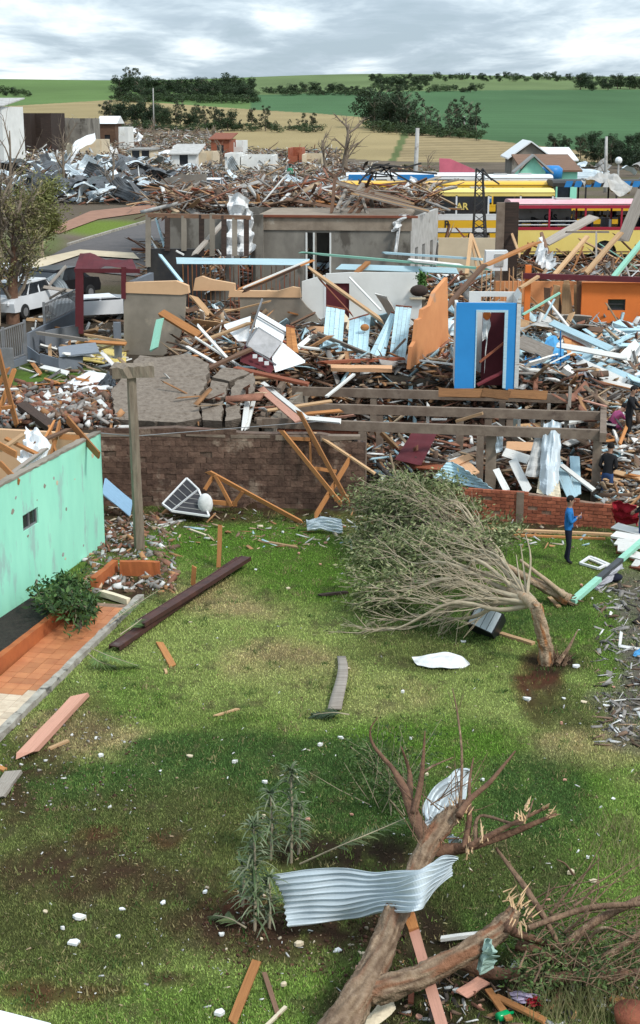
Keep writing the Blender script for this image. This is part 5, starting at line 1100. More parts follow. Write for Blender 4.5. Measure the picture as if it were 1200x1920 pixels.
# ------------------------------------------------------------------ roof trusses of orange timber
def truss(label, sticks, mat='timber_orange', w_=.13, t_=.05):
    p0 = pt(*sticks[0][0]); t = thing('roof_truss', label, 'roof truss', (p0.x, p0.y, 0))
    for st in sticks:
        a, b = pt(*st[0]), pt(*st[1]); plank(a, b, w_ if len(st) < 3 else st[2], t_, mat, roll=R.uniform(-.3, .3) + math.pi / 2, name='chord' if len(st) < 3 else 'web', parent=t)
    return t
truss('broken orange roof truss lying at the foot of the brown brick wall', [((394, 886, 38.9), (570, 982, 37.6)), ((380, 940, 38.6), (445, 945, 38.6)), ((404, 892, 38.8), (434, 948, 38.5), .1), ((455, 922, 38.4), (436, 948, 38.5), .1), ((384, 918, 38.8), (400, 892, 38.9), .1)])
truss('tall orange roof truss leaning upside down against the concrete frame', [((562, 774, 39.3), (656, 948, 37.6)), ((530, 810, 39.2), (642, 948, 37.6)), ((655, 862, 38.6), (590, 970, 37.5)), ((540, 822, 39.1), (582, 824, 39.1), .1), ((581, 830, 39.0), (583, 870, 38.8), .1), ((590, 878, 38.6), (630, 884, 38.6), .1), ((628, 936, 37.9), (655, 930, 37.9), .1), ((575, 800, 39.2), (600, 850, 38.9), .1)])
plank(pt(590, 812, 39.3), pt(700, 886, 38.2), .1, .05, 'timber_tan', 'pale rafter sloping from the leaning truss toward the fallen tree', None, 0, 'rafter', 'rafter')
truss('orange truss ends poking up behind the green house at the left edge', [((-4, 655, 38.6), (32, 800, 38.0)), ((-10, 792, 38.2), (28, 690, 38.8)), ((4, 765, 38.0), (30, 762, 38.2), .1), ((-10, 735, 38.6), (15, 690, 38.8), .1)], w_=.16)
truss('splintered orange truss heap resting on the mint green house corner', [((100, 795, 35.2), (60, 868, 34.0)), ((112, 792, 35.4), (95, 862, 34.2)), ((126, 786, 35.6), (186, 854, 34.3), .2), ((112, 818, 34.9), (150, 822, 34.9), .14), ((92, 800, 35.4), (106, 850, 34.4)), ((0, 868, 31.5), (36, 905, 31.0)), ((-10, 830, 32.5), (30, 852, 32), .16)], w_=.12)
# ------------------------------------------------------------------ bent metal sheets
def edge_sheet(name, top, bot, mat, label, cat='metal sheet', waves=8, amp=.02, crumple=.03, nu=28, thick=.006, group=None, seed=1):
    rr = random.Random(seed); T = [pt(*q) for q in top]; B = [pt(*q) for q in bot]; ph = [rr.uniform(0, 6) for _ in range(6)]
    def ev(P, s):
        x = s * (len(P) - 1); i = min(int(x), len(P) - 2); f = x - i
        p0, p1, p2, p3 = P[max(i - 1, 0)], P[i], P[i + 1], P[min(i + 2, len(P) - 1)]
        return 0.5 * ((2 * p1) + (p2 - p0) * f + (2 * p0 - 5 * p1 + 4 * p2 - p3) * f * f + (3 * p1 - p0 - 3 * p2 + p3) * f ** 3)
    def fn(s, t):
        a, b = ev(T, s), ev(B, s); d = ev(T, min(s + .02, 1)) - ev(T, max(s - .02, 0)); n = d.cross(b - a)
        n = n.normalized() if n.length > 1e-6 else Vector((0, 0, 1))
        h = amp * math.sin(t * waves * 6.283) + crumple * (math.sin(5 * s + 3 * t + ph[0]) + .6 * math.sin(11 * s - 6 * t + ph[1]) + .35 * math.sin(23 * s + 9 * t + ph[2]))
        return a.lerp(b, t) + n * h
    m = MB(); m.grid(fn, nu, max(6, waves * 5)); return tag(m.build(name, mat, None, False, thick), label, cat, group, 'thing')
edge_sheet('roof_sheet', [(510, 1640, .75), (570, 1634, .9), (640, 1630, 1.0), (720, 1637, 1.1), (790, 1634, 1.35), (830, 1606, 1.5), (858, 1606, 1.45)], [(543, 1737, .2), (590, 1731, .25), (660, 1722, .35), (720, 1712, .75), (770, 1706, 1.15), (806, 1684, 1.15), (846, 1640, 1.2)], 'zinc', 'large pale corrugated roof sheet wrapped round the broken tree trunk', 'roof sheet', 9, .024, .055, 60)
edge_sheet('roof_sheet', [(800, 1535, 1.0), (806, 1500, 1.2), (830, 1460, 1.4), (858, 1440, 1.5), (880, 1444, 1.4)], [(826, 1545, .7), (848, 1530, .8), (866, 1510, .9), (878, 1490, .9), (884, 1462, 1.1)], 'zinc', 'crumpled pale roof sheet caught behind the broken tree top', 'roof sheet', 8, .03, .05, 20)
edge_sheet('roof_sheet', [(795, 1540, .9), (812, 1532, 1.0), (832, 1538, 1.0)], [(798, 1556, .8), (815, 1552, .8), (835, 1550, .8)], 'bus_white', 'small white scrap below the crumpled roof sheet', 'roof sheet', 3, .02, .03, 8)
edge_sheet('roof_sheet', [(838, 1570, 1.0), (850, 1566, 1.1), (860, 1572, 1.1)], [(842, 1584, .9), (852, 1582, .9), (866, 1580, .9)], 'zinc', 'small folded sheet corner between trunk and broken branch', 'roof sheet', 3, .015, .02, 8)
edge_sheet('roof_sheet', [(574, 974, .35), (600, 970, .4), (640, 974, .4)], [(576, 996, .1), (605, 994, .12), (642, 1000, .1)], 'zinc', 'crumpled silver sheet metal at the foot of the leaning truss', 'roof sheet', 5, .04, .05, 20)
edge_sheet('white_sheet', [(772, 1232, .10), (800, 1226, .16), (830, 1224, .16), (862, 1230, .12), (880, 1243, .06)], [(782, 1248, .02), (805, 1252, .05), (835, 1253, .06), (862, 1251, .04), (879, 1247, .02)], 'cloth_white', 'crumpled white sheet lying flat on the lawn', 'sheet', 2, .01, .02, 24)
edge_sheet('cardboard', [(690, 1900, .06), (712, 1880, .1), (738, 1868, .08)], [(672, 1930, .05), (702, 1925, .06), (742, 1892, .05)], 'painted_cream', 'torn cream cardboard beside the thick trunk at the bottom edge', 'cardboard', 1, .01, .02, 8)
edge_sheet('cloth', [(908, 1768, .85), (922, 1764, .9), (926, 1785, .8)], [(894, 1812, .45), (906, 1826, .4), (920, 1808, .45)], 'cloth_sage', 'sage green cloth hanging on the second broken trunk', 'cloth', 3, .05, .04, 10)
m = MB(); m.prism([G(-60, 1886, 1.2), G(96, 1926, 1.2), G(96, 1990, 1.2), G(-60, 1990, 1.2)], (0, 0, .05)); tag(m.build('flat_canopy', 'bus_white'), 'corner of a white flat canopy at the bottom left edge', 'canopy', None, 'thing')
edge_sheet('cloth', [(955, 1862, .15), (985, 1860, .2), (1012, 1866, .15)], [(960, 1880, .05), (985, 1878, .08), (1010, 1884, .05)], 'cloth_lilac', 'lilac rag in the debris under the broken tree', 'cloth', 3, .03, .04, 10)
edge_sheet('cloth', [(985, 1872, .15), (1000, 1866, .2), (1014, 1872, .15)], [(990, 1890, .05), (1002, 1886, .08), (1018, 1888, .05)], 'cloth_red', 'dark red rag next to the lilac rag', 'cloth', 3, .03, .04, 10)
m = MB(); a, b = G(932, 1908, .08), G(962, 1898, .08); m.tube([a, a.lerp(b, .1), a.lerp(b, .65), a.lerp(b, .8), b], [.05, .06, .06, .02, .02], 10); tag(m.build('bottle', 'glass_green', None, True), 'green glass bottle in the debris at the bottom edge', 'bottle', None, 'thing')
m = MB(); c = G(1186, 1915, .1); m.tube([c - Vector((0, 0, .1)), c + Vector((0, 0, .05)), c + Vector((0, 0, .16)), c + Vector((0, 0, .14)), c + Vector((0, 0, .0))], [.17, .22, .23, .2, .15], 14); tag(m.build('clay_pot', 'red_brick', None, True), 'dull red broken pot in the bottom right corner', 'pot', None, 'thing')
edge_sheet('roof_sheet', [(48, 800, 34.8), (66, 806, 34.5), (96, 836, 34)], [(34, 866, 33.2), (58, 884, 32.9), (66, 892, 32.7)], 'bus_white', 'crumpled white roof sheet slumped over the top of the green house wall', 'roof sheet', 4, .05, .09, 18)
for (u0, v0, Y0, u1, v1, Y1, mt, lb) in ((10, 822, 33.5, 70, 852, 33.2, 'timber_orange', 'orange batten inside the green house against its peach wall'), (0, 845, 32.5, 44, 815, 33.6, 'timber_tan', 'tan batten inside the green house at the left edge'), (70, 830, 34, 130, 805, 35.2, 'timber_brown', 'brown batten inside the green house near its corner'), (20, 890, 31.8, 84, 842, 33.6, 'timber_grey', 'grey batten lying along the top of the green house wall')):
    plank(VY(u0, v0, Y0), VY(u1, v1, Y1), .1, .06, mt, lb, None, .2, 'batten', 'batten')
# black ribbed box
bx = thing('black_box', 'black plastic appliance with a ribbed grey front beneath the fallen tree', 'appliance', G(905, 1180, 0)); rm = Euler((math.radians(-38), math.radians(16), math.radians(-28))).to_matrix(); c = G(912, 1166, .32)
m = MB(); m.box(c, (.62, .5, .5), rm, .01); m.build('casing', 'black_plastic', bx)
for i in range(4):
    m = MB(); m.box(c + rm @ Vector((-.21 + .14 * i, -.265, 0)), (.125, .03, .46), rm); m.build('rib', 'zinc', bx)
# green long post
t = thing('green_post', 'long green and grey steel post lying from the fallen tree root to the right edge', 'post', G(1075, 1125, 0))
p, q = G(1073, 1128, .12), G(1215, 1005, .75); m = MB(); m.bar(p, p.lerp(q, .33), .16, .1); m.build('lower_length', 'painted_green', t); m = MB(); m.bar(p.lerp(q, .331), p.lerp(q, .62), .15, .09); m.build('middle_length', 'zinc_dark', t); m = MB(); m.bar(p.lerp(q, .621), q, .15, .09); m.build('upper_length', 'painted_green', t)
edge_sheet('rag', [(1112, 1092, .3), (1140, 1072, .4), (1168, 1050, .5)], [(1120, 1104, .05), (1145, 1086, .15), (1168, 1066, .25)], 'cloth_grey', 'grey torn rag hanging from the long green post', 'cloth', 4, .03, .04, 14)
m = MB(); m.sphere(G(1147, 1082, .12), .22, 14, 8, (1.2, .8, .5)); tag(m.build('bag', 'cloth_navy', None, True), 'dark navy bag on the grass behind the green post', 'bag', None, 'thing')
t = thing('window_frame', 'white empty window frame dropped on the grass by the person in blue', 'window frame', G(1105, 1055, 0))
cc = [G(1088, 1056, .05), G(1106, 1044, .07), G(1140, 1058, .07), G(1122, 1066, .05)]
for a, b in zip(cc, cc[1:] + cc[:1]): m = MB(); m.bar(a, b, .06, .05); m.build('rail', 'bus_white', t)
lay(1108, 1046, 1145, 1062, .22, .03, 'painted_white', 'white board lying next to the dropped window frame', .05)
for i, (u0, v0, u1, v1) in enumerate(((1152, 986, 1205, 1000), (1150, 1002, 1205, 1012), (1156, 1016, 1205, 1022), (1158, 1028, 1192, 1030), (1186, 1040, 1210, 1046), (1188, 1056, 1210, 1060))):
    lay(u0, v0, u1, v1, .3, .05, 'painted_white', ['topmost white board of the stack at the right edge', 'second white board from the top of the right edge stack', 'third white board of the right edge stack', 'bottom white board of the right edge stack', 'short white board end below the right edge stack', 'lowest short white board end at the right edge'][i], .45 - .06 * i if i < 4 else .15 - .05 * (i - 4), roll=.25)
    plank(G(u0 - 1, v0 + 4, .36 - .06 * i if i < 4 else .1 - .05 * (i - 4)), G(u1, v1 + 4, .36 - .06 * i if i < 4 else .1), .26, .05, 'timber_red', 'red brown timber under the white boards of the right edge stack', 'red timbers under the white board stack', .25, 'board', 'board')
edge_sheet('red_tarpaulin', [(1150, 948, .9), (1168, 940, 1.0), (1192, 948, .95)], [(1152, 978, .3), (1170, 984, .25), (1196, 986, .3)], 'cloth_red', 'dark red fabric bundle beside the low brick wall end', 'cloth', 3, .06, .06, 14)
edge_sheet('rag', [(1190, 1222, .1), (1200, 1216, .12), (1212, 1218, .1)], [(1188, 1232, .02), (1200, 1230, .03), (1212, 1232, .02)], 'tarp_blue', 'blue plastic scrap at the right edge of the rubble path', 'plastic scrap', 2, .02, .02, 8)
# ------------------------------------------------------------------ litter
spots = [(870, 1205), (988, 1314), (1095, 1318), (1082, 1252), (148, 1724), (140, 1770), (222, 1760), (306, 1696), (228, 1708), (385, 1676), (416, 1755), (490, 1764), (412, 1904), (85, 1712), (640, 1386), (770, 1388), (578, 1540), (498, 1470), (495, 1535), (660, 1530), (440, 1432), (300, 1448), (672, 1822), (680, 1790), (632, 1785), (532, 1850), (560, 1775), (706, 1778), (800, 1455), (905, 1465), (1060, 1465), (1102, 1612), (1110, 1655), (1070, 1640), (1028, 1690), (1150, 1500), (1052, 1360), (600, 1400), (755, 1300), (540, 1105), (508, 930 + 60), (530, 1000), (560, 1040), (610, 1020), (600, 1060), (480, 1070), (355, 1420), (190, 1420), (118, 1745), (1090, 1100), (1120, 1010), (1058, 1312), (1135, 1325), (1150, 1290), (1165, 1345), (1110, 1125), (1145, 1130), (880, 1855), (855, 1862), (900, 1890), (785, 1910), (650, 1255)]
for i, (u, v) in enumerate(spots):
    p = G(u, v, 0); s = R.uniform(.022, .052) * (1.35 if i in (1, 2, 3, 4, 5, 22, 32, 33, 34) else 1); m = MB(); n = R.randint(5, 7); poly = []
    for k in range(n): an = 6.283 * k / n; rr = s * R.uniform(.6, 1.25); poly.append(p + Vector((math.cos(an) * rr * R.uniform(.8, 1.5), math.sin(an) * rr, R.uniform(.01, .03))))
    m.prism(poly, (0, 0, R.uniform(.012, .05))); mt = R.choice(['white_paint', 'white_paint', 'bus_white', 'cream_paint', 'painted_pink'])
    tag(m.build('plaster_chip', mt), {'painted_pink': 'pinkish chip of plaster on the lawn', 'cream_paint': 'cream chip of plaster on the lawn'}.get(mt, 'small white chip of plaster on the lawn') + ', ' + spot(u, v, (0, 1200, 985, 1920)), 'debris chip', 'small broken chips scattered on the lawn', 'thing')
def shards(name, label, n, place, cols, size, flat=.25, long=1.0, seed=3, up=0.0):
    """place(n)->(n,3) positions; joined small rubble"""
    rs = np.random.RandomState(seed); C = place(rs, n); n = len(C)
    L = size[0] + (size[1] - size[0]) * rs.rand(n) ** 2.2; sx = L * (1 + (long - 1) * rs.rand(n)); sy = np.minimum(L * (.18 + .5 * rs.rand(n)), .05 + .13 * rs.rand(n) + .18 * L * (rs.rand(n) < .12)); sz_ = np.minimum(L * flat * (.4 + rs.rand(n)), .02 + .05 * rs.rand(n) + (.1 if flat > .3 else 0))
    yaw = rs.rand(n) * 6.283; pit = rs.normal(0, .35 + up, n); rol = rs.normal(0, .45, n)
    cyw, syw, cp_, sp_, cr, sr = np.cos(yaw), np.sin(yaw), np.cos(pit), np.sin(pit), np.cos(rol), np.sin(rol)
    Rm = np.empty((n, 3, 3)); Rm[:, 0] = np.stack([cyw * cp_, cyw * sp_ * sr - syw * cr, cyw * sp_ * cr + syw * sr], 1); Rm[:, 1] = np.stack([syw * cp_, syw * sp_ * sr + cyw * cr, syw * sp_ * cr - cyw * sr], 1); Rm[:, 2] = np.stack([-sp_, cp_ * sr, cp_ * cr], 1)
    cube = np.array([(-1, -1, -1), (1, -1, -1), (1, 1, -1), (-1, 1, -1), (-1, -1, 1), (1, -1, 1), (1, 1, 1), (-1, 1, 1)], float) * .5
    V = cube[None] * np.stack([sx, sy, sz_], 1)[:, None] * (1 + rs.uniform(-.25, .25, (n, 8, 3))); V = np.einsum('nij,nkj->nki', Rm, V) + C[:, None]
    q = np.array([(0, 3, 2, 1), (4, 5, 6, 7), (0, 1, 5, 4), (1, 2, 6, 5), (2, 3, 7, 6), (3, 0, 4, 7)]); F_ = (q[None] + 8 * np.arange(n)[:, None, None]).ravel()
    pal = np.array([c for c, w_ in cols]); wt = np.array([w_ for c, w_ in cols], float); ci = rs.choice(len(pal), n, p=wt / wt.sum()); T = np.repeat(pal[ci] * rs.uniform(.65, 1.25, (n, 1)), 8, 0)
    return tag(obj_of(name, tinted(name, V.reshape(-1, 3), 4, F_, T, 'shard')), label, name.replace('_', ' '), None, 'stuff')
def on_lawn(u0, u1, v0, v1, p=1.0):
    def f(rs, n):
        u = u0 + (u1 - u0) * rs.rand(n); v = v0 + (v1 - v0) * rs.rand(n) ** p
        P = [G(a, b, .012) for a, b in zip(u, v)]; P = np.array([tuple(q) for q in P]); return P[P[:, 1] < wall_line(P[:, 0]) - .05]
    return f
WHT, CRM, TNW, ORW, BRW, RDB, GRY, PBL, DRK, BLK = (.66, .66, .64), (.55, .47, .35), (.46, .335, .22), (.40, .21, .10), (.195, .125, .085), (.26, .12, .078), (.3, .28, .26), (.46, .64, .7), (.06, .05, .045), (.02, .02, .022)
shards('litter', 'small white and tan scraps sprinkled all over the lawn', 900, on_lawn(0, 1200, 985, 1920, .8), [(WHT, 4), (CRM, 2), (TNW, 2), (GRY, 1)], (.012, .05), .3, 2.0, 31)
shards('litter', 'fine splinters along the foot of the brick walls', 900, on_lawn(200, 1150, 940, 1030, 1.6), [(WHT, 2), (CRM, 2), (TNW, 3), (ORW, 2), (BRW, 2), (PBL, .5)], (.03, .16), .25, 4.0, 32)
shards('rubble', 'crushed roof slate and splinters along the right hand path', 650, on_lawn(1118, 1225, 1090, 1400), [(GRY, 6), (WHT, 1.5), (TNW, 1), (BRW, 2), (DRK, 2)], (.02, .2), .15, 3.0, 33)
shards('rubble', 'brick and plaster bits between the green house and wooden pole', 900, on_lawn(160, 330, 960, 1110), [(RDB, 3), (GRY, 3), (BRW, 3), (WHT, 1.5), (ORW, 1.5), (TNW, 1)], (.04, .22), .45, 2.0, 34)
shards('rubble', 'scraps of board and paper under the broken tree at the bottom', 350, on_lawn(700, 1200, 1790, 1925), [(WHT, 2), (BRW, 3), (ORW, 1), (RDB, 1), (DRK, 2)], (.02, .12), .3, 3.0, 35)
shards('rubble', 'earth clods and pebbles on the bare soil by the spiky plants', 700, on_lawn(380, 760, 1650, 1830), [((.09, .04, .025), 5), (CRM, 1), ((.12, .06, .035), 3)], (.012, .05), .8, 1.2, 36)
shards('rubble', 'pebbles and clods along the kerb and bed edge', 400, on_lawn(0, 260, 1330, 1520), [(GRY, 2), (WHT, 1), (BRW, 3), ((.1, .05, .03), 2)], (.012, .06), .7, 1.3, 37)
# weeds and longer clumps mixed into the grass
n = 26000; cg = 14.8 + 25 * NR.rand(900) ** 1.1; cxx = (NR.rand(900) * 2 - 1) * (cg * .24 + .6); w_i = NR.randint(900, size=n); gx_ = cxx[w_i] + NR.normal(0, .09, n) * NR.uniform(.4, 2.2, 900)[w_i]; gy_ = cg[w_i] + NR.normal(0, .09, n) * NR.uniform(.4, 2.2, 900)[w_i]
sd_ = (gx_ - q0.x) * nx_ + (gy_ - q0.y) * ny_; kk = (gy_ < wall_line(gx_) - .1) & ~((sd_ > -.02) & (gy_ < G(0, 1095).y)); gx_, gy_, w_i = gx_[kk], gy_[kk], w_i[kk]; n = len(gx_)
hh = NR.uniform(.03, .085, n) * NR.uniform(.6, 1.3, 900)[w_i]; an = NR.rand(n) * 6.283; le = NR.rand(n) * .07; ww = NR.uniform(.006, .014, n); l2 = NR.rand(n) * 6.283
V = np.stack([np.stack([gx_ - np.cos(an) * ww, gy_ - np.sin(an) * ww, np.zeros(n)], 1), np.stack([gx_ + np.cos(an) * ww, gy_ + np.sin(an) * ww, np.zeros(n)], 1), np.stack([gx_ + le * np.cos(l2), gy_ + le * np.sin(l2), hh], 1)], 1).reshape(-1, 3)
wc = np.array([(.13, .19, .05), (.06, .11, .03), (.2, .21, .08), (.27, .23, .11), (.09, .15, .04)])[NR.randint(5, size=900)][w_i] * NR.uniform(.75, 1.3, n)[:, None]
tag(obj_of('weeds', tinted('weeds', V, 3, np.arange(n * 3), np.repeat(wc, 3, 0), 'blade')), 'longer weeds and dry tufts mixed into the lawn', 'weeds', None, 'stuff')
shards('litter', 'brown dead leaves and dry clippings sprinkled over the lawn', 4200, on_lawn(0, 1200, 985, 1920, .8), [((.16, .10, .05), 3), ((.26, .19, .09), 3), ((.09, .055, .03), 3), ((.3, .27, .13), 2)], (.012, .04), .12, 2.2, 38)
# ------------------------------------------------------------------ trees and plants
def catmull(P, n):
    o = []
    for i in range(len(P) - 1):
        p0, p1, p2, p3 = P[max(i - 1, 0)], P[i], P[i + 1], P[min(i + 2, len(P) - 1)]
        for k in range(n):
            f = k / n; o.append(0.5 * ((2 * p1) + (p2 - p0) * f + (2 * p0 - 5 * p1 + 4 * p2 - p3) * f * f + (3 * p1 - p0 - 3 * p2 + p3) * f ** 3))
    return o + [P[-1]]
def rvec(s): return Vector((R.gauss(0, s), R.gauss(0, s), R.gauss(0, s)))
def leaves_mesh(name, pts, dirs, ln, wd, cols, seed=1, droop=.3):
    rs = np.random.RandomState(seed); P = np.array([tuple(p) for p in pts]); D = np.array([tuple(d) for d in dirs]); n = len(P)
    D = D + rs.normal(0, .55, (n, 3)); D[:, 2] -= droop; D /= np.linalg.norm(D, axis=1)[:, None]
    S = np.cross(D, rs.normal(size=(n, 3))); S /= np.linalg.norm(S, axis=1)[:, None] + 1e-9
    L = ln * rs.uniform(.6, 1.4, (n, 1)); W_ = wd * rs.uniform(.6, 1.3, (n, 1))
    q = np.stack([P, P + D * L * .5 + S * W_, P + D * L, P + D * L * .5 - S * W_], 1).reshape(-1, 3); q[:, 2] = np.maximum(q[:, 2], .01)
    pal = np.array(cols); T = np.repeat(pal[rs.randint(len(pal), size=n)] * rs.uniform(.7, 1.35, (n, 1)), 4, 0)
    return tinted(name, q, 4, np.arange(n * 4), T, 'leaf')
def bark_tube(name, P, rad, n=16, mat='bark_brown', par=None, seg=7, pal=((.115, .07, .045), (.40, .295, .2), (.26, .125, .07))):
    big = n > 20; path = catmull([q if isinstance(q, Vector) else pt(*q) for q in P], 22 if big else seg); k = len(path); rs_ = np.interp(np.linspace(0, len(rad) - 1, k), range(len(rad)), rad)
    m = MB(); ph = R.uniform(0, 60); m.tube(path, list(rs_), n)
    for i in range(k):
        for j in range(n):
            c = path[i]; v_ = Vector(m.v[i * n + j]); an = 6.283 * j / n; q = Vector((math.cos(an) * 2.6, math.sin(an) * 2.6, ph + i * .11))
            f = 1 + .26 * mnoise.noise(q) + (.20 * mnoise.noise(Vector((math.cos(an) * 6, math.sin(an) * 6, ph + i * .16))) + R.uniform(-.05, .05) if big else R.uniform(-.06, .06)); m.v[i * n + j] = tuple(c + (v_ - c) * f)
    if not big: return m.build(name, mat, par, True)
    T = []
    for i in range(k):
        for j in range(n):
            an = 6.283 * j / n; a = .5 + .5 * mnoise.noise(Vector((math.cos(an) * 9, math.sin(an) * 9, ph + i * .13))) * 1.6; b = mnoise.noise(Vector((math.cos(an) * 2, math.sin(an) * 2, ph + 9 + i * .06)))
            a = min(1, max(0, a)); c = [x * (1 - a) + y * a for x, y in zip(pal[0], pal[1])]
            if b > .12: c = [x * (1 - min(1, (b - .12) * 4)) + y * min(1, (b - .12) * 4) for x, y in zip(c, pal[2])]
            T.append(c)
    me_ = m.mesh(name, 'bark_fibre', True); at = me_.attributes.new('tint', 'FLOAT_COLOR', 'POINT'); t4 = np.ones((len(T), 4), np.float32); t4[:, :3] = T; at.data.foreach_set('color', t4.ravel()); return obj_of(name, me_, par)
def fallen_crown(parent, origin, tips, r0, lean, leafcols, leaf_n, twig_n, leaf_from, seed, bare=0.3):
    mb = MB(); tw = MB(); LP, LD = [], []
    for (u, v, z, lf) in tips:
        tip = G(u, v, z); d = tip - origin; mid = origin + d * .5 + Vector((0, 0, .10 * d.length * R.uniform(.2, 1))) + rvec(.12)
        path = catmull([origin + rvec(.03), origin + d * .22 + Vector((0, 0, .06)) + rvec(.06), mid, origin + d * .78 + rvec(.12), tip], 5); n = len(path)
        rr = r0 * R.uniform(.7, 1.1); mb.tube(path, [max(rr * (1 - .92 * i / n), .006) for i in range(n)], 6)
        dn = d.normalized()
        for _ in range(twig_n):
            f = R.uniform(.18, 1); i = min(int(f * (n - 1)), n - 2); p = path[i].lerp(path[i + 1], R.random()); loc = (path[i + 1] - path[i]).normalized()
            td = (loc * 1.0 + rvec(.42) + lean * .35 + Vector((0, 0, R.uniform(-.12, .18)))).normalized(); tl = R.uniform(.45, 1.25) * (1.1 - .35 * f) * min(1.2, d.length / 3)
            tp = [p]; dd = td.copy()
            for k in range(4):
                dd = (dd + rvec(.13) + lean * .08).normalized(); q = tp[-1] + dd * tl / 4; q.z = max(q.z, .03); tp.append(q)
            tw.tube(tp, [.016, .012, .009, .006, .004], 4, False)
            for _k in range(3):
                i2 = R.randrange(1, 4); b = tp[i2]; d2_ = (dd + rvec(.45)).normalized(); e_ = b + d2_ * tl * .5; e_.z = max(e_.z, .03); tw.tube([b, b.lerp(e_, .5) + rvec(.02), e_], [.007, .005, .003], 3, False)
                if f > leaf_from and R.random() < lf:
                    for _l in range(leaf_n): LP.append(b.lerp(e_, R.uniform(.3, 1.1)) + rvec(.05)); LD.append(d2_)
            if f > leaf_from and R.random() < lf:
                for _l in range(leaf_n): LP.append(tp[2].lerp(tp[4], R.uniform(0, 1.15)) + rvec(.06)); LD.append(dd)
    mb.build('branches', 'bark_twig', parent, True); tw.build('twigs', 'bark_twig', parent)
    return LP, LD
OL = [(.19, .225, .09), (.25, .275, .12), (.13, .165, .06), (.32, .325, .17), (.10, .135, .045)]
# first tree: snapped trunk bent over
base = G(1024, 1245, 0); top = VY(1006, 1140, base.y - .05); top.z = max(top.z, 1.2)
fa = thing('fallen_tree', 'snapped tree with a standing splintered stump and its crown bent down to the left', 'tree', base)
PALE = ((.30, .20, .125), (.52, .41, .29), (.46, .20, .08)); bark_tube('trunk', [base - Vector((0, 0, .15)), base + Vector((-.02, 0, .35)), base.lerp(top, .6) + Vector((.03, 0, 0)), top, top + Vector((-.03, 0, .05))], [.16, .145, .13, .115, .07], 26, 'bark_pale', fa, 7, PALE)
m = MB()
for _ in range(9): a = top + Vector((R.uniform(-.08, .1), R.uniform(-.08, .08), -.05)); m.tube([a, a + Vector((R.uniform(-.1, .05), R.uniform(-.05, .05), R.uniform(.08, .22)))], [.025, .003], 4)
o = m.build('splinters', 'wood_raw', fa); o['kind'] = 'stuff'
m = MB(); q = G(970, 1090, 1.25); m.tube(catmull([top - Vector((-.03, 0, .1)), top.lerp(G(985, 1118, 1.3), .6), G(955, 1105, 1.2)], 4), [.12, .125, .12, .115, .11, .1, .095, .09, .08][:9], 9, True, .05); m.build('bent_limb', 'bark_pale', fa, True)
lean = Vector((-1, .1, -.05))
tA = [(690, 1182, .1, .25), (715, 1160, .2, .2), (680, 1130, .3, .35), (700, 1100, .6, .4), (690, 1060, .8, .6), (730, 1030, 1.0, .8), (760, 1005, 1.2, .8), (820, 1000, 1.3, .7), (740, 1075, .8, .5), (765, 1150, .3, .1), (850, 1050, 1.2, .3), (800, 1085, .9, .3), (780, 1175, .1, .1), (860, 1010, 1.4, .5)]
o_ = G(1000, 1130, 1.2)
LP, LD = fallen_crown(fa, o_, tA, .066, lean, OL, 5, 12, .5, 1)
LPA, LDA = LP, LD; o2 = G(988, 1125, 1.2); mb = MB()
for (u, v, z) in ((968, 1040, 2.0), (985, 1000, 2.3), (945, 1050, 1.8), (976, 1020, 2.1), (995, 1060, 1.8), (955, 1085, 1.5)):
    e_ = G(u, v, z); mb.tube(catmull([o2, o2.lerp(e_, .5) + rvec(.06), e_], 4), [.035 - .0035 * i for i in range(9)], 5)
mb.build('upper_shoots', 'bark_twig', fa, True)

# root clump
m = MB()
for _ in range(46): a = R.uniform(0, 6.28); p = G(1046, 1244, .02) + Vector((R.uniform(-.2, .2), R.uniform(-.14, .14), 0)); m.tube([p, p + Vector((R.uniform(-.2, .25), R.uniform(-.1, .1), R.uniform(.1, .38)))], [.018, .003], 4)
m.tube([G(1046, 1244, .1), G(1066, 1215, .35), G(1084, 1180, .55)], [.05, .035, .008], 5); m.build('root_clump', 'bark_brown', fa)
# second tree, uprooted behind it
base = G(1066, 1126, .12); fb = thing('fallen_tree', 'uprooted leafy tree lying behind the snapped one with its root end on the right', 'tree', base)
bark_tube('trunk', [base, G(1030, 1105, .35), G(985, 1082, .55), G(930, 1050, .8)], [.15, .12, .09, .06], 24, 'bark_pale', fb, 7, PALE)
m = MB(); m.tube(catmull([G(1060, 1118, .3), G(1020, 1085, .6), G(975, 1050, .9)], 6), [.07 - .003 * i for i in range(13)], 8, True, .05); m.build('second_stem', 'bark_pale', fb, True)
m = MB()
for _ in range(16): p = base + rvec(.07); m.tube([p, p + Vector((R.uniform(.02, .25), R.uniform(-.15, .1), R.uniform(-.12, .15)))], [.035, .008], 5)
m.build('root_end', 'bark_brown', fb)
tB = [(700, 1010, .5, 1), (705, 965, .9, 1), (715, 940, 1.3, 1), (735, 915, 1.7, 1), (765, 905, 1.9, 1), (780, 905, 1.9, .9), (820, 925, 1.7, .8), (740, 945, 1.2, 1), (765, 955, 1.3, 1), (725, 985, .8, 1), (700, 1040, .3, 1), (860, 950, 1.6, .6), (790, 960, 1.4, .8), (745, 925, 1.7, 1), (850, 985, 1.2, .5), (715, 1020, .5, 1), (900, 985, 1.3, .4), (780, 925, 1.6, 1), (735, 1010, .6, 1)]
LP, LD = fallen_crown(fb, G(945, 1058, .75), tB, .056, lean, OL, 5, 15, .42, 2)
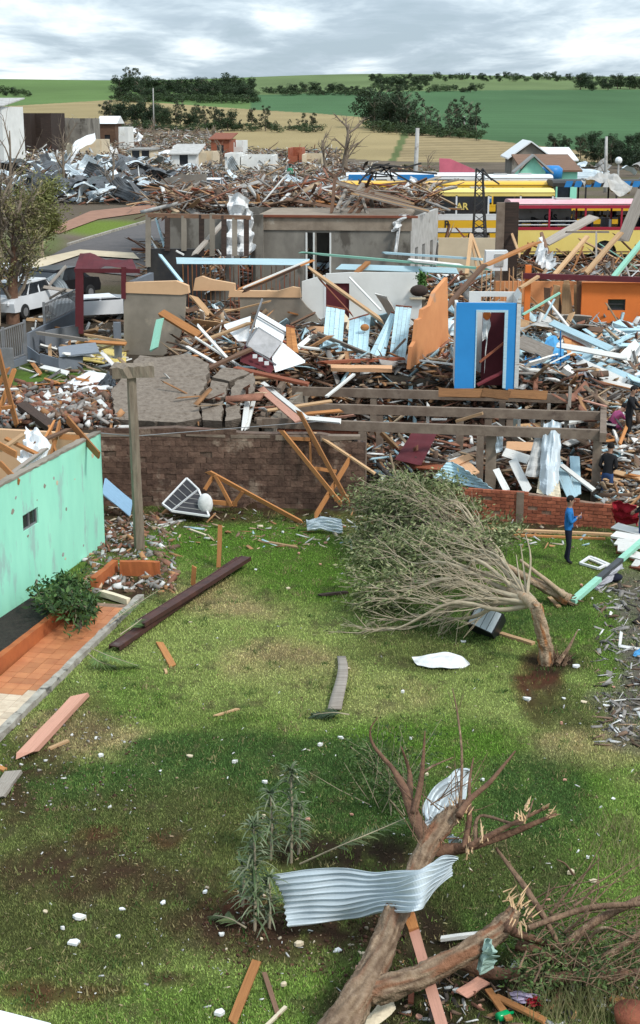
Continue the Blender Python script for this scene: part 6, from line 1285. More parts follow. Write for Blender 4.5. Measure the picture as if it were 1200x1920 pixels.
def clumps(tips, n, per, dx, dz, LP, LD):
    for _ in range(n):
        u, v, z, _l = R.choice(tips); c = G(u, v, z) + Vector((R.gauss(dx, .4), R.gauss(-.05, .28), R.gauss(-.15, .18))); sz_ = R.uniform(.07, .2); d0 = (lean + rvec(.5)).normalized()
        for _k in range(int(per * sz_ / .13)): LP.append(c + Vector((R.gauss(0, sz_ * 1.3), R.gauss(0, sz_), R.gauss(0, sz_ * .7)))); LD.append(d0)
clumps(tB[:11] + tB[13:14] + tB[15:], 210, 85, .32, .2, LP, LD)
obj_of('foliage', leaves_mesh('foliage', LP, LD, .12, .021, OL, 5), fb)
LPa = LPA; clumps([q for q in tA if q[3] >= .4], 70, 75, .15, .2, LPa, LDA); obj_of('foliage', leaves_mesh('foliage', LPa, LDA, .12, .021, OL, 4), fa)
# broken tree in the foreground
bt_ = thing('broken_tree', 'thick forked tree trunk with a shattered top leaning across the foreground', 'tree', G(640, 1925, 0))
bark_tube('trunk', [(585, 1985, .3), (650, 1905, .4), (706, 1800, .6), (740, 1715, .8), (768, 1660, 1.0), (800, 1590, 1.3), (836, 1540, 1.5), (858, 1522, 1.6)], [.23, .205, .17, .15, .14, .135, .13, .1], 30, 'bark_brown', bt_)
bark_tube('second_trunk', [(690, 1862, .45), (770, 1838, .5), (850, 1800, .6), (920, 1756, .75), (950, 1730, .85), (966, 1704, 1.0)], [.155, .145, .135, .13, .125, .08], 30, 'bark_brown', bt_)
for nm, P, rad in (('broken_limb', [(806, 1585, 1.3), (778, 1530, 1.55), (758, 1480, 1.8), (735, 1440, 2.0), (702, 1400, 2.2), (694, 1370, 2.4), (708, 1345, 2.6)], [.12, .08, .055, .035, .02, .012, .006]),
                   ('broken_limb', [(765, 1500, 1.7), (768, 1450, 1.9), (752, 1400, 2.3)], [.06, .03, .008]), ('broken_limb', [(775, 1525, 1.6), (790, 1460, 2.0), (797, 1370, 2.6)], [.055, .035, .006]),
                   ('broken_limb', [(790, 1450, 2.0), (815, 1435, 2.1), (850, 1420, 2.2)], [.02, .015, .006]),
                   ('broken_limb', [(860, 1530, 1.7), (880, 1500, 1.8), (920, 1465, 2.0), (966, 1408, 2.3)], [.05, .04, .03, .01]), ('broken_limb', [(800, 1595, 1.2), (850, 1592, 1.2), (880, 1588, 1.3), (950, 1565, 1.5), (1044, 1526, 1.8)], [.09, .08, .065, .045, .02]),
                   ('broken_limb', [(880, 1588, 1.35), (940, 1555, 1.6), (1028, 1512, 1.9)], [.05, .035, .018]), ('broken_limb', [(870, 1592, 1.3), (880, 1540, 1.5), (880, 1470, 1.8), (888, 1420, 2.0)], [.05, .035, .02, .006]), ('broken_limb', [(862, 1530, 1.6), (866, 1420, 2.1), (858, 1340, 2.5), (848, 1290, 2.8)], [.025, .018, .012, .005]),
                   ('broken_limb', [(892, 1580, 1.4), (900, 1530, 1.6), (975, 1545, 1.7), (1000, 1500, 2.0)], [.03, .02, .02, .006]), ('broken_limb', [(846, 1535, 1.5), (862, 1515, 1.62), (872, 1500, 1.7)], [.1, .07, .02])):
    bark_tube(nm, P, [r * 1.05 for r in rad], 10, 'bark_red' if rad[0] > .045 else 'bark_brown', bt_)
m = MB()
for (u, v, z, du, dv) in ((876, 1600, 1.3, -6, -50), (886, 1590, 1.3, 10, -40), (905, 1570, 1.5, -4, -35), (984, 1520, 1.8, 8, -24), (858, 1522, 1.6, 4, -40), (850, 1528, 1.6, -10, -34), (866, 1526, 1.6, 14, -26), (980, 1540, 1.8, -3, -20), (970, 1700, 1.0, 16, -30), (965, 1710, 1.0, -8, -30), (975, 1730, .95, 4, 30), (990, 1715, .95, 14, -16), (955, 1690, 1.0, 20, -14), (1030, 1525, 1.8, 14, -5), (1020, 1514, 1.9, 10, -8)):
    a, b = G(u, v, z), G(u + du, v + dv, z + .1); m.tube([a, a.lerp(b, .6), b], [.018, .012, .002], 4)
    for _q in range(7): a2 = a + rvec(.05); b2 = a2 + (b - a) * R.uniform(.3, .9) + rvec(.03); m.tube([a2, a2.lerp(b2, .6), b2], [.011, .008, .001], 4)
o = m.build('splinters', 'wood_raw', bt_); o['kind'] = 'stuff'
for P, rad in (([(950, 1735, .9), (970, 1750, .7), (1030, 1772, .4), (1082, 1810, .2)], [.09, .06, .045, .03]), ([(930, 1590, 1.3), (985, 1665, 1.0), (1020, 1720, .8), (1058, 1790, .4)], [.02, .045, .04, .02]), ([(990, 1740, .8), (1060, 1715, .8), (1120, 1700, .9), (1215, 1694, 1.0)], [.04, .04, .04, .035]), ([(1060, 1770, .5), (1130, 1720, .7), (1215, 1680, 1.0)], [.05, .055, .05]), ([(1080, 1810, .3), (1140, 1790, .5), (1215, 1740, .8)], [.045, .045, .035]), ([(970, 1770, .4), (1040, 1800, .3), (1090, 1805, .3)], [.1, .07, .05]), ([(860, 1800, .25), (930, 1825, .2), (975, 1822, .25)], [.1, .08, .05]), ([(1030, 1835, .2), (1110, 1830, .25), (1215, 1826, .3)], [.08, .08, .07]),
               ([(1030, 1715, .8), (1075, 1660, 1.2), (1125, 1610, 1.6)], [.02, .014, .006]), ([(1075, 1700, .8), (1100, 1680, .9), (1122, 1650, 1.1)], [.02, .014, .006]), ([(1060, 1750, .6), (1100, 1710, 1.0), (1112, 1680, 1.2)], [.02, .014, .006]), ([(1075, 1640, .5), (1060, 1620, .7), (1044, 1612, .8)], [.02, .014, .006]), ([(1090, 1780, .4), (1130, 1740, .8), (1190, 1760, .8)], [.02, .02, .008])):
    bark_tube('broken_limb', P, rad, 9, 'bark_red' if rad[0] > .06 else 'bark_brown', bt_)
m = MB()
for _ in range(150):
    u, v = R.uniform(955, 1215), R.uniform(1680, 1850); a = G(u, v, R.uniform(.05, .7)); an = R.gauss(.5, .7); b = a + Vector((math.cos(an), math.sin(an), R.gauss(.1, .35))) * R.uniform(.3, 1.1); b.z = max(b.z, .03); r = R.uniform(.004, .014); m.tube([a, a.lerp(b, .5) + rvec(.05), b], [r, r * .8, r * .35], 4)
for _ in range(26):
    a = G(R.uniform(770, 900), R.uniform(1500, 1590), R.uniform(1.2, 1.7)); b = a + Vector((R.gauss(.1, .35), R.gauss(.15, .3), R.uniform(.1, .8))); r = R.uniform(.004, .011); m.tube([a, a.lerp(b, .5) + rvec(.05), b], [r, r * .8, r * .3], 4)
o = m.build('twigs', 'bark_brown', bt_); o['kind'] = 'stuff'
LP, LD = [], []
for _ in range(120):
    u, v = R.uniform(960, 1205), R.uniform(1745, 1850); p = G(u, v, R.uniform(.1, .6))
    for _l in range(26): LP.append(p + rvec(.09)); LD.append(Vector((R.uniform(-1, 1), R.uniform(-1, 1), .2)))
obj_of('foliage', leaves_mesh('foliage', LP, LD, .07, .014, [(.07, .12, .03), (.1, .15, .04), (.05, .09, .025), (.13, .16, .06)], 6), bt_)
# thin brushwood behind the trunk and a light shrub around the top
t = thing('twiggy_shrub', 'thin green shrub growing behind the shattered tree top', 'shrub', G(720, 1470, 0)); m = MB(); LP, LD = [], []
for _ in range(34):
    p = G(R.uniform(690, 770), R.uniform(1450, 1530), 0); q = p + Vector((R.gauss(-.15, .35), R.gauss(0, .2), R.uniform(.5, 1.1))); m.tube([p, p.lerp(q, .5) + rvec(.04), q], [.008, .006, .003], 3, False)
    for _l in range(50): LP.append(p.lerp(q, R.uniform(.2, 1.05)) + rvec(.07)); LD.append((q - p).normalized())
m.build('stems', 'bark_twig', t); obj_of('foliage', leaves_mesh('foliage', LP, LD, .08, .015, [(.06, .11, .03), (.09, .14, .04)], 7), t)
# spiky plants
def spiky(u, v, vt, label, crowns, ln=.34):
    b = G(u, v, 0); top = VY(u, vt, b.y); h = top.z; t = thing('spiky_plant', label, 'plant', b); m = MB(); m.tube([b, b + Vector((.02, 0, h * .5)), b + Vector((0, 0, h * .93))], [.022, .017, .011], 6); m.build('stem', 'bark_twig', t)
    V, F_, T = [], [], []
    for _ in range(crowns):
        f = min(1, (R.choice((.3, .55, .8, 1.0)) + R.gauss(0, .09))); f = max(f, .08); c = b + Vector((R.gauss(0, .02), R.gauss(0, .02), h * f * .95)); az = R.uniform(0, 6.28); el = R.uniform(.1, 1.15); L = ln * R.uniform(.8, 1.3) * (1.15 - .3 * f); wv = R.uniform(.011, .02)
        d = Vector((math.cos(az), math.sin(az), 0)); s = Vector((-d.y, d.x, 0)); i0 = len(V); cc = random.Random(_).choice([(.085, .13, .05), (.14, .18, .09), (.06, .10, .035), (.21, .23, .14)])
        for k in range(5):
            g = k / 4; p = c + d * L * g * math.cos(el) + Vector((0, 0, L * (g * math.sin(el) - .55 * g * g))); p.z = max(p.z, .02); ww = wv * (1 - g) ** .6 + .0015
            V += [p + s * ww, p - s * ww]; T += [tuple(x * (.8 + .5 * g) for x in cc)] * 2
        for k in range(4): F_ += [i0 + 2 * k, i0 + 2 * k + 1, i0 + 2 * k + 3, i0 + 2 * k + 2]
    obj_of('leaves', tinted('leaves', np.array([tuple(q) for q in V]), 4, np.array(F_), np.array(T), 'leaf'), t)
spiky(478, 1745, 1535, 'tall spiky plant at the left end of the corrugated sheet', 150)
spiky(505, 1740, 1640, 'short spiky plant crowding the tall one by the corrugated sheet', 70)
spiky(508, 1612, 1480, 'middle spiky plant behind the tall one', 95, .3); spiky(546, 1618, 1435, 'slender spiky plant farthest back in the bed', 110, .3); spiky(560, 1600, 1500, 'small spiky plant by the curved palm frond', 55, .26)
spiky(455, 1700, 1610, 'small spiky plant left of the tall one', 55, .3)
def frond(label, P, ln, par=None, n=26, cat='palm frond', cols=((.075, .105, .04), (.11, .14, .05))):
    path = catmull([pt(*q) for q in P], 10); t = thing('palm_frond', label, cat, path[0]); m = MB(); m.tube(path, [.014 - .01 * i / len(path) for i in range(len(path))], 5); m.build('rib', 'bark_twig', t); m = MB()
    V, F_, T = [], [], []
    for i in range(n):
        f = .3 + .7 * i / n; x = f * (len(path) - 1); j = min(int(x), len(path) - 2); p = path[j].lerp(path[j + 1], x - j); d = (path[j + 1] - path[j]).normalized(); s = d.cross(Vector((0, 0, 1))).normalized()
        for sg in (-1, 1):
            e_ = p + (d * .7 + s * sg * .8).normalized() * ln * (1.1 - .6 * f) + Vector((0, 0, R.uniform(-.08, .03))); e_.z = max(.02, e_.z); w_ = d * .014; i0 = len(V); V += [p - w_, p + w_, p.lerp(e_, .6) + w_ * 1.2, e_]; F_ += [i0, i0 + 1, i0 + 2, i0 + 3]; c = R.choice(cols); T += [c] * 4
    obj_of('leaflets', tinted('leaflets', np.array([tuple(q) for q in V]), 4, np.array(F_), np.array(T), 'leaf'), t)
frond('long bent palm frond reaching from the spiky plants to the broken trunk', [(562, 1620, .1), (640, 1585, .5), (700, 1560, .6), (758, 1535, .5)], .28)
frond('dark cut palm frond at the foot of the curved grey board', [(655, 1340, .08), (625, 1336, .12), (588, 1340, .05)], .3, cols=((.03, .055, .025), (.045, .07, .03)), n=34)
frond('fallen palm leaf at the foot of the tall spiky plant', [(462, 1740, .05), (430, 1722, .15), (400, 1716, .05)], .22)
frond('green palm leaf flopped over the kerb by the steel channel', [(170, 1215, .25), (205, 1230, .3), (258, 1248, .05)], .3, cols=((.09, .16, .04), (.13, .2, .06)), n=34); frond('second palm leaf hanging over the kerb onto the lawn', [(165, 1225, .2), (185, 1240, .2), (215, 1250, .04)], .3, cols=((.09, .16, .04), (.13, .2, .06)), n=30); frond('palm leaf lying along the kerb above the fallen leaves', [(205, 1170, .2), (245, 1140, .3), (300, 1105, .1)], .25, cols=((.09, .16, .04), (.13, .2, .06)), n=30); frond('palm leaf draped on the steel channel middle', [(225, 1190, .2), (260, 1165, .3), (275, 1150, .2)], .25, cols=((.09, .16, .04), (.13, .2, .06)), n=30)
# broad leaved bush in the planter
bsh = thing('leafy_bush', 'broad leaved green bush bent over the end of the planter wall', 'bush', G(140, 1180, .05)); m = MB()
m.tube(catmull([G(148, 1180, .05), G(150, 1150, .25), G(140, 1120, .5)], 5), [.07 - .003 * i for i in range(11)], 8); m.build('stem', 'bark_grey', bsh, True); m = MB(); LP, LD = [], []
for _ in range(120):
    c = G(R.gauss(118, 24), R.gauss(1118, 17), R.uniform(.3, .8)); m.tube([G(140, 1125, .45), G(140, 1125, .5).lerp(c, .6) + rvec(.05), c], [.01, .007, .004], 3, False)
    for _l in range(16): LP.append(c + rvec(.1)); LD.append(Vector((R.uniform(-1, 1), R.uniform(-1, 1), R.uniform(0, .8))))
for _ in range(500): LP.append(G(R.gauss(160, 9), R.gauss(1135, 14), R.uniform(.2, .5))); LD.append(Vector((R.uniform(-.5, .8), 0, -.8)))
m.build('twigs', 'bark_twig', bsh); obj_of('foliage', leaves_mesh('foliage', LP, LD, .15, .03, [(.04, .085, .022), (.06, .12, .03), (.08, .15, .04), (.03, .06, .02)], 8, .1), bsh)
def tuft(u, v, n, h, label, cols, spread=.25, name='grass_tuft', lw=.006):
    b = G(u, v, 0); V, F_, T = [], [], []
    for _ in range(n):
        p = b + Vector((R.gauss(0, spread), R.gauss(0, spread), 0)); d = Vector((R.gauss(0, .3), R.gauss(0, .3), 1)).normalized(); L = h * R.uniform(.5, 1.2); i0 = len(V); s = Vector((lw, 0, 0)); q = p + d * L + Vector((d.x * L * .3, 0, -L * .1)); V += [p - s, p + s, p.lerp(q, .6) + s * .7, q]; F_ += [i0, i0 + 1, i0 + 2, i0 + 3]; T += [R.choice(cols)] * 4
    tag(obj_of(name, tinted(name, np.array([tuple(q) for q in V]), 4, np.array(F_), np.array(T), 'leaf')), label, 'grass tuft', None, 'stuff')
YG = [(.2, .2, .08), (.28, .25, .12), (.13, .15, .05)]
for i, (u, v, h, lb) in enumerate(((1040, 1905, .45, 'pale yellow weed tuft at the bottom edge right of the bottle'), (1105, 1900, .5, 'tall dry weed tuft before the clay pot'), (1140, 1890, .55, 'dry weed tuft nearest the bottom right corner'), (1175, 1620, .3, 'green weed tuft at the right edge of the lawn'), (855, 1330, .7, 'thin dry weed stalks in the middle of the lawn'), (1165, 1560, .3, 'weed tuft above the right edge weeds'))):
    tuft(u, v, 160 if i != 4 else 8, h, lb, YG, .28 if i != 4 else .04)
# stripped tree by the fence
def bare_tree(label, u, v, vt, Yd=None, r=.2, spread=1.0, n=9, mat='bark_grey', leafy=0, leafcols=None, lean=0.0, seed=0, group=None, twig=4):
    b = hit(u, v) if Yd is None else VY(u, v, Yd); top = VY(u, vt, b.y); h = top.z - b.z; t = thing('stripped_tree', label, 'tree', b, group); m = MB(); LP, LD = [], []
    trunk = catmull([b - Vector((0, 0, .3)), b + Vector((lean * .2, 0, h * .3)), b + Vector((lean * .6, R.uniform(-.2, .2), h * .6)), b + Vector((lean, 0, h))], 4); m.tube(trunk, [r * (1 - .8 * i / 12) for i in range(13)], 8, True, .08); m.build('trunk', mat, t, True); m = MB()
    for _ in range(n):
        i = R.randrange(3, 12); p = trunk[i]; az = R.uniform(0, 6.28); d = Vector((math.cos(az) * spread, math.sin(az) * spread, R.uniform(.5, 1.5))).normalized(); L = h * R.uniform(.2, .45); q = p + d * L + Vector((0, 0, .1 * L)); m.tube(catmull([p, p.lerp(q, .5) + rvec(L * .06), q], 3), [r * .35 * (1 - .12 * k) for k in range(7)], 5)
        for _t in range(twig):
            a = p.lerp(q, R.uniform(.4, 1)); e_ = a + (d + rvec(.5)) * L * R.uniform(.25, .55); m.tube([a, a.lerp(e_, .5) + rvec(.05), e_], [r * .1, r * .07, r * .03], 3, False)
            for _l in range(leafy): LP.append(a.lerp(e_, R.uniform(.2, 1.2)) + rvec(.14)); LD.append(d)
    m.build('branches', mat if r > .3 else 'bark_grey', t)
    if LP: obj_of('foliage', leaves_mesh('foliage', LP, LD, .16, .03, leafcols or OL, 9), t)
material('bark_redbrown', (0.22, 0.12, 0.075), (0.13, 0.07, 0.045), scale=6, bump=.3, c3=(0.36, 0.28, 0.19), c3pos=.6)
bare_tree('stripped tree with brown trunk and olive leaves at the left edge', 24, 606, 402, None, .3, 1.0, 30, 'bark_redbrown', 20, [(.19, .18, .07), (.24, .22, .09), (.15, .15, .05), (.3, .25, .13)], .3, 0, None, 7)
bare_tree('bare pale trunk just left of the stripped brown tree', -8, 610, 385, None, .22, .9, 18, 'bark_twig', 0, None, .5, 0, None, 6)
bare_tree('olive shrub tree overhanging the street beside the stripped tree', 78, 480, 376, None, .16, 1.2, 30, 'bark_twig', 50, [(.19, .2, .06), (.24, .24, .08), (.15, .17, .045)], 0, 0, None, 6)
for (u, v, vt, r, lb) in ((120, 376, 262, .2, 'scorched bare tree standing before the dark twisted sheets'), (212, 378, 285, .16, 'thin bare tree right of the scorched one'), (20, 400, 245, .2, 'tall dark bare tree at the left edge before the white house'), (645, 330, 232, .4, 'brown leafless tree beside the timber stack'), (612, 335, 262, .25, 'short leafless tree left of the brown leafless one'), (800, 345, 290, .1, 'twiggy bare tree by the black lattice heap'), (400, 262, 236, .3, 'bent bare trunk on the stubble field edge'), (418, 326, 270, .2, 'grey bare tree in front of the white ruins'), (290, 262, 228, .2, 'bare tree at the foot of the torn tree belt'), (1128, 345, 300, .1, 'spindly bare tree behind the blue roofed bus')):
    bare_tree(lb, u, v, vt, None, r, .8, 10, 'bark_grey', 0, None, R.uniform(-.5, .5), 0, None, 5)
# ------------------------------------------------------------------ wreckage between the houses
CN = {'timber_orange': 'orange', 'timber_tan': 'tan', 'timber_brown': 'brown', 'timber_red': 'red brown', 'timber_grey': 'grey weathered', 'timber_dark': 'charred dark', 'painted_pale_blue': 'pale blue painted', 'painted_white': 'white painted', 'painted_pink': 'pink painted', 'painted_maroon': 'maroon painted', 'painted_green': 'pale green painted', 'painted_peach': 'peach painted', 'painted_cream': 'cream painted', 'painted_blue': 'blue painted'}
def gsurf(u, v, zfix=None):
    p = hit(u, v) if zfix is None else G(u, v, zfix); return p
def zlabel(L, c, nm, where, sp):
    ln = 'short' if L < 1.2 else 'long' if L > 2.1 else ''
    return fit(' '.join(('%s %s %s lying %s, %s' % (ln, c, nm, where, sp)).split()), '%s %s lying %s, %s' % (c, nm, where, sp), '%s %s %s, %s' % (c, nm, where, sp), '%s %s lying %s' % (c, nm, where))
def zone(where, box, n, cols, lr, pile, name='plank', zfix=None, flatang=.5, wr=(.08, .2), yawc=None, yaws=3.2, group=True):
    mats = [c for c, k in cols for _ in range(k)]
    for _ in range(n):
        u = R.uniform(box[0], box[1]); v = R.uniform(box[2], box[3]); p = gsurf(u, v, zfix); L = R.uniform(*lr); yaw = R.uniform(0, 3.14) if yawc is None else math.radians(yawc) + R.gauss(0, yaws)
        d = Vector((math.cos(yaw), math.sin(yaw), R.gauss(0, .32) * flatang)).normalized(); c = p + Vector((0, 0, .06 + pile * R.random() ** 1.5 + abs(d.z) * L * .5)); mt = R.choice(mats)
        plank(c - d * L / 2, c + d * L / 2, R.uniform(*wr), R.uniform(.025, .07), mt, zlabel(L, CN[mt], name.replace('_', ' '), where, spot(u, v, box)), '%ss %s' % (name.replace('_', ' '), where), R.uniform(-.9, .9), name, name.replace('_', ' '))
def on_ground(boxes, pile, zfix=None, power=1.5):
    def f(rs, n):
        B = np.array([boxes[i % len(boxes)] for i in range(n)], float); P = hit_np(B[:, 0] + (B[:, 1] - B[:, 0]) * rs.rand(n), B[:, 2] + (B[:, 3] - B[:, 2]) * rs.rand(n)); P[:, 2] += pile * rs.rand(n) ** power
        return P
    return f
BRN = [('timber_brown', 4), ('timber_red', 3), ('timber_orange', 2), ('timber_tan', 2), ('timber_grey', 1), ('painted_white', 1)]
MIX = [('timber_brown', 2), ('timber_red', 2), ('timber_orange', 1), ('timber_tan', 3), ('painted_white', 3), ('painted_pale_blue', 2), ('timber_grey', 1), ('painted_pink', 1)]
BLU = [('painted_pale_blue', 5), ('painted_white', 4), ('timber_brown', 1), ('timber_tan', 2), ('painted_blue', 1)]
TAN_ = [('timber_tan', 4), ('timber_orange', 3), ('timber_brown', 3), ('painted_cream', 1), ('painted_green', 1), ('timber_red', 1)]
zone('in the heap behind the fallen masonry wall', (345, 600, 600, 770), 46, BRN, (.8, 2.6), .9)
zone('in the wreckage between the concrete frame and the blue panels', (560, 860, 650, 700), 24, MIX, (.8, 2.4), .6)
zone('inside the pit under the concrete frame', (560, 1120, 800, 915), 46, MIX, (.8, 2.4), 1.0)
zone('on the slope right of the concrete frame', (1140, 1210, 700, 940), 30, [('timber_tan', 3), ('timber_orange', 3), ('painted_white', 3), ('timber_brown', 2), ('painted_pale_blue', 1)], (.7, 2.0), .35)
zone('in the collapsed room right of the blue doorway', (985, 1205, 640, 715), 34, BLU, (1.0, 2.8), .7, wr=(.12, .3))
zone('in the tangle before the orange house', (840, 1205, 494, 530), 28, TAN_, (1.0, 2.6), .8, 'rafter', flatang=1.5, wr=(.07, .15))
zone('in front of the grey concrete building', (300, 860, 478, 520), 34, [('painted_pale_blue', 3), ('timber_red', 3), ('timber_orange', 2), ('timber_brown', 3), ('painted_green', 1), ('painted_white', 1)], (1.2, 3.6), .8, 'rafter')
zone('across the peach trimmed house ruins', (355, 570, 520, 590), 26, BRN, (1.2, 3.2), .9, 'rafter')
zone('in the left yard before the fence', (80, 235, 600, 690), 22, [('timber_tan', 2), ('painted_white', 3), ('timber_brown', 2), ('timber_grey', 2), ('timber_orange', 1)], (.6, 1.8), .25)
zone('in the brick rubble behind the green house', (0, 215, 735, 800), 22, [('timber_brown', 3), ('timber_dark', 1), ('timber_orange', 2), ('painted_white', 1)], (.6, 1.8), .4)
zone('heaped on top of the grey concrete building', (300, 800, 370, 402), 72, [('timber_brown', 4), ('timber_red', 2), ('timber_tan', 3), ('timber_grey', 3), ('timber_orange', 1)], (1.2, 3.4), 1.0, 'roof_batten', zfix=6.15, flatang=.6, wr=(.08, .2), yawc=10, yaws=.8)
zone('beside the road before the rubble field', (250, 420, 376, 400), 16, [('timber_brown', 3), ('timber_tan', 2), ('timber_red', 2)], (1.5, 3.4), .5, 'rafter')
PAN = [('painted_pale_blue', 3), ('painted_white', 3), ('painted_cream', 1), ('painted_peach', 2), ('timber_tan', 1), ('timber_grey', 1)]
zone('before the white house', (360, 860, 600, 700), 26, PAN, (.7, 1.7), .9, 'wall_sheet', wr=(.35, .8), flatang=1.6)
zone('in the room right of the blue doorway', (985, 1205, 620, 710), 24, PAN, (.8, 2.0), .6, 'wall_sheet', wr=(.35, .8))
zone('down in the pit under the concrete frame', (600, 1110, 830, 915), 22, PAN, (.7, 1.6), .9, 'wall_sheet', wr=(.3, .6), flatang=1.6)
zone('over the slope beside the people', (1140, 1205, 720, 930), 14, PAN, (.6, 1.4), .3, 'wall_sheet', wr=(.3, .6))
zone('among the rafters before the grey building', (320, 860, 480, 560), 18, PAN, (.8, 2.0), .6, 'wall_sheet', wr=(.3, .6))
# leaning slat stack (roof frame slumped on the grey building)
for i in range(13):
    f = i / 12; a, b = VY(612 + 60 * f + R.uniform(-4, 4), 333 + 42 * f * .8, 68 - 5 * f), VY(748 + 60 * f + R.uniform(-6, 6), 372 + 26 * f, 68.5 - 5 * f)
    plank(a, b, .16, .07, R.choice(['timber_grey', 'timber_brown', 'timber_tan', 'timber_grey']), 'long slat of the slumped roof frame, %s from the left' % ORD[i], 'slats of the slumped roof frame', 0, 'slat', 'slat')
for (u0, v0, u1, v1) in ((640, 395, 680, 345), (655, 400, 692, 352), (668, 402, 700, 360), (690, 405, 672, 352), (622, 398, 628, 335), (632, 392, 652, 350)):
    plank(VY(u0, v0, 65), VY(u1, v1, 66), .14, .1, R.choice(['timber_brown', 'timber_grey']), 'prop standing under the slumped roof frame', 'props under the slumped roof frame', 0, 'prop', 'prop')
# ---- rubble masses
shards('rubble', 'splintered timber rubble behind the fallen masonry wall', 3000, on_ground([(340, 600, 590, 790), (345, 480, 640, 700)], .7), [(BRW, 5), (RDB, 4), (ORW, 2), (TNW, 3), (WHT, 1.6), (PBL, .6), (GRY, 2)], (.08, .8), .12, 4.0, 51)
shards('rubble', 'mixed rubble in the wreckage between the frame and the white house', 2600, on_ground([(540, 870, 600, 705)], .5), [(BRW, 3), (RDB, 3), (ORW, 2), (TNW, 3), (WHT, 2), (PBL, 1.4), (GRY, 2)], (.08, .7), .12, 3.5, 52)
shards('rubble', 'brick and board rubble filling the pit under the concrete frame', 3300, on_ground([(500, 1125, 745, 925)], 1.0, None, 1.2), [(BRW, 4), (RDB, 4), (ORW, 1.6), (TNW, 2), (WHT, 2), (PBL, 1), (DRK, 2), (GRY, 1)], (.08, .7), .16, 3.0, 53)
shards('rubble', 'pale plaster and timber rubble on the slope right of the frame', 3400, on_ground([(1135, 1230, 690, 960)], .3), [(GRY, 4), (TNW, 3), (ORW, 2), (WHT, 2), (BRW, 3), (PBL, .8)], (.06, .5), .2, 2.5, 54)
shards('rubble', 'pale blue and white rubble right of the blue doorway', 3000, on_ground([(975, 1220, 610, 715)], .5), [(PBL, 3), (WHT, 4), (TNW, 2), (BRW, 2), (RDB, 1), (GRY, 2)], (.08, .7), .1, 3.5, 55)
shards('rubble', 'timber rubble between the orange house and the buses', 3000, on_ground([(820, 1225, 488, 610)], .45), [(BRW, 4), (TNW, 4), (ORW, 2), (RDB, 2), (WHT, 1), (GRY, 2), (PBL, .7)], (.1, .75), .1, 4.0, 56)
shards('rubble', 'timber rubble in front of the grey concrete building', 3200, on_ground([(280, 860, 470, 560)], .6), [(BRW, 4), (TNW, 2), (ORW, 2), (RDB, 4), (WHT, 1), (PBL, 1), (GRY, 1)], (.1, 1.0), .1, 4.5, 57)
shards('rubble', 'broken bricks behind the green house and brown wall', 3000, on_ground([(0, 230, 735, 805), (60, 215, 760, 800)], .35), [(RDB, 4), (BRW, 3), (GRY, 4), (WHT, 1), (ORW, 1)], (.08, .36), .5, 1.8, 58)
shards('rubble', 'scraps on the left yard and by the fence', 500, on_ground([(60, 240, 590, 735)], .12), [(WHT, 3), (GRY, 2), (BRW, 3), (TNW, 2)], (.05, .4), .1, 4, 59)
def atop(rs, n):
    o = []
    for i in range(n): p = G(300 + 520 * rs.rand(), 376 + 27 * rs.rand(), 6.1); o.append((p.x, p.y, 6.05 + 1.0 * rs.rand() ** 1.3))
    return np.array(o)
shards('rubble', 'brown roof timber rubble covering the top of the grey concrete building', 2600, atop, [(BRW, 5), (TNW, 3), (RDB, 3), (GRY, 4), (WHT, 1), (ORW, 1)], (.15, 1.1), .1, 3.5, 60)
fieldb = [(0, 420, 240, 330), (0, 420, 255, 380), (0, 300, 300, 385), (60, 420, 300, 370), (380, 640, 290, 372), (0, 260, 226, 275), (420, 700, 315, 372)]
shards('rubble', 'dark and white storm rubble covering the field of ruins', 13000, on_ground(fieldb, .9), [(GRY, 4), (WHT, 3), (BRW, 4), (DRK, 3), (TNW, 2), (RDB, 2), (CRM, 1), (PBL, .5)], (.2, 1.5), .14, 2.6, 61)
shards('rubble', 'low scrub and timber scraps at the far edge of the ruins', 3500, on_ground([(60, 400, 240, 290), (400, 640, 284, 300), (560, 820, 318, 350)], .5), [((.11, .10, .055), 5), (BRW, 4), (TNW, 3), (RDB, 2), (WHT, .7), (GRY, 2)], (.2, .9), .3, 2.2, 62)
shards('rubble', 'scraps around the buses and the yard before them', 900, on_ground([(600, 820, 340, 440), (820, 1220, 456, 480)], .2), [(GRY, 3), (WHT, 2), (BRW, 3), (TNW, 2), (DRK, 2)], (.1, .6), .12, 2.5, 63)
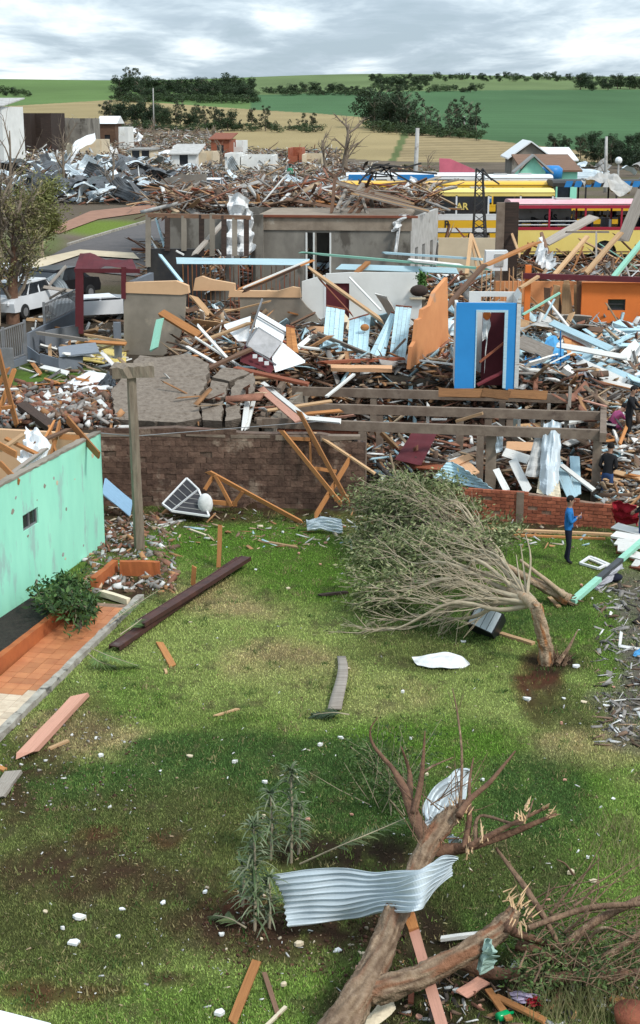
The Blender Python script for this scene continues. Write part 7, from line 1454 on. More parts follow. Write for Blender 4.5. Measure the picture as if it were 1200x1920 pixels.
# twisted roofing in the field of ruins
SH = {}
shards('rubble', 'pale splintered wood and plaster in the middle of the rubble field', 5000, on_ground([(30, 420, 250, 340), (380, 640, 292, 350)], 1.3), [(GRY, 4), (WHT, 2), (BRW, 4), (CRM, 2), (TNW, 3), ((.13, .11, .06), 3)], (.15, 1.0), .2, 2.5, 64)
def twisted(u, v, size, mat, label, group, seed, rise=.4):
    k = (mat, seed % 5)
    if k not in SH:
        rr = random.Random(k[1] + 50); ph = [rr.uniform(0, 6) for _ in range(5)]; m = MB()
        def fn(s, t): return Vector(((s - .5) * 2, (t - .5) + .25 * math.sin(3 * s + ph[4]), .16 * math.sin(4.2 * s + ph[0]) + .14 * math.sin(3.3 * t + 2 * s + ph[1]) + .05 * math.sin(13 * s + ph[2]) + .018 * math.sin(t * 44)))
        m.grid(fn, 12, 16); SH[k] = m.mesh('roof_sheet', mat)
    p = hit(u, v); o = bpy.data.objects.new('roof_sheet', SH[k]); col.objects.link(o)
    o.location = p + Vector((0, 0, rise * R.uniform(.3, 1.3) + .2)); o.rotation_euler = (R.gauss(.25, .35), R.gauss(0, .4), R.uniform(-.9, .9)); o.scale = (size * .62 * R.uniform(.7, 1.3), size * .62 * R.uniform(.6, 1.2), size * .7 * R.uniform(.7, 1.4)); tag(o, fit('%s, %s' % (label, spot(u, v, (0, 310, 245, 386) if u < 310 else (310, 860, 300, 690) if u < 860 else (860, 1210, 318, 700))), label), 'roof sheet', group, 'thing')
for i in range(70): twisted(R.uniform(0, 310), R.uniform(310, 384), R.uniform(1.2, 2.6), 'zinc', 'twisted pale roof sheet in the rubble field left of the street', 'twisted pale roof sheets left of the street', i, .8)
for i in range(70): twisted(R.uniform(15, 310), R.uniform(318, 386), R.uniform(1.4, 3.0), 'zinc_dark', 'twisted blackened roof sheet in the rubble field left of the street', 'twisted blackened roof sheets left of the street', i, .7)
for i in range(26): twisted(R.uniform(300, 640), R.uniform(305, 372), R.uniform(1.0, 2.2), 'zinc', 'crumpled pale roof sheet between the far ruins', 'crumpled pale roof sheets between the ruins', i, .5)
for i in range(16): twisted(R.uniform(300, 640), R.uniform(300, 372), R.uniform(1.0, 2.4), 'fibre_cement', 'broken grey roof sheet between the far ruins', 'broken grey roof sheets between the ruins', i, .5)
for i in range(20): twisted(R.uniform(30, 420), R.uniform(245, 310), R.uniform(1.2, 2.6), 'bus_white', 'white roof scrap at the back of the rubble field', 'white roof scraps at the back of the field', i, .6)
for i in range(14): twisted(R.uniform(360, 860), R.uniform(490, 690), R.uniform(.7, 1.3), 'zinc', 'crumpled small zinc sheet in the wreckage between the houses', 'crumpled zinc sheets between the houses', i, .5)
for i in range(8): twisted(R.uniform(980, 1200), R.uniform(490, 700), R.uniform(.7, 1.3), 'fibre_cement', 'bent grey sheet in the wreckage at the right', 'bent grey sheets at the right', i, .5)
for i in range(5): twisted(R.uniform(30, 120), R.uniform(552, 588), R.uniform(.8, 1.2), ('zinc', 'zinc_dark')[i % 2], 'bent roof sheet thrown over the cars behind the fence', 'bent roof sheets over the cars', i, 1.0)
zone('over the cars behind the fence', (20, 135, 545, 590), 8, [('timber_dark', 2), ('timber_grey', 2), ('painted_white', 1), ('timber_brown', 2)], (1.2, 2.6), 1.2, 'plank', flatang=1.6)
for i in range(10): twisted(R.uniform(1060, 1210), R.uniform(318, 345), R.uniform(1.2, 2.6), 'fibre_cement' if i % 2 else 'zinc', 'grey roof scrap strewn beside the blue roofed buses', 'grey roof scraps beside the buses', i, .6)
edge_sheet('roof_sheet', [(118, 312, 150), (128, 285, 150), (150, 262, 151), (178, 250, 152)], [(130, 318, 149), (142, 292, 149), (160, 272, 150), (180, 262, 151)], 'bus_white', 'white metal strip standing up curled in the rubble field', 'metal strip', 2, .1, .15, 16)
edge_sheet('roof_sheet', [(126, 316, 150), (128, 290, 150), (120, 268, 150)], [(136, 318, 149), (136, 290, 149), (132, 268, 149)], 'cream_paint', 'short upright pale strip beside the curled white strip', 'metal strip', 2, .05, .1, 10)
edge_sheet('sheet_board', [(520, 372, 118), (545, 360, 119), (578, 343, 120)], [(548, 374, 117), (565, 372, 118), (580, 352, 119)], 'bus_white', 'bright white curved sheet lying before the beige ruin', 'sheet', 1, .0, .08, 12)
edge_sheet('tarpaulin', [(1090, 338, 82), (1120, 328, 83), (1145, 334, 83), (1185, 352, 82)], [(1100, 342, 80), (1130, 345, 80), (1150, 354, 80), (1182, 358, 80)], 'fibre_cement', 'grey white tarpaulin draped over the burnt looking bus', 'tarpaulin', 3, .1, .2, 18)
def sheet_part(nm, poly, mat, par, seed, cr=.05):
    n = len(poly) // 2; o = edge_sheet(nm, poly[:n], poly[n:], mat, None, None, 1, 0, cr, 14, seed=seed); del o["kind"]; attach(o, par)
cc_ = thing('crushed_car', 'white car crushed flat beside the fallen masonry wall', 'car', hit(165, 752)); Yc = hit(165, 752).y
for k_, (nm, poly, mt) in enumerate((('bonnet', [(122, 720), (152, 704), (202, 700), (120, 732), (152, 726), (182, 721)], 'car_white'), ('side_panel', [(117, 732), (156, 724), (208, 726), (122, 754), (160, 747), (210, 739)], 'car_white'), ('windscreen', [(204, 700), (214, 708), (218, 716), (182, 722), (200, 724), (217, 726)], 'glass_dark'), ('roof_panel', [(112, 732), (130, 728), (150, 726), (104, 742), (124, 740), (140, 738)], 'car_white'), ('wheel_arch', [(160, 744), (170, 740), (182, 742), (162, 754), (172, 756), (184, 754)], 'rubber'))):
    h_ = .15 if nm == 'wheel_arch' else 0
    sheet_part(nm, [(u, v, Yc - .2 - h_ + (750 - v) * .035) for u, v in poly], mt, cc_, k_ + 3, .06)
# black lattice heap and lattice mast before the buses
t = thing('lattice_mast', 'bent dark steel lattice mast standing in front of the yellow bus', 'mast', VY(905, 445, 70)); q = [VY(888, 445, 70), VY(912, 446, 70), VY(908, 446, 70.5), VY(886, 445, 70.5)]; tp = [VY(893, 316, 70), VY(905, 316, 70), VY(904, 316, 70.4), VY(893, 316, 70.4)]
for a, b in zip(q, tp): m = MB(); m.bar(a, b, .07, .07); m.build('leg', 'black_metal', t)
m = MB()
for i in range(9):
    f0, f1 = i / 9, (i + 1) / 9
    for k in range(4): a, b = q[k].lerp(tp[k], f0), q[(k + 1) % 4].lerp(tp[(k + 1) % 4], f1); m.bar(a, b, .035, .035)
o = m.build('lattice', 'black_metal', t); o['kind'] = 'stuff'
m = MB(); m.bar(tp[0], VY(936, 345, 69), .06, .06); m.bar(tp[1], VY(922, 338, 69.5), .05, .05); o = m.build('fallen_strut', 'black_metal', t); o['kind'] = 'stuff'
t = thing('scrap_heap', 'black tangle of bent roof struts above the slumped slats', 'scrap heap', VY(710, 335, 70)); rs_ = random.Random(4)
for i in range(16):
    a = VY(rs_.uniform(680, 745), rs_.uniform(308, 345), 70); b = VY(rs_.uniform(690, 740), rs_.uniform(305, 335), 70); m = MB(); m.bar(a, b, .07, .07); m.build('strut', 'black_metal', t)
for a, b in (((672, 345), (702, 308)), ((702, 308), (760, 314)), ((760, 314), (790, 306)), ((735, 322), (770, 342)), ((730, 318), (820, 326))): m = MB(); m.bar(VY(*a, 70), VY(*b, 70), .1, .08); m.build('strut', 'black_metal', t)
# ---- picked out pieces of the middle ground
def pcs(tab):
    for (a, b, w_, t_, mt, roll, lb) in tab: plank(pt(*a), pt(*b), w_, t_, mt, lb, None, roll, 'board', 'board')
def leaning(label, poly, mat, th=.06, boards=4, depth=.05):
    P = [pt(*q) for q in poly]; n = (P[1] - P[0]).cross(P[3] - P[0]).normalized()
    if n.y > 0: n = -n
    t = thing('board_screen', label, 'wall panel', P[3])
    for i in range(boards):
        f0, f1 = i / boards + .008, (i + 1) / boards - .008; q = [P[0].lerp(P[1], f0), P[0].lerp(P[1], f1), P[3].lerp(P[2], f1), P[3].lerp(P[2], f0)]; m = MB(); m.prism([x + n * R.uniform(0, .015) for x in q], -n * th); m.build('board', mat, t)
    m = MB(); m.bar(P[0] + (P[3] - P[0]) * .004 - n * .0, P[1] + (P[2] - P[1]) * .004, .07, .07); m.build('edge_strip', 'timber_red', t)
leaning('tall pale blue wall panel leaning against the white house, leftmost', [(612, 573, 51.4), (647, 580, 51.4), (640, 676, 49.2), (602, 676, 49.2)], 'painted_pale_blue')
leaning('pale blue wall panel with a dark knot, second of the leaning panels', [(655, 600, 51.4), (695, 588, 51.4), (688, 672, 49.2), (650, 672, 49.2)], 'painted_pale_blue')
leaning('narrow pale blue wall panel tilted right between its neighbours', [(733, 585, 51.2), (741, 588, 51.2), (722, 668, 49.2), (690, 668, 49.2)], 'painted_pale_blue', boards=3)
leaning('pale blue wall panel nearest the orange wall', [(742, 573, 51.0), (772, 576, 51.0), (760, 672, 48.8), (730, 668, 48.8)], 'painted_pale_blue')
m = MB(); m.sphere(VY(684, 614, 50.4), .16, 10, 6, (1, .5, .8)); tag(m.build('wasp_nest', 'timber_orange', None, True), 'orange brown lump on the second leaning pale blue panel', 'lump', None, 'thing')
# overturned kitchen unit
P_ = lambda u, v, d: VY(u, v, d)
t = thing('kitchen_cabinet', 'overturned white kitchen cabinet with grey glass front in the heap before the pale blue panels', 'cabinet', VY(490, 690, 46))
for nm, poly, mt, vec in (('side_panel', [(482, 592, 46.6), (536, 624, 46.6), (528, 645, 46.2), (478, 612, 46.3)], 'bus_white', (0, .5, .1)), ('front_glass', [(484, 616, 46.2), (528, 642, 46.2), (506, 672, 45.6), (462, 648, 45.6)], 'steel', (0, .35, .1)), ('base_panel', [(460, 650, 45.7), (518, 684, 45.6), (508, 700, 45.2), (450, 678, 45.3)], 'maroon_paint', (0, .5, .1)), ('back_panel', [(530, 646, 46.1), (572, 680, 45.6), (516, 698, 45.3), (510, 672, 45.7)], 'bus_white', (0, .1, .05)), ('side_panel', [(420, 612, 47.0), (470, 596, 47.0), (466, 640, 46.5), (446, 640, 46.4)], 'bus_white', (0, .1, .05))):
    m = MB(); m.prism([pt(*q) for q in poly], vec); m.build(nm, mt, t)
for a, b in (((492, 560, 46.4), (462, 648, 45.6)), ((462, 648, 45.55), (518, 684, 45.5)), ((482, 592, 46.5), (536, 624, 46.5))): m = MB(); m.bar(pt(*a), pt(*b), .05, .04); m.build('edge_rail', 'steel', t)
for (u, v) in ((478, 668), (489, 674), (500, 681)): m = MB(); m.box(VY(u, v, 45.3), (.14, .03, .12)); m.build('knob', 'bus_white', t)
leaning('orange brown cupboard door beside the overturned cabinet', [(536, 610, 46.6), (552, 614, 46.6), (560, 662, 46.0), (538, 656, 46.0)], 'timber_orange', boards=2)
pcs([((302, 586, 47.2), (372, 628, 46.6), .28, .1, 'timber_orange', .6, 'thick orange beam fallen against the peach trimmed house'),
     ((300, 600, 46.8), (288, 655, 46.2), .26, .06, 'painted_green', .2, 'pale green board leaning on the peach trimmed house'),
     ((378, 640, 46), (470, 605, 46.8), .14, .06, 'timber_tan', .2, 'tan plank crossing the heap before the overturned cabinet'), ((365, 632, 46), (455, 690, 45.6), .1, .05, 'painted_white', .1, 'white batten sloping through the heap'), ((350, 650, 45.6), (420, 690, 45.2), .12, .05, 'painted_white', .3, 'second white batten lower in the heap'), ((372, 612, 46.3), (430, 676, 45.6), .1, .05, 'painted_white', .3, 'steep white batten left of the overturned cabinet'),
     ((456, 540, 52), (580, 490, 54), .14, .08, 'timber_orange', 0, 'orange rafter rising toward the pale blue fascia'), ((458, 546, 52), (560, 500, 53.5), .1, .08, 'timber_brown', 0, 'brown rafter below the orange one'), ((460, 538, 51.8), (578, 488, 53.5), .06, .05, 'painted_white', 0, 'thin white rod over the rafters'),
     ((582, 505, 54), (715, 600, 50.5), .16, .08, 'timber_tan', 0, 'long tan rafter fallen across the maroon doorway'), ((596, 520, 53.6), (660, 590, 51), .05, .04, 'timber_red', 0, 'thin red brown lath crossing the doorway'), ((655, 520, 54), (714, 582, 51.5), .07, .05, 'painted_white', 0, 'thin white conduit fallen across the white wall'),
     ((300, 478, 56), (340, 528, 53), .12, .06, 'painted_pale_blue', 0, 'pale blue plank leaning on the timber bay'), ((365, 476, 57), (418, 418, 60), .2, .08, 'timber_grey', 0, 'grey white plank propped against the timber bay'), ((330, 470, 57), (345, 478, 57), .1, .06, 'painted_white', 0, 'short white plank at the timber bay foot'),
     ((580, 475, 58), (900, 503, 55), .12, .08, 'painted_green', 0, 'long pale green pole lying across the white house top'), ((720, 474, 58), (900, 486, 57), .14, .08, 'painted_pale_blue', 0, 'long pale blue board before the grey concrete building'), ((330, 489, 56), (580, 492, 57), .24, .06, 'painted_pale_blue', 1.2, 'wide pale blue fascia above the red brown plank wall'), ((640, 500, 56), (860, 508, 56.2), .22, .06, 'painted_pale_blue', 1.2, 'pale blue fascia along the top of the white house'),
     ((770, 488, 56), (866, 498, 55.5), .16, .08, 'painted_white', .2, 'white board at the end of the white house top'), ((690, 492, 56), (668, 512, 55), .2, .1, 'timber_orange', 0, 'short orange block on the white house top'),
     ((604, 680, 48), (750, 672, 48.5), .16, .1, 'timber_red', 0, 'red brown sill beam under the pale blue panels'), ((620, 690, 47.5), (735, 692, 47.5), .3, .14, 'painted_peach', .2, 'peach timber lying under the sill beam'), ((790, 676, 47.5), (856, 684, 47), .08, .05, 'painted_white', 0, 'white skirting by the blue doorway foot'),
     ((612, 744, 2.3), (664, 702, 2.7), .1, .06, 'painted_white', 0, 'white stick tilted over the concrete frame'), ((822, 736, 2.16), (910, 738, 2.16), .3, .05, 'timber_stained', .9, 'brown orange plank on the concrete frame, left one'), ((952, 738, 2.16), (1026, 742, 2.16), .3, .05, 'timber_stained', .9, 'brown orange plank on the concrete frame, right one'), ((905, 736, 2.2), (955, 742, 2.2), .3, .05, 'timber_stained', .9, 'brown orange plank on the concrete frame, middle one'),
     ((855, 790, 1.9), (905, 775, 2.2), .12, .08, 'timber_tan', 0, 'tan plank end poking over the front concrete beam'), ((552, 778, 2.0), (640, 770, 2.2), .16, .05, 'timber_orange', .3, 'orange board on the frame left of the columns'), ((572, 784, 2.15), (640, 790, 2.15), .16, .05, 'painted_white', .6, 'white board on the frame beside the leaning truss'),
     ((962, 864, 1.0), (990, 922, .6), .26, .04, 'painted_white', .3, 'white board standing in the pit beside the tan column'), ((1046, 870, 1.0), (1075, 935, .5), .3, .04, 'painted_pale_blue', .4, 'pale blue board leaning in the pit behind the person in blue'), ((1078, 858, 1.0), (1080, 930, .5), .28, .04, 'painted_pale_blue', .2, 'upright pale blue board in the pit beside the leaning one'), ((1052, 872, 1.1), (1112, 918, .6), .16, .05, 'painted_white', .2, 'white beam sloping through the pit at the right column'), ((930, 880, .9), (950, 920, .6), .18, .04, 'painted_white', .3, 'short white board against the tan column'),
     ((768, 872, .8), (870, 880, .8), .26, .05, 'timber_red', .5, 'red brown board in the pit left of the columns'), ((860, 858, 1.0), (890, 890, .8), .3, .04, 'painted_peach', .4, 'peach board next to the white corrugated panel'), ((842, 872, .9), (884, 856, 1.1), .24, .04, 'painted_peach', .5, 'second peach board in the pit heap'), ((950, 836, 1.2), (1000, 838, 1.2), .3, .04, 'painted_peach', .8, 'pale peach board pile edge right of the columns'), ((945, 848, 1.15), (990, 862, 1.0), .3, .04, 'painted_white', .8, 'white board right of the columns'),
     ((1034, 605, 51), (1145, 655, 48), .26, .08, 'painted_pale_blue', .5, 'pale blue roof beam sloping in front of the orange house'), ((1048, 624, 50.5), (1110, 650, 49), .24, .06, 'painted_white', .8, 'white board under the sloping pale blue beam'), ((1110, 655, 48.5), (1085, 690, 47.5), .5, .06, 'painted_pale_blue', .4, 'wide pale blue board at the sloping beam foot'), ((1120, 684, 47.5), (1210, 722, 46), .3, .06, 'painted_pale_blue', .6, 'long pale blue board running to the right edge'), ((1140, 676, 48), (1210, 705, 47), .2, .06, 'painted_pale_blue', .5, 'second pale blue board running to the right edge'), ((1085, 680, 47.5), (1180, 724, 46), .36, .05, 'painted_white', .8, 'wide white board under the pale blue boards'), ((1130, 716, 46), (1185, 728, 45.5), .2, .05, 'painted_white', .8, 'white board before the person in black'),
     ((975, 640, 49), (1035, 665, 48), .5, .05, 'timber_grey', .8, 'grey roof board beside the blue doorway'), ((972, 692, 47.2), (1065, 698, 47), .16, .06, 'painted_white', .3, 'white rail on the rear concrete beam'), ((1058, 690, 47), (1078, 706, 46.8), .3, .2, 'painted_white', .2, 'white block on the rear concrete beam'),
     ((980, 590, 51), (1048, 550, 52), .08, .06, 'painted_green', 0, 'thin pale green stick right of the blue doorway'), ((1020, 598, 51), (1040, 560, 51.5), .05, .05, 'painted_pale_blue', 0, 'thin pale blue stick crossing the green one'), ((1000, 575, 52), (1046, 600, 51), .06, .06, 'timber_tan', 0, 'thin tan stick crossing beside the blue doorway'), ((816, 598, 51), (910, 495, 55), .18, .1, 'timber_brown', 0, 'dark brown rafter leaning left of the blue doorway'), ((905, 500, 55), (1005, 455, 58), .26, .08, 'timber_orange', 0, 'orange tan rafter rising behind the blue doorway'), ((975, 540, 54), (1010, 518, 54.5), .14, .08, 'timber_tan', 0, 'tan rafter end on the maroon lintel'),
     ((875, 515, 56), (884, 440, 58), .14, .1, 'timber_tan', 0, 'left leg of the standing timber tripod'), ((884, 440, 58), (905, 500, 57), .1, .08, 'timber_tan', 0, 'right leg of the standing timber tripod'), ((884, 450, 57.8), (895, 510, 56.6), .08, .06, 'timber_tan', 0, 'middle leg of the standing timber tripod'), ((1040, 515, 57), (1100, 445, 60), .18, .1, 'timber_tan', 0, 'tan rafter standing before the wrecked bus'), ((1100, 510, 57), (1165, 435, 60), .2, .1, 'timber_tan', 0, 'tan rafter leaning toward the right edge'), ((1150, 520, 56), (1215, 440, 58), .2, .12, 'painted_green', 0, 'pale green rafter leaning at the right edge'), ((1168, 450, 60), (1205, 360, 62), .5, .08, 'fibre_cement' if False else 'timber_grey', .3, 'wide grey board standing at the right edge before the bus'), ((1025, 455, 66), (1115, 405, 69), .5, .08, 'timber_grey', .2, 'wide grey board propped on the wrecked bus'), ((1062, 435, 66), (1140, 435, 66), .08, .08, 'timber_grey', 0, 'thin rail before the wrecked bus wheel'), ((1118, 435, 66), (1118, 505, 62), .08, .08, 'fibre_cement' if False else 'timber_grey', 0, 'thin grey post before the wrecked bus wheel'), ((1015, 438, 64), (1030, 480, 62), .14, .1, 'timber_brown', 0, 'dark brown stake before the wrecked bus'), ((960, 440, 62), (975, 480, 60), .1, .08, 'timber_tan', 0, 'tan stake beside the dark pier'),
     ((470, 700, 44.4), (458, 800, 40.6), .16, .06, 'painted_white', .2, 'white plank standing at the right end of the fallen masonry wall'), ((478, 742, 43), (462, 805, 40.5), .12, .06, 'painted_white', .2, 'second white plank at the end of the fallen masonry wall'), ((488, 728, 43.5), (560, 790, 40.6), .22, .05, 'painted_pink', .3, 'pinkish plank sloping toward the leaning truss'), ((492, 718, 44), (575, 785, 40.8), .14, .05, 'painted_white', .3, 'white plank beside the pinkish sloping one'), ((500, 770, 2.3), (622, 752, 2.4), .12, .05, 'timber_tan', .3, 'tan plank lying on the left end of the frame'), ((392, 690, 44.6), (470, 655, 45.5), .16, .08, 'timber_brown', .2, 'brown rafter behind the fallen masonry wall'), ((440, 690, 44.5), (575, 720, 44), .2, .08, 'timber_red', .2, 'red brown beam lying behind the fallen masonry wall'),
     ((40, 760, 41.5), (105, 808, 40.2), .3, .2, 'timber_dark', .2, 'charred beam lying behind the green house'), ((60, 680, 2.4), (76, 702, 2.3), .14, .05, 'timber_orange', .3, 'orange board on the small lawn in the yard'), ((80, 688, 2.4), (128, 700, 2.4), .18, .05, 'painted_white', .5, 'white board on the small lawn in the yard'), ((70, 624, 51), (165, 638, 50), .16, .1, 'timber_grey', 0, 'grey pole lying on the garden wall'), ((160, 628, 51), (235, 640, 50), .12, .08, 'timber_tan', 0, 'tan rail before the maroon carport'), ((160, 640, 50), (236, 645, 49.5), .16, .06, 'timber_orange', .4, 'orange rail along the patio floor'), ((112, 660, 49), (184, 652, 49.5), .5, .05, 'painted_grey', .6, 'slate grey board lying on the patio floor')])
edge_sheet('roof_sheet', [(838, 866, 1.35), (850, 866, 1.35), (866, 876, 1.3)], [(812, 896, .95), (880, 912, .75), (930, 922, .72)], 'painted_pale_blue', 'pale blue corrugated panel sloping over the low brick wall', 'roof sheet', 6, .02, .02, 20)
edge_sheet('roof_sheet', [(775, 806, 1.6), (800, 806, 1.6), (822, 808, 1.6)], [(740, 862, 1.0), (766, 868, 1.0), (790, 872, 1.0)], 'maroon_paint', 'maroon roof sheet tilted under the front concrete beam', 'roof sheet', 4, .012, .01, 10)
edge_sheet('roof_sheet', [(1020, 792, 2.2), (1034, 790, 2.22), (1052, 794, 2.2)], [(1010, 918, .65), (1026, 930, .6), (1046, 922, .62)], 'zinc', 'silver corrugated sheet hanging folded over the front concrete beam', 'roof sheet', 4, .06, .06, 20)
edge_sheet('roof_sheet', [(1004, 815, 1.85), (1014, 815, 1.85), (1022, 818, 1.8)], [(984, 892, .9), (1000, 895, .9), (1016, 890, .9)], 'fibre_cement', 'grey brown corrugated sheet beside the hanging silver one', 'roof sheet', 5, .02, .02, 12)
edge_sheet('roof_sheet', [(1010, 894, .85), (1030, 896, .85), (1048, 900, .85)], [(1006, 925, .6), (1030, 930, .6), (1052, 934, .6)], 'painted_cream', 'cream corrugated sheet lying on the low brick wall', 'roof sheet', 6, .02, .02, 10)
edge_sheet('roof_sheet', [(928, 815, 1.8), (944, 815, 1.8)], [(930, 850, 1.3), (942, 846, 1.3)], 'zinc', 'small silver sheet behind the tan column', 'roof sheet', 3, .02, .03, 8)
edge_sheet('plastic_sheet', [(428, 366, 61.5), (444, 362, 61.4), (468, 376, 61.5)], [(420, 480, 60.5), (436, 486, 60.4), (446, 470, 60.5)], 'cloth_white', 'torn white sheeting hanging over the timber bay beam', 'sheeting', 4, .14, .12, 22)
edge_sheet('plastic_sheet', [(446, 395, 61.3), (462, 392, 61.2), (474, 402, 61.2)], [(444, 478, 60.4), (460, 482, 60.4), (478, 468, 60.4)], 'cloth_white', 'second torn white sheeting twisted round the bay corner', 'sheeting', 3, .14, .14, 22)
edge_sheet('plastic_sheet', [(736, 412, 61.4), (750, 402, 61.3), (770, 404, 61.4)], [(736, 436, 61.2), (748, 430, 61.2), (764, 412, 61.3)], 'cloth_white', 'white plastic caught on the wall of the grey concrete building', 'sheeting', 2, .08, .1, 12)
edge_sheet('plastic_sheet', [(746, 420, 61.3), (752, 420, 61.3)], [(738, 476, 60.8), (744, 478, 60.8)], 'cloth_white', 'white strip of plastic hanging down the grey concrete wall', 'sheeting', 2, .04, .06, 12)
edge_sheet('plastic_sheet', [(1010, 445, 62), (1018, 448, 62), (1022, 470, 61)], [(1006, 500, 60), (1024, 506, 60), (1044, 500, 60)], 'cloth_white', 'white sheeting heap before the wrecked bus', 'sheeting', 3, .12, .16, 16)
edge_sheet('plastic_sheet', [(756, 348, 75), (770, 334, 75.5), (782, 336, 75)], [(756, 362, 74.5), (768, 360, 74.5), (776, 352, 74.5)], 'cloth_white', 'white plastic caught on the yellow bus roof', 'sheeting', 2, .08, .1, 12)
edge_sheet('tarpaulin', [(985, 668, 48.5), (1010, 662, 48.8), (1035, 632, 49.4), (1045, 640, 49.2)], [(982, 690, 47.8), (1015, 690, 47.8), (1045, 680, 47.8), (1068, 672, 48)], 'tarp_blue', 'bright blue crumpled tarpaulin beside the blue doorway', 'tarpaulin', 3, .06, .1, 16)
t = thing('bed_frame', 'blue metal bed frame tipped in the wreckage beside the blue doorway', 'bed frame', VY(1030, 692, 47.6))
for a, b in (((995, 684), (1030, 668)), ((1030, 668), (1066, 668)), ((995, 690), (1032, 676)), ((1032, 676), (1062, 674)), ((1051, 620), (1051, 690)), ((1005, 680), (1005, 692)), ((1014, 676), (1014, 690)), ((1024, 672), (1024, 684)), ((1035, 669), (1035, 680)), ((1044, 668), (1044, 678))): m = MB(); m.bar(VY(*a, 47.6), VY(*b, 47.6), .04, .04); m.build('rail', 'cloth_blue', t)
leaning('orange brown wooden panel leaning under the sloping pale blue beam', [(1055, 630, 50), (1108, 655, 49), (1090, 668, 48.5), (1064, 664, 48.5)], 'timber_orange', boards=3)
edge_sheet('rag_heap', [(1080, 692, 47.6), (1100, 684, 47.8), (1112, 694, 47.6)], [(1072, 704, 47), (1095, 706, 47), (1118, 706, 47)], 'cloth_grey', 'grey pink rags heaped on the rear concrete beam', 'rags', 3, .06, .1, 12)
edge_sheet('hanging_cloth', [(906, 585, 46.0), (918, 584, 46.0), (914, 600, 46.0)], [(904, 640, 45.9), (912, 640, 45.9), (908, 700, 45.9)], 'cloth_white', 'white rag hanging inside the blue doorway', 'cloth', 2, .04, .04, 10)
m = MB(); m.sphere(VY(913, 591, 45.9), .13, 10, 6, (1, .5, 1.2)); tag(m.build('red_bag', 'orange_paint', None, True), 'orange red bag hanging inside the blue doorway', 'bag', None, 'thing')
plank(VY(955, 635, 45.9), VY(898, 680, 45.8), .09, .06, 'timber_red', 'dark red stick leaning across the blue doorway', None, 0, 'board', 'board'); plank(VY(956, 690, 45.8), VY(895, 722, 45.6), .2, .06, 'painted_maroon', 'maroon plank lying in the foot of the blue doorway', None, 0, 'board', 'board')
t = thing('cooker', 'white cooker standing by the cream wall and dark pier', 'cooker', VY(930, 496, 60)); m = MB(); m.box(VY(930, 488, 60), (.9, .6, .8)); m.build('casing', 'bus_white', t); m = MB(); m.box(VY(936, 488, 59.68), (.36, .04, .5)); m.build('oven_door', 'fibre_cement', t)
t = thing('loft_plant', 'green hanging plant growing over the end of the white house wall', 'plant', VY(790, 530, 54)); LP = [VY(R.gauss(790, 3), R.uniform(510, 536), 54) + rvec(.06) for _ in range(260)]; obj_of('foliage', leaves_mesh('foliage', LP, [Vector((0, -.4, -.6))] * 260, .14, .04, [(.07, .16, .03), (.1, .22, .05)], 3), t)
m = MB(); m.sphere(VY(786, 545, 53), .27, 12, 8, (1.25, .8, .8)); tag(m.build('dark_lump', 'timber_dark', None, True), 'dark lump on the stepped end of the orange wall', 'lump', None, 'thing')  # solid dark ball standing in for the dark hole and pipe chunk here
# little green plant patch behind the house
tuft(45, 745, 10, .2, 'weeds behind the green house', YG) if False else None
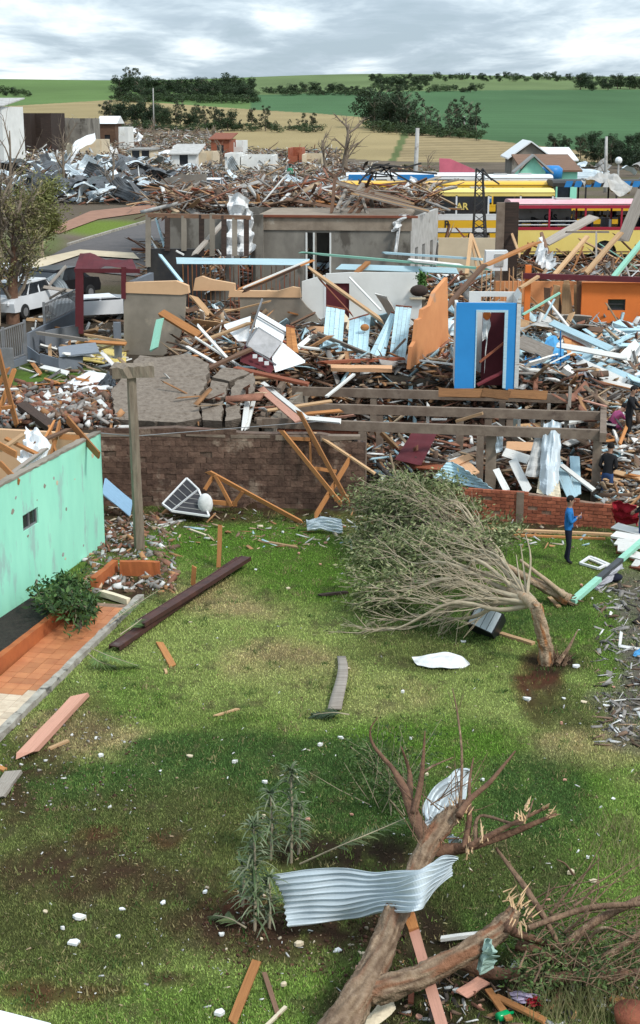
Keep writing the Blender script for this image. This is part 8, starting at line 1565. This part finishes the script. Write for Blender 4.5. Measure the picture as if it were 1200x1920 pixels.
# ------------------------------------------------------------------ people
def person(label, foot, face, height, top, legs, skin, arms='down', pose='stand', bend=0.0, headturn=0.0, hair=True):
    t = thing('person', label, 'person', foot); k = height / 1.70; f = math.radians(face)      # face: 0 looks +x, 90 looks away
    fx = Vector((math.cos(f), math.sin(f), 0)); sx = Vector((fx.y, -fx.x, 0))                    # forward, right
    W = lambda r, fw, up: Vector(foot) + sx * (r * k) + fx * (fw * k) + Vector((0, 0, up * k))
    pts, rad, ed = [], [], []
    def add(p, r, par=None):
        pts.append(p); rad.append(r * k)
        if par is not None: ed.append((par, len(pts) - 1))
        return len(pts) - 1
    cr = pose == 'crouch'; hz = .48 if cr else .93; hf = -.12 if cr else 0
    pel = add(W(0, hf, hz), .135); b1 = bend + (.5 if cr else 0)
    sp_ = lambda l, r=0: W(r, hf + math.sin(b1) * l, hz + math.cos(b1) * l)
    wa_ = add(sp_(.20), .128, pel); ch = add(sp_(.38), .148, wa_); nb = add(sp_(.50), .085, ch); nk = add(sp_(.57), .056, nb)
    hd = add(sp_(.64) + fx * .015 * k, .085, nk); hd2 = add(sp_(.72) + fx * .02 * k, .098, hd); hd3 = add(sp_(.79) + fx * .01 * k, .07, hd2)
    hands = []
    for s in (-1, 1):
        sh = add(sp_(.45, s * .17), .07, ch)
        if arms == 'folded': el = W(s * .25, hf + .05, hz + .19); hn = W(-s * .03, hf + .24, hz + .30)
        elif arms == 'reach': el = W(s * .22, hf + .20 + math.sin(b1) * .3, hz + .18); hn = W(s * .12, hf + .40 + math.sin(b1) * .3, hz + .20)
        elif arms == 'front': el = W(s * .24, hf + .0, hz + .16); hn = W(s * .10, hf + .22, hz + .05)
        else: el = W(s * .24, hf - .02, hz + .16); hn = W(s * .25, hf + .06, hz - .08)
        e1 = add(el, .05, sh); h1 = add(hn, .036, e1); dv_ = (hn - el).normalized(); pm = add(hn + dv_ * .06 * k, .036, h1); hands.append(hn + dv_ * .06 * k)
        sd_ = dv_.cross(fx); sd_ = sd_.normalized() if sd_.length > .1 else Vector((0, 0, 1)); cu = dv_.cross(sd_)
        for q, ln in zip((-.027, -.009, .009, .026), (.062, .072, .068, .052)):
            a = add(hn + (dv_ * .095 + sd_ * q) * k, .0105, pm); b = add(hn + (dv_ * (.095 + ln * .55) + sd_ * q * 1.1 + cu * .012) * k, .0095, a); add(hn + (dv_ * (.095 + ln * .85) + sd_ * q * 1.1 + cu * .034) * k, .008, b)
        a = add(hn + (dv_ * .04 + sd_ * s * .045) * k, .012, pm); add(hn + (dv_ * .085 + sd_ * s * .062 + cu * .012) * k, .0095, a)
        hp = add(W(s * .095, hf, hz - .06), .098, pel)
        if cr: kn = W(s * .16, .26, .42); an = W(s * .12, .02, .09)
        else: kn = W(s * .10, .03, .49); an = W(s * (.115), -.02 + s * .03, .09)
        k1_ = add(kn, .066, hp); a1 = add(an, .047, k1_); add(an + (fx * .13 - Vector((0, 0, .045))) * k, .042, a1)
    me_ = bpy.data.meshes.new('body'); me_.from_pydata([tuple(p) for p in pts], ed, []); o = bpy.data.objects.new('body', me_); col.objects.link(o)
    sk = o.modifiers.new('skin', 'SKIN'); sk.use_smooth_shade = True; o.modifiers.new('sub', 'SUBSURF').levels = 1
    for i, d in enumerate(me_.skin_vertices[0].data): d.radius = (rad[i], rad[i]); d.use_root = (i == 0)
    dg = bpy.context.evaluated_depsgraph_get(); m2_ = bpy.data.meshes.new_from_object(o.evaluated_get(dg)); bpy.data.objects.remove(o); m2_.name = 'body'; m2_.materials.clear()
    for mm in (skin, top, legs, 'shoe'): m2_.materials.append(MATS[mm])
    F0 = Vector(foot); neck = sp_(.545); axis = (sp_(1) - sp_(0)).normalized()
    feet_z = F0.z + .10 * k
    for p in m2_.polygons:
        c = p.center; al = (c - W(0, hf, hz)).dot(axis) / k; hd_d = min((c - h).length for h in hands)
        if c.z < feet_z: mi = 3
        elif hd_d < .085 * k: mi = 0
        elif al > .545 and (c - neck).length < .4 * k: mi = 0
        elif al < .02 and not (abs((c - F0).dot(sx)) > .19 * k and c.z > F0.z + .6 * k): mi = 2
        else: mi = 1
        p.material_index = mi
    o = bpy.data.objects.new('body', m2_); col.objects.link(o); attach(o, t)
    hc = sp_(.725) + fx * .015 * k; hx = (fx * math.cos(headturn) + sx * math.sin(headturn)); hs = hx.cross(Vector((0, 0, 1)))
    m = MB(); rm = Matrix((hx, -hs, Vector((0, 0, 1)))).transposed()
    N_, M_ = 14, 9; vs = []
    for j in range(M_ + 1):
        for i in range(N_):
            th_, ph_ = 2 * math.pi * i / N_, math.pi * .62 * j / M_; fr_ = max(0, math.cos(th_)); ph_ *= (1 - .38 * fr_)
            vs.append(hc + rm @ (Vector((math.sin(ph_) * math.cos(th_) * .107, math.sin(ph_) * math.sin(th_) * .098, math.cos(ph_) * .118 + .012)) * k))
    m.add(vs, [(j * N_ + i, j * N_ + (i + 1) % N_, (j + 1) * N_ + (i + 1) % N_, (j + 1) * N_ + i) for j in range(M_) for i in range(N_)]); m.build('hair', 'hair_black', t, True)
    for s in (-1, 1):
        m = MB(); m.sphere(hc + rm @ (Vector((.092, s * .034, .005)) * k), .012 * k, 8, 5); m.build('eye', 'hair_black', t, True)
        m = MB(); m.sphere(hc + rm @ (Vector((.0, s * .1, -.01)) * k), .028 * k, 8, 6, (.7, .35, 1.1)); m.build('ear', skin, t, True)
    m = MB(); m.sphere(hc + rm @ (Vector((.104, 0, -.022)) * k), .019 * k, 8, 6, (1, .7, 1.2)); m.build('nose', skin, t, True)
    m = MB(); m.box(hc + rm @ (Vector((.093, 0, -.062)) * k), (.012 * k, .042 * k, .012 * k), rm); m.build('mouth', 'cloth_red', t)
    return t
person('person in a bright blue jumper and dark trousers standing on the grass with folded arms', G(1063, 1056, 0), -12, 1.66, 'cloth_blue', 'cloth_navy', 'skin', 'folded')
person('person in a black jacket and blue jeans standing behind the low brick wall', G(1136, 946, 0), 60, 1.72, 'cloth_black', 'denim', 'skin_dark', 'front', bend=.22)
p = hit(1176, 832); person('person all in black searching the slope of rubble', p, -25, 1.72, 'cloth_black', 'cloth_black', 'skin', 'reach', bend=.12)
p = hit(1148, 822); person('person crouching in a pink top in front of the person in black', p, 20, 1.62, 'cloth_pink', 'cloth_navy', 'skin', 'reach', 'crouch', .25)
person('person in dark jacket and jeans cut off by the right edge', G(1203, 1030, 0), 160, 1.72, 'cloth_black', 'denim', 'skin_dark', 'front')
p = hit(544, 346); person('small distant person in a green shirt among the ruins', p, 90, 1.75, 'cloth_green', 'cloth_navy', 'skin_dark')
edge_sheet('sack', [(1138, 790, hit(1140, 800).y), (1146, 788, hit(1140, 800).y), (1152, 796, hit(1140, 800).y)], [(1138, 812, hit(1140, 808).y - .3), (1146, 814, hit(1140, 808).y - .3), (1152, 810, hit(1140, 808).y - .3)], 'cloth_sage', 'sage green white sack beside the crouching person', 'sack', 2, .04, .05, 10)
